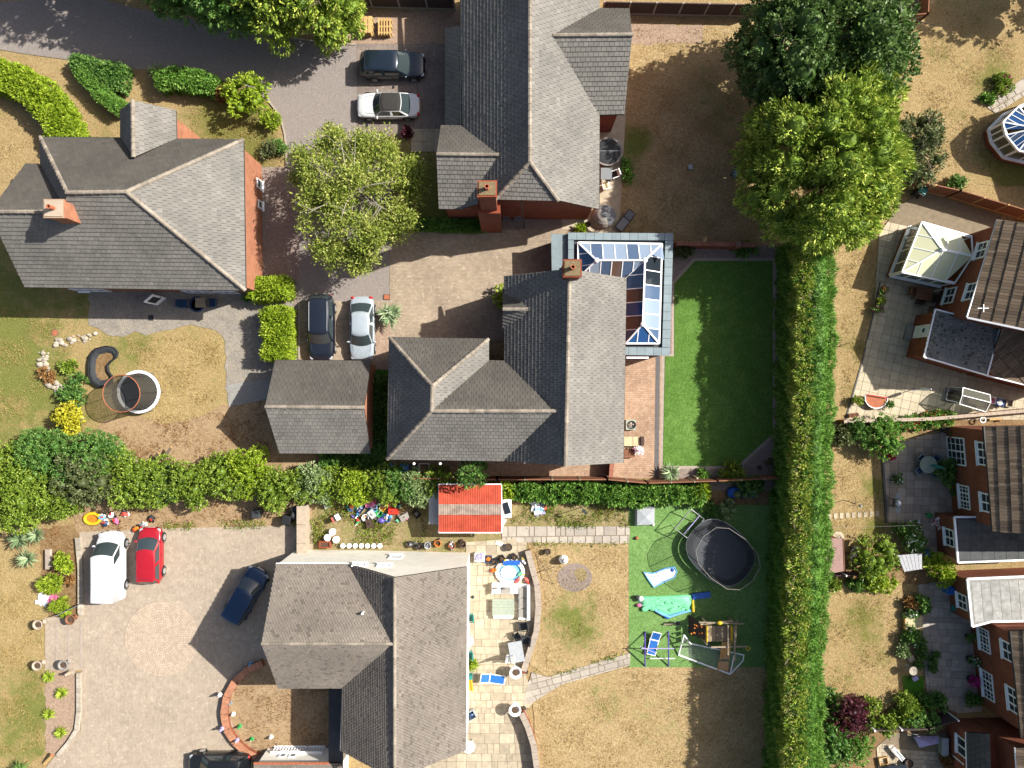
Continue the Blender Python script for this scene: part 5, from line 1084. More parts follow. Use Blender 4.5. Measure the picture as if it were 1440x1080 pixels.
    # windscreen and rear window follow the curved rings
    def curved(i0, nm, mname):
        mb = MB(); v = []; f = []
        for g in (.06, .35, .65, .94):
            for i in range(n):
                a, c = Vector(base[i0+i]), Vector(edge[i0+i]); p = a.lerp(c, g); p.y *= .93; cen = Vector((p.x, 0, zb-.6)); d = Vector((1 if i0 == 0 else -1, 0, .9)).normalized(); v.append(p+d*.022)
        for r_ in range(3):
            for i in range(n-1): f.append((r_*n+i, r_*n+i+1, (r_+1)*n+i+1, (r_+1)*n+i))
        mb.add(v, f); return L(mb, nm, mname, t, True)
    wsn = curved(0, 'windscreen', 'car_glass')
    for sg in (-1, 1): L(MB().beam((xb0+.14, sg*wb*.15, zb+.05), (xb0+.0, sg*wb*.15-.5, zb+.06), .025), 'wiper', 'trim_black', wsn)
    if not van: curved(9, 'rear_window', 'car_glass')
    for sg in (-1, 1):
        y0, y1 = sg*wb*.985, sg*wr*.99; fr_, to_ = (.0, .22) if van else (.0, 1.)
        segs = [(0,.2)] if van else [(.02,.48),(.52,.97)]
        for f0, f1 in segs:
            q = [(xb0+(xb1-xb0)*f0, y0, zb), (xb0+(xb1-xb0)*f1, y0, zb), (xt0+(xt1-xt0)*(f1 if not van else f1), y1, zr-.07), (xt0+(xt1-xt0)*f0, y1, zr-.07)]
            panel(q, 'car_glass', 'side_window', t, .014, .1)
        L(MB().ball((xb0-.14, sg*(hw+.05), zb+.04), .07, .13, .07), 'wing_mirror', pm, t, True)
        L(MB().ball((X(.05), sg*hw*.72, hood-.13), .17, .17, .05), 'headlight', 'lamp_clear', t, True)
        L(MB().ball((X(.975), sg*hw*.72, boot-.1), .1, .17, .1), 'tail_light', 'lamp_red', t, True)
        L(MB().beam((X(.52), sg*hw*.995, .74), (X(.46), sg*hw*.995, .74), .03), 'door_handle', 'trim_black', t)
        if rails: L(MB().tube([(xt0-.1, sg*wr*.86, zr), (xt0-.3, sg*wr*.86, zr+.05), (xt1+.3, sg*wr*.86, zr+.05), (xt1+.12, sg*wr*.86, zr)], .025), 'roof_rail', 'alloy', roof)
        for fx in (.19, .80):
            wh = MB().tube([(X(fx), sg*(hw-.2), .33), (X(fx), sg*(hw+.012), .33)], .33, 20); w_ = L(wh, 'wheel', 'tyre', t, False)
            L(MB().tube([(X(fx), sg*(hw-.02), .33), (X(fx), sg*(hw+.022), .33)], .22, 14), 'rim', 'alloy', w_)
            L(MB().tube([(X(fx)+.39*math.cos(a*.35), sg*(hw+.002), .33+.39*math.sin(a*.35)) for a in range(0, 10)], .035, 5), 'wheel_arch', 'trim_black', t)
    L(MB().box(hl-.02, hl+.012, -.26, .26, .42, .53), 'number_plate', 'plate_white', t); L(MB().box(-hl-.012, -hl+.02, -.26, .26, .55, .66), 'number_plate', 'plate', t)
    L(MB().box(hl-.035, hl+.006, -.42, .42, .3, .4), 'grille', 'trim_black', t)
    # bonnet shut lines
    for sg in (-1, 1): L(MB().tube([(X(.06), sg*hw*.55, lerp_tab(zt,.06)+.017), (X(.15), sg*hw*.66, lerp_tab(zt,.15)+.016), (X(ws[0]-.02), sg*hw*.74, lerp_tab(zt,ws[0]-.02)+.012)], .012, 4), 'bonnet_line', 'trim_black', body)
    if spoiler: L(MB().box(xt1-.16, xt1+.05, -wr*.9, wr*.9, zr-.05, zr-.01), 'spoiler', pm, roof)
    return t, (xt0, xt1, wr, zr)
c1, g = car('dark navy estate car with grey roof beside the gravel yard', 553, 92, 0, 4.65, 1.86, 1.62, 'paint_navy', None, ws=(.27,.43), rw=(.985,.88), belt=.98, hood=.9, spoiler=True)
c2, g = car('white convertible with black fabric roof half under the birch tree', 546, 148, R(180), 4.55, 1.82, 1.4, 'paint_white', 'soft_top', ws=(.30,.42), rw=(.83,.70), belt=.86, hood=.78, roofw=.74)
c3, g = car('glossy black estate car parked next to the golden hedge', 452, 461, R(-90), 4.75, 1.86, 1.66, 'paint_black', None, ws=(.28,.42), rw=(.98,.9), belt=.98, hood=.9, rails=True)
c4, g = car('pale silver-blue saloon car parked beside the yucca', 509, 462, R(-90), 4.65, 1.8, 1.42, 'paint_ice', None, ws=(.26,.41), rw=(.88,.72), belt=.88, hood=.8, boot=.9, roofw=.72)
c5, g = car('white panel van parked against the planting bed', 154, 796, R(90), 4.9, 1.9, 1.98, 'paint_white', None, cat='van', name='panel_van', ws=(.17,.33), rw=(.995,.985), belt=1.12, hood=1.0, van=True, roofw=.86, zc=.9)
mb = MB()
for i in range(9): mb.box(-1.9+i*.33, -1.88+i*.33, -.74, .74, 2.035, 2.05)
L(mb, 'roof_ribs', 'pale_grey', c5)
c6, g = car('small red hatchback parked next to the white van', 211, 781, R(90), 4.0, 1.72, 1.46, 'paint_red', None, ws=(.2,.4), rw=(.97,.89), belt=.94, hood=.84, spoiler=True)
c7, g = car('dark blue hatchback parked askew in the shadow of the chalet', 345, 837, R(60), 4.25, 1.78, 1.5, 'paint_blue', None, ws=(.22,.39), rw=(.98,.92), belt=.94, hood=.86)
c8, g = car('black car at the foot of the drive, mostly out of sight', 309, 1077, R(180), 4.5, 1.84, 1.5, 'paint_dark', None, ws=(.24,.4), rw=(.97,.86), belt=.93, hood=.86)
# ---------------------------------------------------------------- fences, walls
def fence(label, path, h, n_each, m, postm='concrete_post', board=True, slats=0, name='panel_fence', cat='fence', thick=.04, closeboard=True):
    q = pts(path); c = sum(q, Vector((0,0,0)))/len(q); t = T(name, label, cat, (c.x, c.y, 0)); tot = 0
    for a, b in zip(q, q[1:]):
        n = max(1, round((b-a).length/n_each)); d = (b-a).normalized()
        for i in range(n):
            p, r_ = a.lerp(b, i/n), a.lerp(b, (i+1)/n); j = random.uniform(-.02,.02); p2, r2_ = p+d*.06, r_-d*.06; z0 = .28 if board else .04
            pn = MB(); k = 10; pn.beam(p2+Vector((0,0,(h+z0)/2)), r2_+Vector((0,0,(h+z0)/2)), thick*.5, h-z0-.02)
            for u in range(k): w = p2.lerp(r2_, (u+.5)/k); pn.obox((w.x, w.y, (h+z0)/2+j), (r2_-p2).length/k*.42, thick*.75, (h-z0)/2, math.atan2(d.y, d.x), random.random())
            panel = pn.build('panel', m, t); MB().beam(p2+Vector((0,0,h+j)), r2_+Vector((0,0,h+j)), .07, .04).build('capping_rail', m, panel)
            if board: MB().beam(p2+Vector((0,0,.14)), r2_+Vector((0,0,.14)), .05, .26).build('gravel_board', postm, t)
            MB().beam(p, p+Vector((0,0,h+.06)), .11).build('post', postm, t)
        MB().beam(b, b+Vector((0,0,h+.06)), .11).build('post', postm, t)
    return t
fence('dark panel fence with concrete posts above the gravel yard', [(486,10),(640,14)], 1.75, 1.85, 'fence_dark')
fence('dark panel fence with concrete posts along the top of the dry garden', [(846,20),(1060,24)], 1.75, 1.85, 'fence_dark')
fence('brown panel fence with timber posts behind the cream patio', [(1262,262),(1330,277),(1460,316)], 1.8, 1.85, 'fence_brown', 'wood_new')
fence('short red-brown fence corner beside the dark broadleaf tree', [(1268,36),(1288,34),(1290,-10)], 1.6, 1.6, 'fence_brown')
fence('dark brown fence dividing the central plot from the rough ground', [(540,668),(700,670),(850,670),(905,675),(1000,672),(1096,668)], 1.75, 1.85, 'fence_brown', 'wood_grey', False)
fence('grey timber fence with white posts below the purple acer', [(1216,1014),(1290,1012),(1330,1000)], 1.5, 1.6, 'fence_dark', 'white_paint', False)
fence('thin fence at the foot of the brown roofed shed', [(1158,806),(1206,804)], .9, 1.2, 'fence_dark', 'white_paint', False)
def gwall(label, path, h, m, w=.22, capm='stone_cap', name='garden_wall', cat='wall', seg=.45, capw=.06, pillars=()):
    q = pts(path); c = sum(q, Vector((0,0,0)))/len(q); t = T(name, label, cat, (c.x, c.y, 0)); mb = MB(); o = [Vector((p.x,p.y,0)) for p in q]
    for a, b in zip(o, o[1:]): mb.beam(a+Vector((0,0,h/2)), b+(b-a).normalized()*w*.4+Vector((0,0,h/2)), w, h)
    mb.build('wall_body', m, t)
    for a, b in zip(o, o[1:]):
        n = max(1, int((b-a).length/seg))
        for i in range(n): p, r_ = a.lerp(b, i/n), a.lerp(b, (i+.97)/n); MB().beam(p+Vector((0,0,h+.03)), r_+Vector((0,0,h+.03)), w+capw, .06).build('coping_stone', capm, t)
    for x, y in pillars: p = P(x, y); MB().box(p.x-.2, p.x+.2, p.y-.2, p.y+.2, 0, h+.2).build('pillar', m, t)
    return t
mat('brick_cap', A('#b0745c',.55), .9, .2, 5, rnd=.15); mat('brick_edge', A('#c98d6c',.55), .9, .2, 5, rnd=.15)
gwall('red brick garden wall joining the orangery to the golden conifer', [(945,347),(1054,349)], 1.3, 'brick_red', .24, 'brick_cap', pillars=((1030,349),))
gwall('cream capped boundary wall between cream patio and rose bed', [(1178,592),(1300,588),(1460,574)], 1.0, 'brick_red', .18)
gwall('buff topped wall dividing the front drive from the junk yard', [(430,708),(430,786)], 1.1, 'stone_cap', .62, 'stone_cap', seg=1.2, capw=.04)
gwall('curved brick retaining wall round the chalet front bed', [(372,930),(352,938),(334,954),(322,976),(318,1000),(322,1022),(334,1040),(350,1054),(362,1060)], .45, 'brick_red', .42, 'brick_edge', seg=.22)
gwall('curved stone edged wall along the sandstone patio top lawn', [(742,772),(748,795),(755,820),(757,850),(754,885),(744,915),(736,940)], .5, 'brick_red', .36, 'kerb', seg=.5)
gwall('curved stone edged wall beside the lower lawn', [(733,996),(742,1015),(750,1040),(754,1070),(755,1110),(755,1150)], .8, 'brick_red', .36, 'kerb', seg=.5)
gwall('low stone edging along the planting bed by the van', [(112,755),(116,800),(116,862)], .25, 'stone', .3, 'stone', seg=.4); gwall('low broken stone edging along the gravel bed', [(113,945),(113,1000),(110,1025),(98,1044),(84,1060)], .2, 'stone', .25, 'stone', seg=.35)
gwall('brick side wall closing the central paved drive by the orangery', [(856,668),(858,640)], 1.2, 'brick_red', .24, 'brick_cap')
gwall('dark timber edged retaining wall at the northern garden paving', [(545,660),(546,690)], 1.2, 'brick_red', .2, 'stone_cap')
gwall('raised brick flower bed end wall beside the chequered patio', [(1330,606),(1400,601)], .6, 'brick_red', .22, 'brick_cap')
# ---------------------------------------------------------------- small things
def pot(label, px, py, r, h, m, plant=None, name='plant_pot', group=None, ph=.4, fl=None, cat='pot'):
    t = T(name, label, cat, (px, py), 0, group); L(MB().lathe((0,0,0), [(r*.68,0),(r*.95,h*.85),(r*1.08,h*.86),(r*1.08,h),(r*.9,h),(r*.86,h*.9)], 14), 'pot', m, t, False); L(MB().lathe((0,0,0), [(r*.86,h*.9),(.001,h*.93)], 14), 'soil', 'soil_pot', t)
    if plant:
        b = P(px, py); p, n, bl = crownpts((b.x, b.y, h+ph*.4), (r*1.3, r*1.3, ph*.6), 6, 70, (.35,.5), low=-.2); leafmesh('foliage', p, n, 6, .16, .07, .6, plant, t, None, .04)
        if fl: i = RNG.choice(len(p), min(16, len(p)), False); leafmesh('flowers', p[i]+n[i]*.05, n[i], 5, .1, .09, .9, fl, t, None, .03)
    return t
def urn(label, px, py, s, m='white_plastic', group=None, name='urn', soil='soil_pot'):
    t = T(name, label, 'urn', (px, py), 0, group); L(MB().lathe((0,0,0), [(.2*s,0),(.2*s,.06*s),(.08*s,.12*s),(.08*s,.3*s),(.26*s,.5*s),(.32*s,.72*s),(.36*s,.75*s),(.36*s,.8*s),(.3*s,.8*s),(.27*s,.7*s)], 16), 'bowl', m, t, True); L(MB().lathe((0,0,0), [(.2*s,.72*s),(.001,.74*s)], 14), 'soil', soil, t); return t
def wbin(label, px, py, rz, m, lid=None, group=None):
    t = T('wheelie_bin', label, 'bin', (px, py), rz, group); mb = MB(); mb.add([(-.22,-.24,.06),(.22,-.24,.06),(.22,.24,.06),(-.22,.24,.06),(-.27,-.3,.95),(.29,-.3,.95),(.29,.3,.95),(-.27,.3,.95)], [(3,2,1,0),(4,5,6,7),(0,1,5,4),(1,2,6,5),(2,3,7,6),(3,0,4,7)]); L(mb, 'body', m, t)
    L(MB().add([(-.3,-.31,.96),(.32,-.31,.96),(.32,.31,.96),(-.3,.31,.96),(-.26,-.26,1.06),(.2,-.26,1.03),(.2,.26,1.03),(-.26,.26,1.06)], [(3,2,1,0),(4,5,6,7),(0,1,5,4),(1,2,6,5),(2,3,7,6),(3,0,4,7)]), 'lid', lid or m, t); L(MB().beam((-.34,-.25,.95),(-.34,.25,.95),.04), 'handle', 'black_plastic', t)
    for sg in (-1,1): L(MB().tube([(-.24,sg*.2,.1),(-.24,sg*.27,.1)], .1, 10), 'wheel', 'tyre', t)
    return t
def chair(label, px, py, rz, m, legm=None, s=1, group=None, cushion=None, name='garden_chair'):
    t = T(name, label, 'chair', (px, py), rz, group); w = .26*s; legm = legm or m
    L(MB().box(-w, w, -w, w, .40, .45), 'seat', cushion or m, t); L(MB().obox((-w-.05,0,.68), .03, w, .26, 0, tilt=-.2), 'backrest', m, t)
    for a, b in ((-1,-1),(1,-1),(1,1),(-1,1)): L(MB().beam((a*w*.9,b*w*.95,0),(a*w*.9,b*w*.95,.4),.04), 'leg', legm, t)
    for b in (-1,1): L(MB().beam((-w-.04,b*(w+.02),.62),(w,b*(w+.02),.62),.05,.03).beam((w*.9,b*(w+.02),.45),(w*.9,b*(w+.02),.62),.03), 'armrest', m, t)
    return t
def table(label, px, py, rz, lx, ly, h, m, legm=None, rnd=False, name='garden_table', slats=0):
    t = T(name, label, 'table', (px, py), rz); legm = legm or m
    if rnd: L(MB().lathe((0,0,0), [(lx,h-.04),(lx*1.02,h-.02),(lx,h)], 24), 'table_top', m, t)
    elif slats:
        for i in range(slats): y = -ly+2*ly*(i+.5)/slats; L(MB().box(-lx, lx, y-ly/slats*.9, y+ly/slats*.9, h-.04, h), 'slat', m, t)
    else: L(MB().box(-lx, lx, -ly, ly, h-.05, h), 'table_top', m, t)
    for a, b in ((-1,-1),(1,-1),(1,1),(-1,1)): L(MB().beam((a*lx*(.6 if rnd else .9), b*(lx*.6 if rnd else ly*.88), 0), (a*lx*(.6 if rnd else .9), b*(lx*.6 if rnd else ly*.88), h-.04), .05), 'leg', legm, t)
    return t
def lounger(label, px, py, rz, fm='white_plastic', cm='blue_plastic', Ln=1.85, w=.6, back=.35):
    t = T('sun_lounger', label, 'lounger', (px, py), rz); hl = Ln/2; x = hl*.25
    for b in (-1,1): L(MB().tube([(-hl,b*w/2,.34),(x,b*w/2,.34),(hl,b*w/2,.34+back)], .03, 6), 'side_rail', fm, t)
    for a in (-hl*.8, x, ): L(MB().tube([(a,-w/2,.34),(a,-w/2,0)], .025, 6).tube([(a,w/2,.34),(a,w/2,0)], .025, 6), 'leg_pair', fm, t)
    L(MB().tube([(-hl,-w/2,.34),(-hl,w/2,.34)], .03, 6).tube([(hl,-w/2,.34+back),(hl,w/2,.34+back)], .03, 6).tube([(x,-w/2-.05,.37),(x,w/2+.05,.37)], .04, 6), 'crossbar', fm, t)
    L(MB().box(-hl+.05, x-.04, -w/2+.03, w/2-.03, .33, .36), 'sling', cm, t); L(MB().add([(x+.04,-w/2+.03,.36),(hl-.05,-w/2+.03,.34+back),(hl-.05,w/2-.03,.34+back),(x+.04,w/2-.03,.36)], [(0,1,2,3)]), 'back_sling', cm, t); return t
def crate(label, px, py, rz, m, lx=.3, ly=.2, h=.28, z=0, name='crate', group=None, fill=None):
    b = P(px, py); t = T(name, label, 'crate', (b.x, b.y, z), rz, group); mb = MB(); mb.box(-lx,lx,-ly,ly,0,.03)
    for a in (-1,1): mb.box(a*lx-.02,a*lx+.02,-ly,ly,.03,h); mb.box(-lx+.02,lx-.02,a*ly-.02,a*ly+.02,.03,h)
    L(mb, 'box', m, t); L(MB().box(-lx-.02,lx+.02,-ly-.03,-ly-.021,h-.04,h).box(-lx-.02,lx+.02,ly+.021,ly+.03,h-.04,h), 'rim', m, t)
    if fill: L(MB().ball((0,0,h*.7), lx*.8, ly*.8, h*.4, 10, 5, .5, .2), 'contents', fill, t)
    return t
def lump(name, label, cat, px, py, parts, group=None, rz=0):
    """thing from a list of (part name, material, builder) in local coordinates"""
    t = T(name, label, cat, (px, py), rz, group)
    for nm, m, mb in parts: L(mb, nm, m, t)
    return t
def heap(mb, n, rx, ry, h, s=.15):
    for i in range(n):
        a = random.uniform(0,6.28); d = math.sqrt(random.random()); mb.obox((rx*d*math.cos(a), ry*d*math.sin(a), h*(1-d*.6)*random.uniform(.4,1)), s*random.uniform(.6,1.6), s*random.uniform(.4,1), .03, random.uniform(0,3), tilt=random.uniform(-.4,.4))
    return mb
def parasol(label, px, py, rz, m, h=2.3, r=.16, z=0, lean=0):
    t = T('closed_parasol', label, 'parasol', (px, py), rz); e_ = Vector((lean, 0, h)); L(MB().tube([(0,0,0), e_], .025, 6), 'pole', 'metal_grey', t); L(MB().tube([e_*.45, e_*.6, e_*.97], [r*.8, r, .04], 10), 'canopy', m, t); L(MB().lathe((0,0,0), [(.25,0),(.25,.06),(.05,.1)], 12), 'base', 'concrete_post', t); return t
# pallets in the gravel yard
for j, (x, y, n, lb) in enumerate(((517,41,5,'stack of new timber pallets with wide boards by the golden conifer'),(543,42,4,'lower stack of timber pallets with open gaps'))):
    t = T('pallet_stack', lb, 'pallets', (x, y), 0)
    for k in range(n):
        z = k*.15
        for i in range(3): L(MB().box(-.5,.5,-.5+i*.45,-.4+i*.45,z,z+.09), 'bearer', 'wood_new', t)
        for i in range(3 if j == 0 else 5): wd = 1/(3 if j == 0 else 5); L(MB().box(-.5+i*wd+.01,-.5+i*wd+wd*(.86 if j == 0 else .6),-.6,.6,z+.092,z+.118), 'board', 'wood_new', t)
# west garden: pond, trampoline, rockery
pp = [(153,487),(163,489),(168,496),(166,503),(159,508),(154,514),(155,522),(160,529),(160,537),(152,543),(141,544),(132,538),(128,527),(128,512),(130,500),(137,491)]
t = T('pond_liner', 'kidney shaped black pond liner lying empty by the trampoline', 'pond', (146,517)); cx_ = sum(p[0] for p in pp)/16; cy_ = sum(p[1] for p in pp)/16; rimo = pts(pp); inner = [P(cx_+(x-cx_)*.62, cy_+(y-cy_)*.68) for x, y in pp]
mb = MB(); n = 16
for i in range(n):
    j = (i+1)%n; a, b, c, d = rimo[i], rimo[j], inner[j], inner[i]; mb.add([(a.x,a.y,.05),(b.x,b.y,.05),(b.x*.92+c.x*.08,b.y*.92+c.y*.08,.36),(a.x*.92+d.x*.08,a.y*.92+d.y*.08,.36),(c.x*.5+b.x*.5,c.y*.5+b.y*.5,.33),(d.x*.5+a.x*.5,d.y*.5+a.y*.5,.33),(c.x,c.y,.14),(d.x,d.y,.14)], [(0,1,2,3),(3,2,4,5),(5,4,6,7)])
mb.build('liner', 'mat_black', t, True); MB().prism(inner, .06, .145).build('pond_floor', 'soil', t); MB().tube([(p.x,p.y,.36) for p in rimo], .05, 6, closed=True).build('rim', 'black_plastic', t)
t = T('trampoline', 'round trampoline with white pad and sagging brown net', 'trampoline', (195,551)); c = P(195,551,.7); k = 24; rr = 1.55
cirl = lambda cx, cy, z, r, n=24: [(cx+r*math.cos(6.2832*i/n), cy+r*math.sin(6.2832*i/n), z) for i in range(n)]
MB().lathe((c.x,c.y,0), [(rr*.88,.705),(.001,.69)], 32).build('jumping_mat', 'mat_black', t); MB().lathe((c.x,c.y,0), [(rr*.87,.71),(rr*.88,.74),(rr,.74),(rr,.68),(rr*.87,.7)], 32, caps=False).build('safety_pad', 'white_plastic', t)
MB().tube(cirl(c.x,c.y,.66,rr), .035, 6, closed=True).build('frame_ring', 'metal_grey', t)
for i in range(6): a = i*1.047; MB().tube([(c.x+rr*math.cos(a),c.y+rr*math.sin(a),.66),(c.x+rr*math.cos(a),c.y+rr*math.sin(a),0)], .03, 6).build('leg', 'metal_grey', t); MB().tube([(c.x+rr*.9*math.cos(a),c.y+rr*.9*math.sin(a),.6),(c.x+rr*.84*math.cos(a)-.3,c.y+rr*.84*math.sin(a)-.1,2.5)], .02, 6).build('net_pole', 'black_plastic', t)
lo, hi = cirl(c.x,c.y,.74,rr*.84), cirl(c.x-.3,c.y-.1,2.5,rr*.84); MB().add(lo+hi, [(i,(i+1)%24,24+(i+1)%24,24+i) for i in range(24)]).build('net', 'net_brown', t, True); MB().tube(hi, .03, 6, closed=True).build('top_ring', 'terracotta', t)
rng2 = random.Random(9)
rk = T('rockery', 'curved rockery of pale stones beside the pond liner', 'rockery', (80,510)); 
for i in range(110):
    f = i/110; a = R(205)-R(150)*f; x = 112+52*math.cos(a)*-1 if False else 108-50*math.sin(math.pi*f*.78+.15); y = 562-92*f; x += rng2.uniform(-5,9); y += rng2.uniform(-4,4)
    if f > .72: x = 72+(f-.72)*230+rng2.uniform(-5,5); y = 482-(f-.72)*40+rng2.uniform(-5,8)
    p = P(x, y); s_ = rng2.uniform(.07,.24); MB().ball((p.x,p.y,s_*.4), s_, s_*rng2.uniform(.6,1), s_*.7, 7, 5, .5, .15).build('rock', 'stone', rk)
lump('manhole_cover', 'round rusty manhole cover in the back lawn', 'manhole', 78, 468, [('cover','terracotta',MB().lathe((0,0,0),[(.22,.05),(.22,.075),(.001,.08)],20)),('rim','kerb_dark',MB().lathe((0,0,0),[(.26,.03),(.26,.07),(.225,.07)],20,caps=False))])
lump('drain_cover', 'small square drain cover in the shaded old patio', 'drain', 213, 447, [('cover','mat_black',MB().box(-.2,.2,-.2,.2,.06,.075)),('frame','kerb',MB().box(.201,.27,-.25,.25,.06,.08))])
for i, (x0,y0,x1,y1,lb) in enumerate(((211,650,223,637,'short weathered plank propped in the hedge'),(228,646,241,629,'long weathered plank leaning out of the hedge'),(176,640,195,650,'pale split log lying at the hedge edge'))):
    a, b = P(x0,y0,.2), P(x1,y1,.9 if i < 2 else .25); t = T('plank' if i < 2 else 'log', lb, 'plank' if i < 2 else 'log', (a.x,a.y,0)); (MB().beam(a,b,.22,.05) if i < 2 else MB().tube([a,b],[.14,.1],8)).build('board' if i < 2 else 'trunk', 'wood_grey', t); MB().beam(a.lerp(b,.94), a.lerp(b,1.01), .21 if i<2 else .1, .055).build('end_grain', 'wood_new', t)
table('small dark table in the shade below the western house', 287, 427, 0, .35, .35, .7, 'wood_grey'); lump('round_paddling_pool', 'small dark blue paddling pool in the shade by the patio table', 'paddling pool', 278, 428, [('ring','dark_blue',MB().lathe((0,0,0),[(.5,.02),(.58,.1),(.5,.2),(.42,.1)],20,caps=False)),('water','deep_blue',MB().lathe((0,0,0),[(.45,.09),(.001,.09)],20))])
chair('dark garden chair on the shaded patio left of the pool', 262, 428, 0, 'dark_blue'); chair('dark garden chair right of the shaded patio table', 303, 427, R(180), 'dark_blue'); pot('small white pot under the shaded house wall', 350, 421, .15, .3, 'white_plastic', 'leaf_mid')
# northern garden furniture
lump('hot_tub', 'round grey hot tub with wet dark cover against the northern house', 'hot tub', 853, 218, [('shell','rattan_grey',MB().lathe((0,0,0),[(.93,0),(1.02,.75),(1.04,.85),(.9,.86)],28)),('cover','dark_blue' if False else 'mat_black',MB().lathe((0,0,0),[(.92,.84),(.9,.9),(.6,.94),(.001,.96)],28)),('cover_seam','grey_plastic',MB().box(-.88,.88,-.02,.02,.945,.965)),('step','grey_plastic',MB().box(-.3,.3,-1.35,-1.06,0,.35))])
table('grey outdoor table beside the hot tub', 851, 248, 0, .4, .42, .72, 'grey_plastic'); chair('white chair with brown cushion by the grey table', 863, 248, R(200), 'white_plastic', s=.9, cushion='brown_dark'); chair('pale folding chair below the grey table', 851, 264, R(110), 'white_plastic', s=.8, cushion='tan_cloth')
lump('daybed', 'round rattan daybed with folding grey hood beside the brick gable', 'daybed', 849, 306, [('base','rattan_grey',MB().lathe((0,0,0),[(.75,0),(.85,.3),(.85,.38),(.001,.38)],24)),('cushion','grey_plastic',MB().lathe((.03,0,0),[(.78,.38),(.8,.46),(.74,.52),(.001,.53)],24)),
    ('hood','cushion_grey',MB().add([(.9*math.cos(a)*math.cos(b)-.12, .9*math.sin(a)*math.cos(b)-.05, .45+1.0*math.sin(b)) for b in (0,.35,.7,1.0,1.25) for a in [2.2+i*.27 for i in range(12)]], [(r*12+i, r*12+i+1, (r+1)*12+i+1, (r+1)*12+i) for r in range(4) for i in range(11)]))])
lounger('dark grey sun lounger on the dry garden by the orangery', 878, 312, R(52), 'black_plastic', 'grey_plastic', 1.6, .6, .2)
pot('dark pot in the brick corner beside the daybed', 826, 317, .2, .4, 'black_plastic')
t = lump('ride_on_toy', 'blue ride-on toy car in the shaded garden', 'toy car', 1034, 244, [('body','blue_plastic',MB().ball((0,0,.3),.42,.25,.18)),('seat','deep_blue',MB().ball((-.1,0,.45),.16,.16,.1)),('steering_wheel','black_plastic',MB().tube(cirl(.15,0,.52,.1,10),.015,5,closed=True))]+[('wheel','black_plastic',MB().tube([(a*.26,b*.2,.12),(a*.26,b*.28,.12)],.12,10)) for a in (-1,1) for b in (-1,1)], rz=R(60))
lump('storage_box', 'little grey box left on the dry garden', 'box', 970, 236, [('box','grey_plastic',MB().box(-.14,.14,-.16,.16,0,.2)),('lid','pale_grey',MB().box(-.15,.15,-.17,.17,.202,.23))])
# central patio
lump('fire_pit', 'square fire pit table with round bowl of stones', 'fire pit', 886, 597, [('table','sage',MB().box(-.36,.36,-.36,.36,0,.4)),('bowl','black_plastic',MB().lathe((.06,0,0),[(.24,.402),(.3,.46),(.22,.44),(.001,.43)],18)),('logs','stone',heap(MB(),14,.18,.18,.1,.05))]) 
bpy.data.objects[[o.name for o in bpy.data.objects if o.name.startswith('logs')][0]].location.z = .42
lump('garden_sofa', 'pale two seat garden sofa under the eave of the central house', 'sofa', 888, 620, [('frame','wood_grey',MB().box(-.75,.85,-.36,.36,.1,.3)),('seat_cushion','tan_cloth',MB().box(-.73,.02,-.34,.34,.3,.46)),('seat_cushion','tan_cloth',MB().box(.05,.55,-.34,.34,.3,.46)),('side_panel','brown_dark',MB().box(.58,.82,-.3,.34,.3,.62))])
pot('purple flowering pot at the end of the timber bench', 896, 633, .2, .4, 'grey_plastic', 'flower_white', fl='flower_pink'); table('slatted brown bench table beside the purple pot', 881, 637, 0, .55, .3, .42, 'wood_brown', slats=5)
lump('post_stub', 'short leaning timber post under the fence', 'post', 973, 668, [('post','wood_grey',MB().beam((0,0,0),(.15,-.1,1.0),.1)),('cap','stone_cap',MB().obox((.15,-.1,1.03),.07,.07,.03))])
pot('round stone bowl planter in the gravel corner', 1082, 648, .35, .3, 'stone', 'leaf_olive', ph=.2); pot('dark little pot in the gravel corner', 1067, 657, .15, .2, 'black_plastic')
t = lump('doormat', 'small brown doormat at the edge of the paved drive', 'doormat', 544, 418, [('mat','terracotta',MB().box(-.2,.2,-.16,.16,.08,.095)),('border','brown_dark',MB().box(-.24,.24,-.2,.2,.075,.085))])
wbin('blue lidded bin under the eave next to the hedge', 550, 656, R(10), 'blue_plastic'); wbin('second blue bin behind the central house', 571, 656, 0, 'blue_plastic'); wbin('black bin between the blue bin and the white tub', 585, 657, 0, 'black_plastic'); crate('white tub beside the black bin', 597, 656, 0, 'white_plastic', .35, .25, .5)
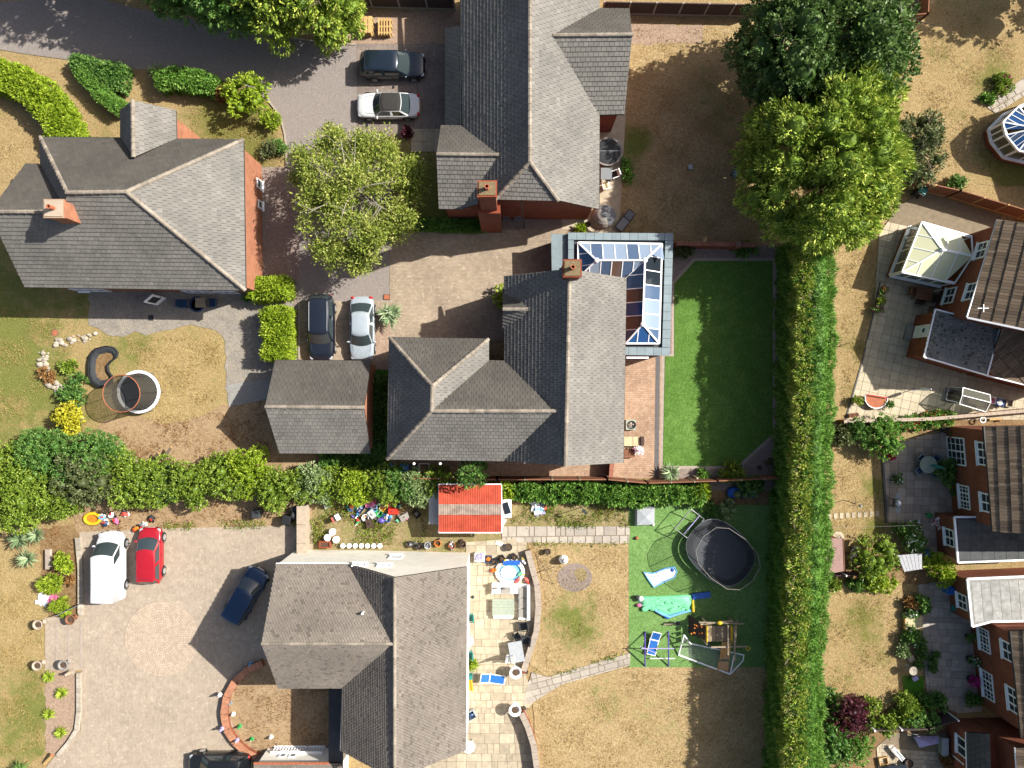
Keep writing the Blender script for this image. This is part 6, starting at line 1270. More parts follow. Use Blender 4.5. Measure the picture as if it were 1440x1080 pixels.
# south front
wbin('black bin lying by the buff topped wall', 408, 728, R(80), 'black_plastic'); wbin('dark bin under the laurel hedge above the drive', 366, 720, 0, 'mat_black')
lump('covered_barbecue', 'black covered barbecue in the angle of the buff topped wall', 'barbecue', 417, 722, [('cover','mat_black',MB().ball((0,0,.5),.28,.35,.5)),('side_shelf','black_plastic',MB().box(-.2,.2,.3,.6,.7,.75))])
lump('inflatable_ring', 'yellow inflatable dinghy in the toy pile above the van', 'toy boat', 131, 729, [('hull','yellow_plastic',MB().tube([(.55*math.cos(a*.3),.38*math.sin(a*.3),.12) for a in range(21)],.12,8,closed=True)),('floor','orange_plastic',MB().lathe((0,0,.06),[(.5,0),(.001,.02)],16,sy=.7))])
for i, (x,y,m,lb) in enumerate(((145,727,'sky_cloth','pale blue toy in the pile next to the yellow dinghy'),(158,724,'white_plastic','white plastic toy bundle behind the white van'),(150,736,'dark_blue','dark folded pushchair lying in the toy pile'),(165,732,'pink_plastic','pinkish toy tray in the toy pile'),(178,722,'coral','coral toy ball box under the hedge'),(193,743,'orange_plastic','orange toy by the nose of the red car'),(202,738,'grey_plastic','grey toy beside the orange one'),(214,728,'mat_black','small black crate on the rubble bed'))):
    lump('toy', lb, 'toy', x, y, [('body',m,MB().ball((0,0,.18),.26,.18,.16,8,5,.5,.18)),('part','black_plastic' if i%2 else 'white_plastic',heap(MB(),7,.3,.2,.25,.09)),('trim','red_plastic',MB().obox((.1,.05,.34),.1,.05,.03,i))], 'toys heaped along the rubble bed', i*.7)
lump('garden_swing_sheet', 'crumpled white sheet in the bed by the steps', 'sheet', 63, 843, [('sheet','white_plastic',heap(MB(),12,.4,.3,.25,.2)),('fold','pale_grey',heap(MB(),4,.3,.3,.3,.15))]); lump('plastic_sheet', 'bright pink plastic sheet in the bed by the steps', 'sheet', 77, 842, [('sheet','pink_plastic',heap(MB(),10,.3,.32,.3,.2)),('fold','magenta',heap(MB(),2,.2,.2,.2,.1))])
urn('white stone urn at the top lawn corner of the steps', 62, 874, 1.0, 'stone_cap'); urn('white stone urn at the bottom lawn corner of the steps', 61, 931, 1.0, 'stone_cap'); urn('brown urn at the top drive corner of the steps', 107, 867, 1.0, 'wood_brown'); urn('brown urn at the bottom drive corner of the steps', 97, 930, 1.0, 'rattan_grey')
lump('statue', 'pale stone figure lying beside the gravel bed', 'statue', 101, 944, [('plinth','stone',MB().box(-.2,.2,-.18,.18,0,.15)),('figure','stone_cap',MB().tube([(0,0,.15),(.04,.03,.5),(.1,.08,.8)],[.14,.16,.09],8)),('head','stone_cap',MB().ball((.12,.1,.92),.1))])
lump('log', 'leaning pale log at the corner of the gravel bed', 'log', 72, 1064, [('trunk','wood_new',MB().tube([(-.4,-.4,.12),(.35,.35,.5)],[.13,.1],9)),('cut_end','terracotta',MB().tube([(.35,.35,.5),(.37,.37,.51)],.095,9))])
gt = T('gate', 'low grey metal gate swung open beside the van', 'gate', (108,856)); a, b = P(86,862), P(120,846)
MB().beam(a+Vector((0,0,.9)), b+Vector((0,0,.9)), .05).beam(a+Vector((0,0,.15)), b+Vector((0,0,.15)), .05).build('frame', 'metal_grey', gt); [MB().beam(a.lerp(b,i/9)+Vector((0,0,.15)), a.lerp(b,i/9)+Vector((0,0,.95)), .03).build('bar', 'metal_grey', gt) for i in range(10)]
lump('stone_edging_slab', 'pale upright slab edging the bed next to the palms', 'slab', 71, 785, [('slab','slab_grey',MB().box(-.14,.14,-.7,.7,0,.35)),('cap','kerb',MB().box(-.16,.16,-.72,.72,.352,.38))])
for i,(x,y,m,lb) in enumerate(((313,973,'white_plastic','white chair-like ornament on the curved brick wall'),(325,987,'grey_plastic','grey tub inside the curved brick wall'),(329,1003,'white_plastic','white figurine in the front bed'),(316,1020,'lilac','lilac ornament on the curved brick wall'),(337,1036,'lilac','blue and white pot on the curved wall end'),(338,1020,'green_plastic','small green pot in the front bed'),(355,1038,'green_plastic','green box at the foot of the front bed'),(354,932,'sky_cloth','blue ornament in the shaded part of the front bed'),(382,1035,'white_plastic','white bent ornament on the dry front bed'))):
    lump('ornament', lb, 'ornament', x, y, [('base',m,MB().lathe((0,0,.4 if i in (0,3,4) else 0),[(.14,0),(.16,.12),(.1,.2)],10)),('figure',m,MB().ball((0,0,(.4 if i in (0,3,4) else 0)+.32),.12,.1,.16)),('head',m if i%2 else 'stone_cap',MB().ball((.03,0,(.4 if i in (0,3,4) else 0)+.5),.07))], 'ornaments round the front bed')
# junk yard behind the buff wall
for i in range(7): urn(['white urn at the wall end of the row','white urn second in the row from the brick planter','white urn third in the row','white urn fourth in the row','white urn fifth in the row','white urn sixth in the row','white urn last in the row towards the patio'][i], 484+i*8.6, 766, .5, 'white_plastic', 'row of white urns behind the chalet', soil='white_plastic')
for i,(x,y) in enumerate(((470,746),(463,754),(475,757))): urn(['loose white urn above the row','loose white urn lying left','loose white urn nearest the brick planter'][i], x, y, .7, 'white_plastic', 'loose white urns', soil='white_plastic')
lump('brick_planter', 'square brick planter at the end of the white urns', 'planter', 459, 764, [('wall','brick_red',MB().box(-.42,.42,-.25,-.15,0,.5).box(-.42,.42,.15,.25,0,.5).box(-.42,-.32,-.15,.15,0,.5).box(.32,.42,-.15,.15,0,.5)),('soil','soil_pot',MB().box(-.32,.32,-.15,.15,0,.42))])
lump('toy_kitchen', 'black and white toy kitchen on the rough ground', 'toy', 476, 726, [('body','mat_black',MB().box(-.3,.2,-.2,.2,0,.5)),('worktop','white_plastic',MB().box(-.1,.22,-.22,.22,.502,.55)),('back','coral',MB().box(-.32,-.28,-.2,.2,.3,.8))], rz=R(30)); lump('toy', 'white box toy near the hedge foot', 'toy', 461, 710, [('box','pale_grey',MB().obox((0,0,.2),.2,.18,.2,.4)),('lid','white_plastic',MB().obox((0,0,.42),.16,.14,.02,.4))])
jk = [('red_plastic','big red upturned toy box in the junk pile',553,718,'tub'),('green_plastic','round green bucket in the junk pile',534,721,'bucket'),('white_plastic','round white bowl at the junk pile edge',515,727,'bucket'),('blue_plastic','blue crate at the junk pile edge',544,728,'crate'),('teal_plastic','teal crate under the hedge side of the junk',495,713,'crate'),('orange_plastic','orange ball toy in the teal corner of the junk',496,710,'ball'),('pale_grey','pale grey tub in the middle of the junk pile',524,722,'tub'),('pink_plastic','pink doll house in the junk pile',521,708,'tub'),('dark_blue','dark scooter frame in the junk pile',508,715,'crate'),('brown_dark','dark brown bench at the foot of the junk pile',520,735,'tub'),('purple_metal','purple trike in the junk pile',537,731,'ball'),('cushion_grey','grey plastic horse right of the red toy box',569,726,'tub'),('coral','coral pedal car under the hedge',545,705,'crate'),('mat_black','black box in the shade beside the red shed',586,722,'crate'),('sky_cloth','sky blue bucket in the junk pile',527,714,'bucket'),('yellow_plastic','yellow tray between the toys',540,712,'crate')]
for i,(m,lb,x,y,kd) in enumerate(jk):
    if kd == 'tub': prs = [('body',m,MB().add([(-.36,-.26,0),(.36,-.26,0),(.36,.26,0),(-.36,.26,0),(-.3,-.2,.42),(.3,-.2,.42),(.3,.2,.42),(-.3,.2,.42)],[(4,5,6,7),(0,1,5,4),(1,2,6,5),(2,3,7,6),(3,0,4,7)])),('handle','black_plastic',MB().tube([(-.1,0,.42),(0,0,.5),(.1,0,.42)],.02,5)),('rim',m,MB().box(-.4,.4,-.3,.3,0,.05))]
    elif kd == 'bucket': prs = [('body',m,MB().lathe((0,0,0),[(.17,0),(.25,.32),(.27,.33),(.22,.32),(.15,.05),(.001,.05)],14)),('handle','white_plastic',MB().tube([(.25*math.cos(a*.35),.04,.33+.12*math.sin(a*.35)) for a in range(10)],.012,4))]
    elif kd == 'crate': prs = [('box',m,MB().box(-.3,.3,-.2,.2,0,.04).box(-.3,-.27,-.2,.2,.04,.3).box(.27,.3,-.2,.2,.04,.3).box(-.27,.27,-.2,-.17,.04,.3).box(-.27,.27,.17,.2,.04,.3)),('contents','stone' if i%2 else 'lilac',heap(MB(),9,.22,.14,.3,.08))]
    else: prs = [('body',m,MB().ball((0,0,.26),.26,.2,.2)),('wheel','black_plastic',MB().tube([(.28,-.1,.12),(.28,.1,.12)],.12,10)),('handlebar','metal_grey',MB().tube([(.2,-.2,.5),(.2,.2,.5)],.015,5))]
    lump('toy_box' if kd in ('tub','crate') else 'toy', lb, 'toy', x, y, prs, 'junk heaped below the long hedge', i*.9)
for i, (m, nm) in enumerate((('red_plastic','red'),('blue_plastic','blue'),('green_plastic','green'),('yellow_plastic','yellow'),('white_plastic','white'),('pink_plastic','pink'),('mat_black','black'),('orange_plastic','orange'),('purple_metal','purple'),('sky_cloth','pale blue'),('brown_dark','brown'),('grey_plastic','grey'),('teal_plastic','teal'),('mint','mint'))):
    for k in range(2): lump('toy_piece', 'small '+nm+(' toy scrap tucked under the hedge side of the junk heap' if k else ' toy scrap on the open yard side of the junk heap'), 'toy', 492+random.uniform(0,82), (703 if k else 722)+random.uniform(0,14), [('body',m,MB().ball((0,0,.15),.17,.11,.13,8,5,.5,.25)),('rod','metal_grey',MB().tube([(-.25,0,.1),(.25,.1,.3)],.02,5))], nm+' toy scraps', random.uniform(0,6))
for i,(x,y,m,lb) in enumerate(((578,764,'brown_dark','brown pot at the left end of the clutter behind the chalet'),(590,767,'mat_black','black bicycle frame leaning on the chalet north wall'),(602,766,'pale_grey','grey box in the clutter behind the chalet'),(616,763,'orange_plastic','orange planter in the clutter behind the chalet'),(636,766,'terracotta','terracotta pot beside the chalet corner'),(651,764,'brown_dark','dark pot with pale rim at the chalet corner'))):
    lump('clutter', lb, 'clutter', x, y, [('body',m,MB().lathe((0,0,0),[(.16,0),(.26,.34),(.22,.34),(.14,.06)],12)),('contents','soil_pot' if i%2 else 'metal_grey',heap(MB(),8,.3,.12,.35,.1)),('handle','mat_black',MB().tube([(-.4,.1,.1),(0,.15,.6),(.35,0,.15)],.025,5))], 'clutter along the chalet north wall', i*.4)
# red shed
sh = T('shed', 'shed with corrugated red roof and pale translucent band', 'shed', (662,714)); z0, zr_ = 2.0, 2.45
def corr(name, x0, x1, y0, y1, za, zb, m, n):
    mb = MB(); a, b, c, d = P(x0,y0,za), P(x1,y0,za), P(x1,y1,zb), P(x0,y1,zb); v = []; 
    for i in range(n*4+1): f = i/(n*4); h = .02*math.cos(2*math.pi*n*f); v += [a.lerp(b,f)+Vector((0,0,h)), d.lerp(c,f)+Vector((0,0,h))]
    mb.add(v, [(2*i,2*i+2,2*i+3,2*i+1) for i in range(n*4)]); return mb.build(name, m, sh, True)
nsh = 7
for i in range(nsh):
    xa, xb = 617+88*i/nsh, 617+88*(i+1)/nsh
    corr('roof_sheet', xa, xb, 681, 711, z0+.05, zr_, 'red_sheet', 5); corr('roof_sheet', xa, xb, 722, 749, zr_-.03, z0+.05, 'red_sheet', 5); corr('translucent_sheet', xa, xb, 709, 724, zr_+.02, zr_-.0, 'pale_sheet', 5)
q = pts([(619,684),(703,684),(703,746),(619,746)], 2.0); MB().prism(q, 0, 1.94).build('wall', 'wood_brown', sh)
mb = MB(); cn = [P(617,681,z0+.06),P(705,681,z0+.06),P(706,749,z0+.06),P(617,749,z0+.06)]; [mb.beam(cn[i]-Vector((0,0,.05)), cn[(i+1)%4]-Vector((0,0,.05)), .08, .1) for i in range(4)]; mb.build('bargeboard', 'white_paint', sh)
q = pts([(603,696),(618,686),(618,738),(603,737)], 1.6); t = T('lean_to', 'pale blue felted lean-to on the left flank of the red shed', 'lean-to', (611,714)); MB().prism(q, 1.52, 1.6).build('roof', 'tarp_grey', t); MB().prism(offset(q,.06), 0, 1.52).build('wall', 'wood_grey', t)
lump('cold_frame', 'white cabinet with dark glazed top on the right flank of the red shed', 'cabinet', 712, 712, [('cabinet','white_plastic',MB().box(-.38,.38,-.65,.65,0,.9)),('glass_top','pane_dark',MB().obox((.02,.02,.94),.22,.42,.02,.3))]); lump('white_board', 'white board lying below the shed cabinet', 'board', 707, 735, [('board','white_plastic',MB().obox((0,0,.12),.14,.32,.03,-.5,tilt=.2)),('edge','pale_grey',MB().obox((0,0,.07),.15,.33,.012,-.5))])
lump('laundry_heap', 'heap of striped towels drying on the rough ground', 'towels', 758, 710, [('towel','lilac',heap(MB(),12,.5,.7,.3,.22)),('striped_towel','white_plastic',heap(MB(),12,.6,.7,.35,.2)),('red_towel','coral',heap(MB(),7,.5,.6,.35,.14)),('blue_towel','sky_cloth',heap(MB(),7,.5,.6,.35,.16))])
lump('solar_lamp', 'tall post lamp with dark head on the rough ground', 'lamp', 818, 713, [('pole','metal_grey',MB().tube([(0,0,0),(0,0,1.7)],.03,6)),('head','mat_black',MB().box(-.14,.1,-.1,.12,1.7,1.82)),('arm','mat_black',MB().box(.05,.25,-.22,-.05,1.66,1.76)),('spike','metal_grey',MB().lathe((0,0,0),[(.1,0),(.03,.12)],8))])
pot('black planter by the flagstone path', 715, 768, .26, .4, 'mat_black'); lump('white_tray', 'white tray lying on the sand strip', 'tray', 702, 764, [('tray','white_plastic',MB().obox((0,0,.1),.26,.13,.03,-.35)),('handle','pale_grey',MB().obox((0,0,.14),.05,.1,.015,-.35))]); pot('black planter on the upper lawn', 770, 774, .2, .5, 'mat_black'); lump('rubble_sack', 'white sack of garden waste on the upper lawn', 'sack', 792, 785, [('bag','white_plastic',MB().ball((0,0,.4),.34,.34,.45,10,6,.5,.08)),('neck','pale_grey',MB().tube([(0,0,.75),(.05,.02,.95)],[.2,.1],8))])
lump('clothes_airer', 'thin folded clothes airer on the dry upper lawn', 'clothes airer', 765, 800, [('frame','black_plastic',MB().tube([(-.6,1.1,.05),(.4,-.5,.6)],.018,5).tube([(-.6,-.3,.05),(.9,.35,.6)],.018,5)),('line','metal_grey',MB().tube([(.4,-.5,.6),(.9,.35,.6)],.01,4)),('foot','black_plastic',MB().tube([(.4,-.5,.6),(.65,-1.1,.02)],.018,5))])
lump('sand_patch', 'round worn pale patch on the upper lawn', 'sand', 808, 812, [('sand','gravel_grey',MB().lathe((0,0,0),[(1.3,.045),(.001,.06)],22,sy=.8)),('dust','weeds',MB().lathe((.4,.2,0),[(.5,.055),(.001,.064)],16))])
# sandstone patio
lump('paddling_pool', 'white and blue paddling pool crammed with toys', 'paddling pool', 717, 803, [('wall','white_plastic',MB().tube([(.95*math.cos(a*.2094),.8*math.sin(a*.2094),.16) for a in range(30)],.15,8,closed=True)),('water','sky_cloth',MB().lathe((0,0,.12),[(.9,0),(.001,.01)],24,sy=.85)),('liner','white_plastic',MB().ball((-.1,-.05,.2),.6,.5,.12)),('blue_float','deep_blue',MB().box(-.5,.75,.55,.85,.3,.42)),('toy_slide','red_plastic',MB().obox((.6,-.6,.3),.3,.1,.05,.8,tilt=.3))])
for i,(x,y,m,lb) in enumerate(((694,801,'orange_plastic','orange and yellow toy digger beside the paddling pool'),(709,790,'yellow_plastic','yellow duck toy by the pool edge'),(741,815,'coral','coral toy on the curved wall by the pool'),(733,806,'mint','mint toy at the pool edge'),(725,817,'pink_plastic','pink float below the pool'),(736,787,'white_plastic','white toy plane above the pool'))):
    lump('pool_toy', lb, 'toy', x, y, [('body',m,MB().ball((0,0,.2),.22,.16,.15)),('head',m,MB().ball((.18,.05,.34),.1)),('fin','yellow_plastic' if i%2 else 'red_plastic',MB().obox((-.15,0,.3),.12,.03,.08,.4))], 'toys round the paddling pool', i)
lump('storage_bench', 'white and grey storage box against the chalet corner', 'storage box', 675, 781, [('box','white_plastic',MB().box(-.35,.35,-.3,.3,0,.6)),('lid','pale_grey',MB().box(-.38,.38,-.33,.33,.602,.66)),('folded_sheet','lilac',heap(MB(),5,.2,.2,.05,.12))]); [setattr(o.location,'z',.66) for o in bpy.data.objects if o.name.startswith('folded_sheet')]
for i,(x,y,m,lb) in enumerate(((687,785,'dark_blue','dark tub of toys next to the storage box'),(693,789,'mat_black','black tub of toys near the pool'),(705,785,'black_plastic','black bucket left of the pool'),(722,783,'mat_black','black plant trough behind the pool'))): crate(lb, x, y, i*.3, m, .24, .2, .35, group='tubs along the patio top', fill='orange_plastic' if i == 0 else 'soil_pot')
sf = T('garden_sofa', 'white L-shaped corner sofa round the sage table', 'sofa', (716,830)); 
def S_(x0,x1,y0,y1,z0,z1,nm,m): a, b = P(x0,y0), P(x1,y1); MB().box(a.x,b.x,b.y,a.y,z0,z1).build(nm, m, sf)
S_(692,729,818,833,.08,.3,'base','white_plastic'); S_(729,745,820,868,.08,.3,'base','white_plastic')
for i in range(3): S_(693+i*12,704+i*12,823,832,.3,.42,'seat_cushion','cushion_grey' if i == 1 else 'white_plastic')
for i in range(3): S_(730,740,824+i*15,838+i*15,.3,.42,'seat_cushion','cushion_grey')
S_(692,729,818,822,.3,.7,'backrest','white_plastic'); S_(741,745,820,868,.3,.7,'backrest','white_plastic'); S_(692,694,822,833,.3,.55,'armrest','white_plastic'); S_(729,741,866,868,.3,.55,'armrest','white_plastic')
for i in range(2): a = P(697+i*14,824); MB().ball((a.x,a.y,.55),.22,.08,.2).build('scatter_cushion', 'rattan_grey', sf)
lump('pool_table', 'sage green slatted table beside the white corner sofa', 'table', 708, 853, [('base','white_plastic',MB().box(-.72,.7,-.72,.5,0,.45))]+[('slat','sage',MB().box(-.8,.78,-.5+i*.2,-.31+i*.2,.452,.5)) for i in range(6)])
chair('black chair on the patio below the corner sofa', 735, 878, R(190), 'mat_black', s=1.15); chair('black chair pushed against the curved wall', 738, 897, R(170), 'mat_black', s=1.15); chair('second black chair near the glass table', 727, 893, R(220), 'mat_black', s=1.0)
table('grey glass garden table below the black chairs', 726, 912, R(10), .5, .75, .72, 'tarp_grey', 'black_plastic'); parasol('closed white parasol standing by the glass table', 722, 916, 0, 'white_plastic', 2.5)
chair('white framed chair at the glass table', 718, 922, R(0), 'white_plastic', s=.9); urn('white pointed urn at the upper end of the curved wall', 725, 939, 1.25, 'white_plastic'); urn('white round urn at the gap in the curved wall', 724, 991, 1.25, 'white_plastic')
pot('black lantern on the upper wall end', 740, 943, .13, .3, 'mat_black'); pot('black lantern on the lower wall end', 737, 994, .13, .3, 'mat_black')
lounger('blue sling sun lounger with white frame on the sandstone patio', 693, 952, R(172), 'white_plastic', 'blue_plastic', 1.75, .62, .25)
for i,(x,y,m,lb) in enumerate(((660,866,'teal_plastic','teal plastic chair under the eave'),(659,918,'teal_plastic','dark teal chair further along the eave'),(662,1003,'tarp_grey','pale blue box under the eave'))):
    if i < 2: chair(lb, x, y, R(180), m)
    else: crate(lb, x, y, .5, m, .35, .28, .5, fill='dark_blue')
table('round white table at the eave between the teal chairs', 659, 897, 0, .4, .4, .7, 'white_plastic', rnd=True); table('round white table at the lower corner of the chalet', 660, 1044, 0, .45, .45, .7, 'white_plastic', rnd=True)
bush('pot_plant', 'yellow-green potted plant under the eave', 663, 934, .35, .7, 'leaf_lime', 100); lump('toy_slide', 'teal and yellow toy slide under the eave', 'slide', 660, 957, [('ladder','teal_plastic',MB().box(-.25,.25,.35,.6,0,.75)),('chute','yellow_plastic',MB().add([(-.2,.35,.7),(.2,.35,.7),(.25,-.7,.06),(-.15,-.7,.06)],[(0,1,2,3)]).tube([(-.2,.35,.74),(-.15,-.7,.1)],.05,6).tube([(.2,.35,.74),(.25,-.7,.1)],.05,6))])
lump('bracket_lamp', 'black bracket lamp on the chalet east wall', 'lamp', 664, 832, [('bracket','mat_black',MB().beam((-.25,0,1.4),(.1,0,1.4),.04)),('lantern','mat_black',MB().lathe((.1,0,1.2),[(.08,0),(.13,.2),(.04,.32)],8))])
# play lawn
lump('tarp_stack', 'grey tarpaulin over a square stack on the play lawn', 'tarpaulin', 906, 725, [('cover','tarp_grey',MB().add([(-.75,-.75,0),(.75,-.7,0),(.78,.75,0),(-.72,.75,0),(-.62,-.6,.55),(.58,-.55,.5),(.6,.6,.6),(-.6,.62,.52),(0,0,.66)],[(0,1,5,4),(1,2,6,5),(2,3,7,6),(3,0,4,7),(4,5,8),(5,6,8),(6,7,8),(7,4,8)])),('fold','pale_grey',heap(MB(),7,.5,.5,.6,.15)),('weight','white_plastic',MB().ball((.62,-.62,.12),.12))])
lump('basketball', 'rust coloured ball on the play lawn', 'ball', 895, 756, [('ball','terracotta',MB().ball((0,0,.17),.13)),('seam','brown_dark',MB().tube(cirl(0,0,.17,.131,16),.006,4,closed=True))])
fr = T('tubular_frame', 'tilted steel tubular frame beside the big trampoline', 'frame', (972,740)); c = [P(949,743,1.2),P(972,716,1.2),P(990,730,.8),P(967,757,.8)]
MB().tube(c, .04, 6, closed=True).build('frame', 'metal_grey', fr); MB().tube([c[2].lerp(c[1],.35), c[3].lerp(c[0],.35)], .04, 6).build('crossbar', 'lilac', fr); [MB().tube([p, Vector((p.x,p.y,0))], .03, 6).build('leg', 'metal_grey', fr) for p in c]
tr = T('trampoline', 'huge black oval trampoline with high safety net on the play lawn', 'trampoline', (1005,778)); cc = P(1013,777,.85)
def oval(cx, cy, z, a, b, n=40, rot=R(-42), p=2.6): 
    o = []
    for i in range(n): t_ = 6.2832*i/n; x = a*abs(math.cos(t_))**(2/p)*(1 if math.cos(t_) > 0 else -1); y = b*abs(math.sin(t_))**(2/p)*(1 if math.sin(t_) > 0 else -1); o.append((cx+x*math.cos(rot)-y*math.sin(rot), cy+x*math.sin(rot)+y*math.cos(rot), z))
    return o
rim, mt = oval(cc.x,cc.y,.85,2.5,1.95), oval(cc.x,cc.y,.83,2.05,1.55)
MB().add(mt, [tuple(range(40))]).build('jumping_mat', 'jump_mat', tr); MB().add([(x,y,.9) for x,y,_ in rim]+[(x,y,.88) for x,y,_ in mt], [(i,(i+1)%40,40+(i+1)%40,40+i) for i in range(40)]).build('safety_pad', 'net_dark', tr); MB().tube(rim, .04, 6, closed=True).build('frame_ring', 'metal_grey', tr)
up, lo = oval(cc.x,cc.y,2.75,2.3,1.8,12), oval(cc.x,cc.y,.9,2.2,1.7,12)
MB().add(lo+up, [(i,(i+1)%12,12+(i+1)%12,12+i) for i in range(12)]).build('net', 'net', tr); MB().tube(up, .018, 6, closed=True).build('top_ring', 'rattan_grey', tr)
for i in range(0,12,2): MB().tube([rim[int(i*40/12)][:2]+(0,), rim[int(i*40/12)], up[i]], .03, 6).build('net_pole', 'net_dark', tr)
for i in range(6): q = rim[int(i*6.6)+3]; MB().tube([q, (q[0],q[1],0)], .035, 6).build('leg', 'metal_grey', tr)
def blanket(name, label, cat, poly, m, h, parts):
    q = pts(poly); c = sum(q, Vector((0,0,0)))/len(q); t = T(name, label, cat, (c.x,c.y,0)); n = len(q); mb = MB(); rings = [(1,.06),(.94,h*.8),(.6,h),(.3,h*.75)]; V = []
    for s_, z in rings: V += [(c.x+(p.x-c.x)*s_*random.uniform(.97,1.03), c.y+(p.y-c.y)*s_*random.uniform(.97,1.03), z*random.uniform(.7,1.25)) for p in q]
    V.append((c.x,c.y,h)); F = [(r_*n+i, r_*n+(i+1)%n, (r_+1)*n+(i+1)%n, (r_+1)*n+i) for r_ in range(3) for i in range(n)]+[(3*n+i, 3*n+(i+1)%n, 4*n) for i in range(n)]
    mb.add(V, F).build('sheet', m, t, True)
    for nm, mm, b_ in parts: b_.build(nm, mm, t)
    return t
e3 = [Vector((p.x,p.y,.12)) for p in pts([(905,804),(917,806),(935,799),(948,797),(951,803),(948,811),(930,819),(919,825),(912,815)])]
blanket('deflated_inflatable', 'white inflatable with blue edging lying flat on the play lawn', 'inflatable', [(905,804),(917,806),(935,799),(948,797),(951,803),(948,811),(930,819),(919,825),(912,815)], 'white_plastic', .14, [('blue_edging','sky_cloth',MB().tube(e3,.07,6,closed=True)),('badge','deep_blue',MB().lathe((P(945,801).x,P(945,801).y,.15),[(.14,0),(.001,.05)],10))])
gp = [(897,845),(902,838),(925,838),(955,836),(972,836),(973,845),(970,857),(955,861),(940,866),(930,862),(920,856),(905,856)]
gpp = [Vector((p.x,p.y,.2)) for p in pts(gp)]
mb = MB()
for i in range(70): p = P(random.uniform(906,966), random.uniform(840,857)); s_ = random.uniform(.1,.3); mb.ball((p.x,p.y,.24), s_, s_*.5, .08, 7, 4, .5, .2)
blanket('deflated_inflatable', 'crumpled mint green inflatable slide with blue trim', 'inflatable', gp, 'mint', .3, [('wrinkles','mint',mb),('blue_trim','sky_cloth',MB().tube(gpp[6:11],.12,6)),('blue_chute','deep_blue',MB().beam(P(973,838)+Vector((0,0,.15)),P(998,835)+Vector((0,0,.15)),.42,.18)),('yellow_post','yellow_plastic',MB().tube([P(973,842)+Vector((0,0,.2)),P(974,859)+Vector((0,0,.2))],.1,8)),('penguin_head','white_plastic',MB().ball(P(900,840)+Vector((0,0,.35)),.2)),('black_cap','mat_black',MB().ball(P(895,838)+Vector((0,0,.3)),.18,.14,.16)),('pink_tail','pink_plastic',MB().ball(P(898,850)+Vector((0,0,.2)),.2,.14,.12)),('blue_foot','deep_blue',MB().ball(P(938,866)+Vector((0,0,.15)),.3,.18,.14))])
lump('seesaw', 'small wooden seesaw with dark seat on the play lawn', 'seesaw', 948, 875, [('plank','wood_grey',MB().beam((-.8,-.1,.2),(.2,.06,.45),.12,.05)),('seat','mat_black',MB().box(.05,.3,-.08,.22,.46,.54)),('pivot','metal_grey',MB().lathe((0,0,0),[(.1,0),(.05,.3)],8))])
lounger('blue sun lounger standing under the purple swing frame', 918, 902, R(77), 'white_plastic', 'blue_plastic', 1.75, .62, .3)
sw = T('swing_frame', 'purple and white metal swing frame at the edge of the play lawn', 'swing frame', (924,905))
for x in (907,940): a, b, ap = P(x,888), P(x,937), P(x,913,.9); MB().tube([P(x,888,.05), P(x,913,1.15), P(x,937,.05)], .05, 8).build('side_frame', 'purple_metal', sw)
MB().tube([P(902,912,1.15), P(948,912,1.15)], .04, 8).build('top_bar', 'lilac', sw); MB().tube([P(914,926,.3), P(949,926,.3)], .035, 6).build('low_bar', 'white_plastic', sw); MB().tube([P(900,909,.8), P(921,918,.8)], .03, 6).build('brace', 'lilac', sw)
gl = T('football_goal', 'white football goal tipped on its side across the play lawn edge', 'goal', (1000,915)); gv = {'a':P(954,921,.1),'b':P(962,893,1.0),'c':P(971,905,.2),'d':P(1027,948,.1),'e':P(1046,921,.8),'f':P(1045,929,.1),'g':P(1033,918,.9)}
MB().tube([gv['a'],gv['d']], .06, 8).build('crossbar', 'white_plastic', gl); MB().tube([gv['b'],gv['a']], .05, 8).build('upright', 'white_plastic', gl); MB().tube([gv['d'],gv['f'],gv['e']], .05, 8).build('upright', 'white_plastic', gl); MB().tube([gv['b'],gv['c'],gv['e']], .045, 8).build('rear_bar', 'white_plastic', gl); MB().tube([gv['d'],gv['g']], .035, 6).build('stay', 'white_plastic', gl)
MB().add([gv['a'],gv['c'],gv['e'],gv['d']], [(0,1,2,3)]).build('net', 'net_white', gl); MB().add([gv['a'],gv['b'],gv['c']], [(0,1,2)]).build('side_net', 'net_white', gl)
ps = T('climbing_frame', 'weathered timber climbing frame with orange slide and dark climbing wall', 'climbing frame', (1012,885)); B = lambda x0,y0,z0,x1,y1,z1,w,nm,m,h=None: MB().beam(P(x0,y0,z0),P(x1,y1,z1),w,h).build(nm, m, ps)
for i in range(9): B(996+i*3.9,880,1.3,996+i*3.9,902,1.3,.185,'deck_board','wood_grey',.05)
for x, y in ((994,877),(1034,877),(994,906),(1034,906)): B(x*.97+21,y*.97+16,0,x,y,2.1,.1,'post','wood_grey')
for x0,y0,x1,y1,z in ((983,875,1046,877,2.0),(1000,910,1050,909,2.0),(1024,879,1024,921,2.1),(1033,880,1033,930,2.1),(985,878,1030,873,1.9),(1036,872,1034,905,1.9)): B(x0,y0,z,x1,y1,z,.1,'rail','wood_grey')
for i in range(3): B(994,880+i*8,1.6+i*.0,994,886+i*8,1.6,.07,'yellow_slat','yellow_plastic',.3)
for i in range(2): B(1029,880+i*11,1.6,1029,890+i*11,1.6,.08,'yellow_panel','yellow_plastic',.3)
MB().add([P(968,864,.1),P(984,874,.5),P(993,880,1.35),P(993,900,1.35),P(968,890,.1)], [(0,1,2),(0,2,3,4)]).build('climbing_wall', 'brown_dark', ps); mb = MB(); [mb.ball(P(random.uniform(971,990),random.uniform(875,892),1.1), .06) for i in range(14)]; mb.build('climbing_holds', 'orange_plastic', ps)
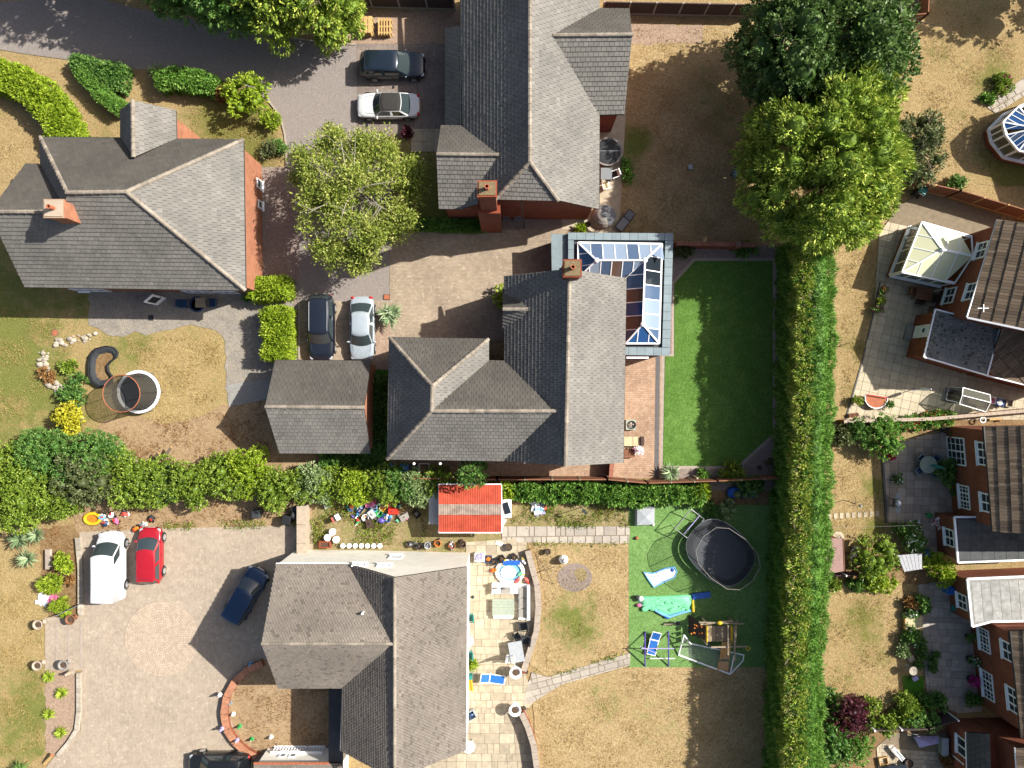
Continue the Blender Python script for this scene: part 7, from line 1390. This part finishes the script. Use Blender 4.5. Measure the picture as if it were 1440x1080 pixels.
for j, (xa, xb, ya, za, zb) in enumerate(((1016,1027,903,1.3,.95),(1014,1026,914,.95,.3),(1011,1024,930,.3,.1))):
    a = [P(xa,ya,za),P(xb,ya,za),P(xb-1.5,ya+(13 if j < 2 else 13),zb),P(xa-1.5,ya+13,zb)]; MB().add(a, [(0,1,2,3)]).tube([a[0]+Vector((0,0,.06)),a[3]+Vector((0,0,.06))],.05,6).tube([a[1]+Vector((0,0,.06)),a[2]+Vector((0,0,.06))],.05,6).build('slide_chute', 'slide_tan', ps)
MB().ball(P(1012,876,2.1),.2,.14,.16).build('telescope', 'yellow_plastic', ps); MB().tube(cirl(*P(1052,912,2.0)[:2],2.0,.14,12),.03,6,closed=True).build('steering_wheel', 'yellow_plastic', ps)
MB().beam(P(985,895,.1),P(1002,910,.1),.1).build('sand_frame', 'wood_grey', ps)
lump('covered_heap', 'blue covered heap with a yellow ball behind the fence hedge', 'tarpaulin', 1040, 692, [('blue_cover','deep_blue',MB().ball((-.45,0,.3),.55,.45,.4,10,6,.5,.12)),('blue_sheet','deep_blue',MB().ball((.6,.05,.25),.7,.4,.3,10,6,.5,.12)),('yellow_ball','leaf_olive',MB().ball((-.4,-.05,.8),.28)),('strap','black_plastic',MB().box(0,.12,-.4,.4,.2,.55))])
# ---- east: cream patio
table('brown wooden garden table with folded cream parasol beside the conservatory', 1292, 415, R(-12), .6, .45, .74, 'wood_brown', slats=6); parasol('folded cream parasol lying on the wooden table', 1294, 413, R(10), 'tan_cloth', .82, .1, 0, 1.2)
chair('brown wooden chair at the left end of the wooden table', 1279, 411, R(-12), 'wood_brown'); chair('dark wooden chair in front of the wooden table', 1290, 424, R(80), 'brown_dark'); chair('dark wooden chair by the window side of the table', 1306, 420, R(170), 'brown_dark')
lump('doorstep', 'pale concrete step outside the white back door', 'step', 1277, 468, [('step','concrete_pale',MB().obox((0,0,.12),.32,.55,.12,R(-13))),('mat','kerb',MB().obox((.02,0,.25),.2,.35,.012,R(-13)))])
pot('terracotta pot of red flowers on the patio edge', 1237, 411, .2, .35, 'terracotta', 'leaf_mid', fl='flower_red'); pot('terracotta pot of green foliage on the patio edge', 1234, 424, .2, .35, 'terracotta', 'leaf_laurel'); pot('terracotta pot of pink flowers on the patio edge', 1230, 436, .2, .35, 'terracotta', 'leaf_mid', fl='flower_pink')
lump('curved_bench', 'half round rust and white bench on the sunny cream patio', 'bench', 1228, 565, [('seat','terracotta',MB().prism([(.8*math.cos(R(160)+a*R(200)/12),.75*math.sin(R(160)+a*R(200)/12)+.3) for a in range(13)],.38,.44)),('rim','white_plastic',MB().tube([(.82*math.cos(R(160)+a*R(200)/12),.77*math.sin(R(160)+a*R(200)/12)+.3,.46) for a in range(13)],.04,6)),('back_rail','rose_red',MB().beam((-.78,.55,.6),(.78,.3,.6),.05))]+[('leg','white_plastic',MB().beam((x,y,0),(x,y,.4),.05)) for x,y in ((-.6,.2),(.6,.1),(0,-.35))])
pot('fern pot left of the curved bench', 1202, 562, .25, .4, 'terracotta', 'leaf_laurel'); pot('leafy pot at the right end of the curved bench', 1247, 567, .18, .3, 'terracotta', 'leaf_mid'); pot('small terracotta pot in the patio corner against the hedge', 1195, 584, .16, .3, 'terracotta'); pot('second small terracotta pot in the patio corner', 1202, 583, .16, .3, 'terracotta')
parasol('closed white parasol on the cream patio casting a long thin shadow', 1285, 547, 0, 'white_plastic', 2.3, .13)
t = T('greenhouse', 'small aluminium greenhouse with white ridge on the cream patio', 'greenhouse', (1358,561)); rzz = R(-13)
gh = [P(1350,552,1.7), P(1393,556,1.7)]
cA, cB, cC, cD = P(1354,545,1.5), P(1392,555,1.5), P(1386,579,1.5), P(1349,568,1.5); rA, rB = P(1353,556,1.95), P(1393,566,1.95)
MB().add([cA,cB,rB,rA],[(0,1,2,3)]).build('roof_pane', 'pane_side', t); MB().add([rA,rB,cC,cD],[(0,1,2,3)]).build('roof_pane', 'pane_side', t); mb = MB(); [mb.beam(a,b,.05) for a,b in ((cA,cB),(cB,rB),(rB,cC),(cC,cD),(cD,rA),(rA,cA),(rA,rB))]; mb.build('roof_frame', 'white_plastic', t)
for a,b in ((cA,cB),(cB,cC),(cC,cD),(cD,cA)):
    lo_ = [Vector((p.x,p.y,.02)) for p in (a,b)]; MB().add([lo_[0],lo_[1],b,a],[(0,1,2,3)]).build('side_pane', 'pane_side', t); MB().beam(lo_[0],a,.05).build('corner_post', 'white_plastic', t)
MB().beam(P(1362,560,.4),P(1384,566,.4),.7,.1).build('staging', 'wood_grey', t)
crate('low grey cold frame at the greenhouse door', 1340, 556, R(-13), 'metal_grey', .6, .45, .3, fill='soil_pot')
crate('blue crate with white label beside the greenhouse', 1403, 566, R(-8), 'blue_plastic', .26, .24, .3, fill='white_plastic'); crate('dusty pink crate beyond the blue crate', 1416, 567, R(-8), 'stone_cap', .24, .24, .3); crate('white crate between greenhouse and blue crate', 1393, 563, R(-8), 'white_plastic', .2, .22, .28, fill='pink_plastic')
wbin('green lidded bin under the conifer by the brown fence', 1288, 272, R(60), 'mat_black', 'teal_plastic')
# ---- chequered patio
table('round glass topped garden table with closed green parasol', 1298, 652, 0, .62, .62, .72, 'sage', 'metal_grey', rnd=True)
for i,(x,y,a) in enumerate(((1290,643,-40),(1310,644,-140),(1287,661,40),(1309,664,140))): chair(['grey chair at the round glass table facing the round shrub','grey chair at the round glass table nearest the french doors','grey chair at the round glass table on the lawn side','grey chair at the round glass table on the barbecue side'][i], x, y, R(a), 'grey_plastic', 'metal_grey', .95, 'chairs round the glass table', 'dark_blue')
parasol('closed green parasol leaning over the glass table', 1298, 652, R(-15), 'teal_plastic', 2.2, .14, 0, .35)
t = lump('barbecue', 'silver kettle barbecue on a black stand near the patio edge', 'barbecue', 1253, 705, [('lid','metal_grey',MB().ball((.08,0,.85),.26,.32,.22)),('side_shelf','grey_plastic',MB().lathe((.08,.5,.8),[(.24,0),(.24,.04),(.001,.05)],14)),('side_shelf','grey_plastic',MB().lathe((.08,-.5,.8),[(.24,0),(.24,.04),(.001,.05)],14)),('handle','mat_black',MB().box(-.32,-.18,-.3,.3,.82,.9))]+[('leg','mat_black',MB().beam((x,y,0),(x*.6+.03,y,.75),.05)) for x,y in ((-.2,-.25),(.3,-.25),(.3,.25),(-.2,.25))])
pot('low pot of white flowers on the chequered patio', 1257, 673, .28, .25, 'mat_black', 'leaf_mid', fl='flower_white', ph=.5); pot('pot of red and white flowers by the french doors', 1335, 612, .25, .4, 'mat_black', 'leaf_mid', fl='flower_red', ph=.5); pot('planter of pink and white flowers by the flat roof wall', 1318, 735, .35, .45, 'terracotta', 'flower_white', fl='flower_red', ph=.5)
lump('watering_can', 'green plastic watering can on the patio', 'watering can', 1305, 724, [('body','green_plastic',MB().lathe((0,0,0),[(.17,0),(.18,.25),(.1,.32)],14)),('spout','green_plastic',MB().tube([(-.15,.05,.1),(-.4,.12,.32)],[.03,.02],6)),('handle','green_plastic',MB().tube([(.16,0,.1),(.3,0,.22),(.1,0,.34)],.02,6))])
pot('small red flower pot at the edge of the round shrub', 1250, 641, .12, .2, 'rose_red', 'flower_red'); pot('dark grey pot under the french door corner', 1325, 604, .24, .5, 'mat_black'); pot('black pot below the kitchen window', 1337, 692, .2, .4, 'mat_black', 'leaf_mid')
lump('bird_feeder', 'black bird feeder pole with arms on the middle lawn', 'bird feeder', 1186, 703, [('pole','mat_black',MB().tube([(0,0,0),(0,0,1.9)],.025,6)),('arm','mat_black',MB().beam((-.5,-.1,1.9),(.45,-.15,1.9),.03)),('arm','mat_black',MB().beam((0,0,1.9),(.02,.4,1.9),.03)),('feeder','tarp_grey',MB().lathe((.42,-.15,1.62),[(.08,0),(.1,.05),(.08,.25),(.02,.3)],10))])
lump('washing_line', 'thin white washing line strung across the middle lawn', 'washing line', 1237, 733, [('line','line_grey',MB().tube([(P(1163,737,2).x-P(1237,733).x,-.1,1.9),(0,0,1.85),(P(1312,731,2).x-P(1237,733).x,.1,1.9)],.005,4)),('post','metal_grey',MB().tube([(P(1163,737,2).x-P(1237,733).x,-.1,0),(P(1163,737,2).x-P(1237,733).x,-.1,1.95)],.03,6)),('prop','metal_grey',MB().tube([(P(1312,731,2).x-P(1237,733).x,.1,0),(P(1312,731,2).x-P(1237,733).x,.1,1.95)],.03,6))])
lump('millstone', 'round cream millstone above the brown shed', 'stone', 1178, 755, [('disc','slab_sand',MB().lathe((0,0,0),[(.42,.03),(.42,.1),(.2,.11),(.19,.09),(.001,.09)],22)),('hub','stone',MB().lathe((0,0,0),[(.12,.09),(.001,.13)],10))]); pot('small red pot beside the brown shed', 1163, 757, .14, .2, 'rose_red', 'flower_red')
t = T('shed', 'small shed with mauve-brown felt roof against the conifer hedge', 'shed', (1172,780)); q = pts([(1162,757),(1185,757),(1187,803),(1162,808)], 1.9); MB().prism(q, 1.82, 1.9).build('roof', 'shed_roof', t); MB().prism(offset(q,.1), 0, 1.82).build('wall', 'wood_brown', t); MB().beam(P(1185.5,757,1.88),P(1187.5,803,1.88),.05,.1).build('fascia', 'wood_brown', t)
lump('stacked_chairs', 'stack of dark and white plastic chairs beside the shed', 'chairs', 1198, 780, [('chair_seat','mat_black',MB().box(-.25,.25,.3,.75,.3,.4)),('chair_back','grey_plastic',MB().obox((0,.7,.6),.24,.04,.25)),('white_frame','white_plastic',heap(MB(),14,.24,.5,.4,.12)),('wood_slat','wood_new',heap(MB(),5,.3,.5,.3,.1))])
t = T('lean_to', 'white ribbed sheet lean-to between shrub and hydrangea', 'lean-to', (1282,790)); q = [P(1262,781,1.6),P(1297,778,1.5),P(1297,800,1.4),P(1272,804,1.5)]; 
for i in range(6): a, b = q[0].lerp(q[1], i/6), q[0].lerp(q[1], (i+.9)/6); c, d = q[3].lerp(q[2], (i+.9)/6), q[3].lerp(q[2], i/6); MB().add([a,b,c,d,a-Vector((0,0,.04)),b-Vector((0,0,.04)),c-Vector((0,0,.04)),d-Vector((0,0,.04))],[(3,2,1,0),(4,5,6,7),(0,1,5,4),(1,2,6,5),(2,3,7,6),(3,0,4,7)]).build('roof_sheet', 'corrugated', t)
for p in q: MB().beam(p, Vector((p.x,p.y,0)), .06).build('post', 'wood_grey', t)
lump('water_butt', 'blue barrel by the white ribbed lean-to', 'barrel', 1297, 776, [('barrel','blue_plastic',MB().lathe((0,0,0),[(.25,0),(.3,.2),(.3,.7),(.25,.85),(.001,.86)],16)),('hoop','deep_blue',MB().lathe((0,0,.4),[(.305,0),(.31,.03),(.305,.06)],16))]); lump('water_butt', 'blue water barrel at the wall of the pale flat roof', 'barrel', 1328, 826, [('barrel','blue_plastic',MB().lathe((0,0,0),[(.28,0),(.34,.2),(.34,.8),(.28,.95),(.001,.96)],16)),('lid','deep_blue',MB().lathe((0,0,.96),[(.2,0),(.2,.03),(.001,.04)],14)),('strap','blue_plastic',MB().beam((-.4,.1,.2),(.4,-.1,.5),.2,.2))])
lump('hose_reel', 'teal garden hose reel on the shaded brick wall', 'hose', 1335, 852, [('reel','teal_plastic',MB().tube([(-.05,0,.5),(.1,0,.5)],.25,14)),('hose','teal_plastic',MB().tube([(0,.1,.5),(0,-.3,.1),(-.1,-.7,.05)],.03,6)),('bracket','mat_black',MB().beam((.1,0,.5),(.3,0,.5),.05))])
lump('planter_box', 'pale timber planter box at the flagstone edge', 'planter', 1281, 872, [('side','wood_new',MB().box(-.65,.65,-.62,.62,0,.4)),('soil','tan_cloth',MB().box(-.58,.58,-.54,.54,.38,.41)),('plants','leaf_mid',heap(MB(),10,.5,.08,.5,.08))]); bush('border_plants', 'small white flowered plants on the planter box rim', 1281, 862, .55, .6, 'leaf_mid', 90, ry=.2, flowers=('flower_white', 14))
for i,(x,y,m,lb) in enumerate(((1306,925,'mat_black','leafy pot in the flagstone cluster'),(1313,931,'grey_plastic','slate grey pot in the flagstone cluster'),(1306,937,'mat_black','dark pot lowest in the flagstone cluster'),(1311,918,'mat_black','tiny dark pot above the flagstone cluster'))): pot(lb, x, y, .18-.03*(i == 3), .3, m, 'leaf_mid' if i != 1 else None, group='pots on the flagstones')
lump('garden_stool', 'pale mauve stone seat at the lawn edge', 'seat', 1283, 951, [('seat','lilac',MB().obox((0,0,.4),.2,.16,.04,.5)),('leg','stone',MB().obox((0,0,.18),.08,.12,.18,.5))]); lump('bird_bath', 'stone bird bath among the border shrubs', 'bird bath', 1275, 937, [('bowl','stone',MB().lathe((0,0,.8),[(.1,0),(.32,.1),(.3,.12),(.001,.06)],14)),('column','stone',MB().lathe((0,0,0),[(.2,0),(.1,.1),(.09,.8)],10))])
lump('stone_lantern', 'rounded cream stone beside the border shrubs', 'stone', 1279, 925, [('stone','stone_cap',MB().ball((0,0,.15),.26,.3,.15,9,5,.5,.1)),('chip','stone',MB().ball((.3,-.1,.08),.12,.1,.08))])
pot('pot of vivid magenta flowers at the brick wall', 1362, 953, .3, .4, 'mat_black', 'flower_pink', fl='flower_pink', ph=.6); pot('pot of pale flowers between the brick house windows', 1361, 925, .3, .4, 'mat_black', 'leaf_mid', fl='flower_white', ph=.6); pot('dark leafy pot under the pale flat roof corner', 1358, 893, .2, .4, 'mat_black', 'leaf_mid'); bush('shrub', 'sprawling shrub at the foot of the brick house corner', 1368, 984, .9, .6, 'leaf_mid', 140, ry=.4)
# ---- buff patio
lump('parasol_cover', 'lilac folded parasol canopy by the fence', 'parasol', 1296, 1037, [('canopy','lilac',MB().add([(-.85,.3,.5),(.9,.35,.5),(.9,-.05,.75),(-.45,-.4,.7),(.1,.05,1.0)],[(0,4,3),(0,1,4),(1,2,4),(2,3,4)])),('lining','white_plastic',MB().add([(-.8,.2,.4),(.85,.3,.4),(.85,-.1,.6),(-.45,-.45,.55)],[(0,1,2,3)])),('pole','metal_grey',MB().tube([(-.9,.4,.3),(.95,.2,.5)],.03,6))])
lump('folded_chairs', 'bundle of white folding chairs on the buff patio', 'chairs', 1257, 1056, [('frame','white_plastic',MB().beam((-.5,.5,.3),(.35,-.5,.5),.06).beam((-.35,.55,.3),(.45,-.4,.5),.06).beam((-.2,.5,.4),(.5,-.3,.55),.06)),('slat','pale_grey',MB().obox((0,.05,.42),.5,.16,.02,R(-50))),('footrest','white_plastic',MB().beam((.3,-.2,.4),(.55,-.35,.3),.05))])
pot('black round stool on the buff patio', 1274, 1070, .3, .45, 'mat_black'); table('glass topped dark table at the foot of the buff patio', 1256, 1078, R(5), .7, .4, .6, 'pane_dark', 'black_plastic')
lump('storage_bench', 'sage green storage bench against the ribbed extension', 'bench', 1322, 1045, [('box','sage',MB().box(-.2,.22,-.62,.62,0,.6)),('lid','pale_grey',MB().box(-.23,.25,-.65,.65,.602,.65))]); lump('upvc_door_panel', 'white patio door frame beside the sage bench', 'door', 1333, 1046, [('frame','upvc',MB().box(-.06,.06,-.55,-.45,0,2).box(-.06,.06,.45,.55,0,2).box(-.06,.06,-.45,.45,1.9,2)),('pane','pane_sky',MB().box(-.02,.02,-.45,.45,.1,1.9))])
bush('shrub', 'rusty flowering shrub below the sage bench', 1330, 1066, .6, .6, 'leaf_brown', 120); crate('small timber box at the buff patio corner', 1240, 1068, .2, 'wood_new', .3, .25, .3)
lump('ornaments_shelf', 'white ring ornament in the passage behind the rose bed', 'ornament', 1376, 590, [('ring','white_plastic',MB().tube([(.2*math.cos(a*.52),.2*math.sin(a*.52),.5) for a in range(12)],.05,6,closed=True)),('stand','mat_black',MB().tube([(0,0,0),(0,0,.45)],.04,6))]); lump('timber_offcut', 'loose timber offcut in the brick passage', 'timber', 1396, 589, [('board','wood_new',MB().obox((0,0,.3),.45,.08,.04,.05)),('prop','wood_brown',MB().obox((.4,-.1,.15),.1,.06,.15,.4))])
lump('chimney_planter', 'brick and slab ledge with pots between the eastern houses', 'ledge', 1380, 806, [('ledge','stone_cap',MB().box(-1.1,1.5,-.16,.16,0,.5)),('pot','terracotta',MB().lathe((.1,0,.5),[(.2,0),(.26,.25),(.22,.25)],12)),('glass_ball','metal_grey',MB().ball((-.75,0,.7),.2))])
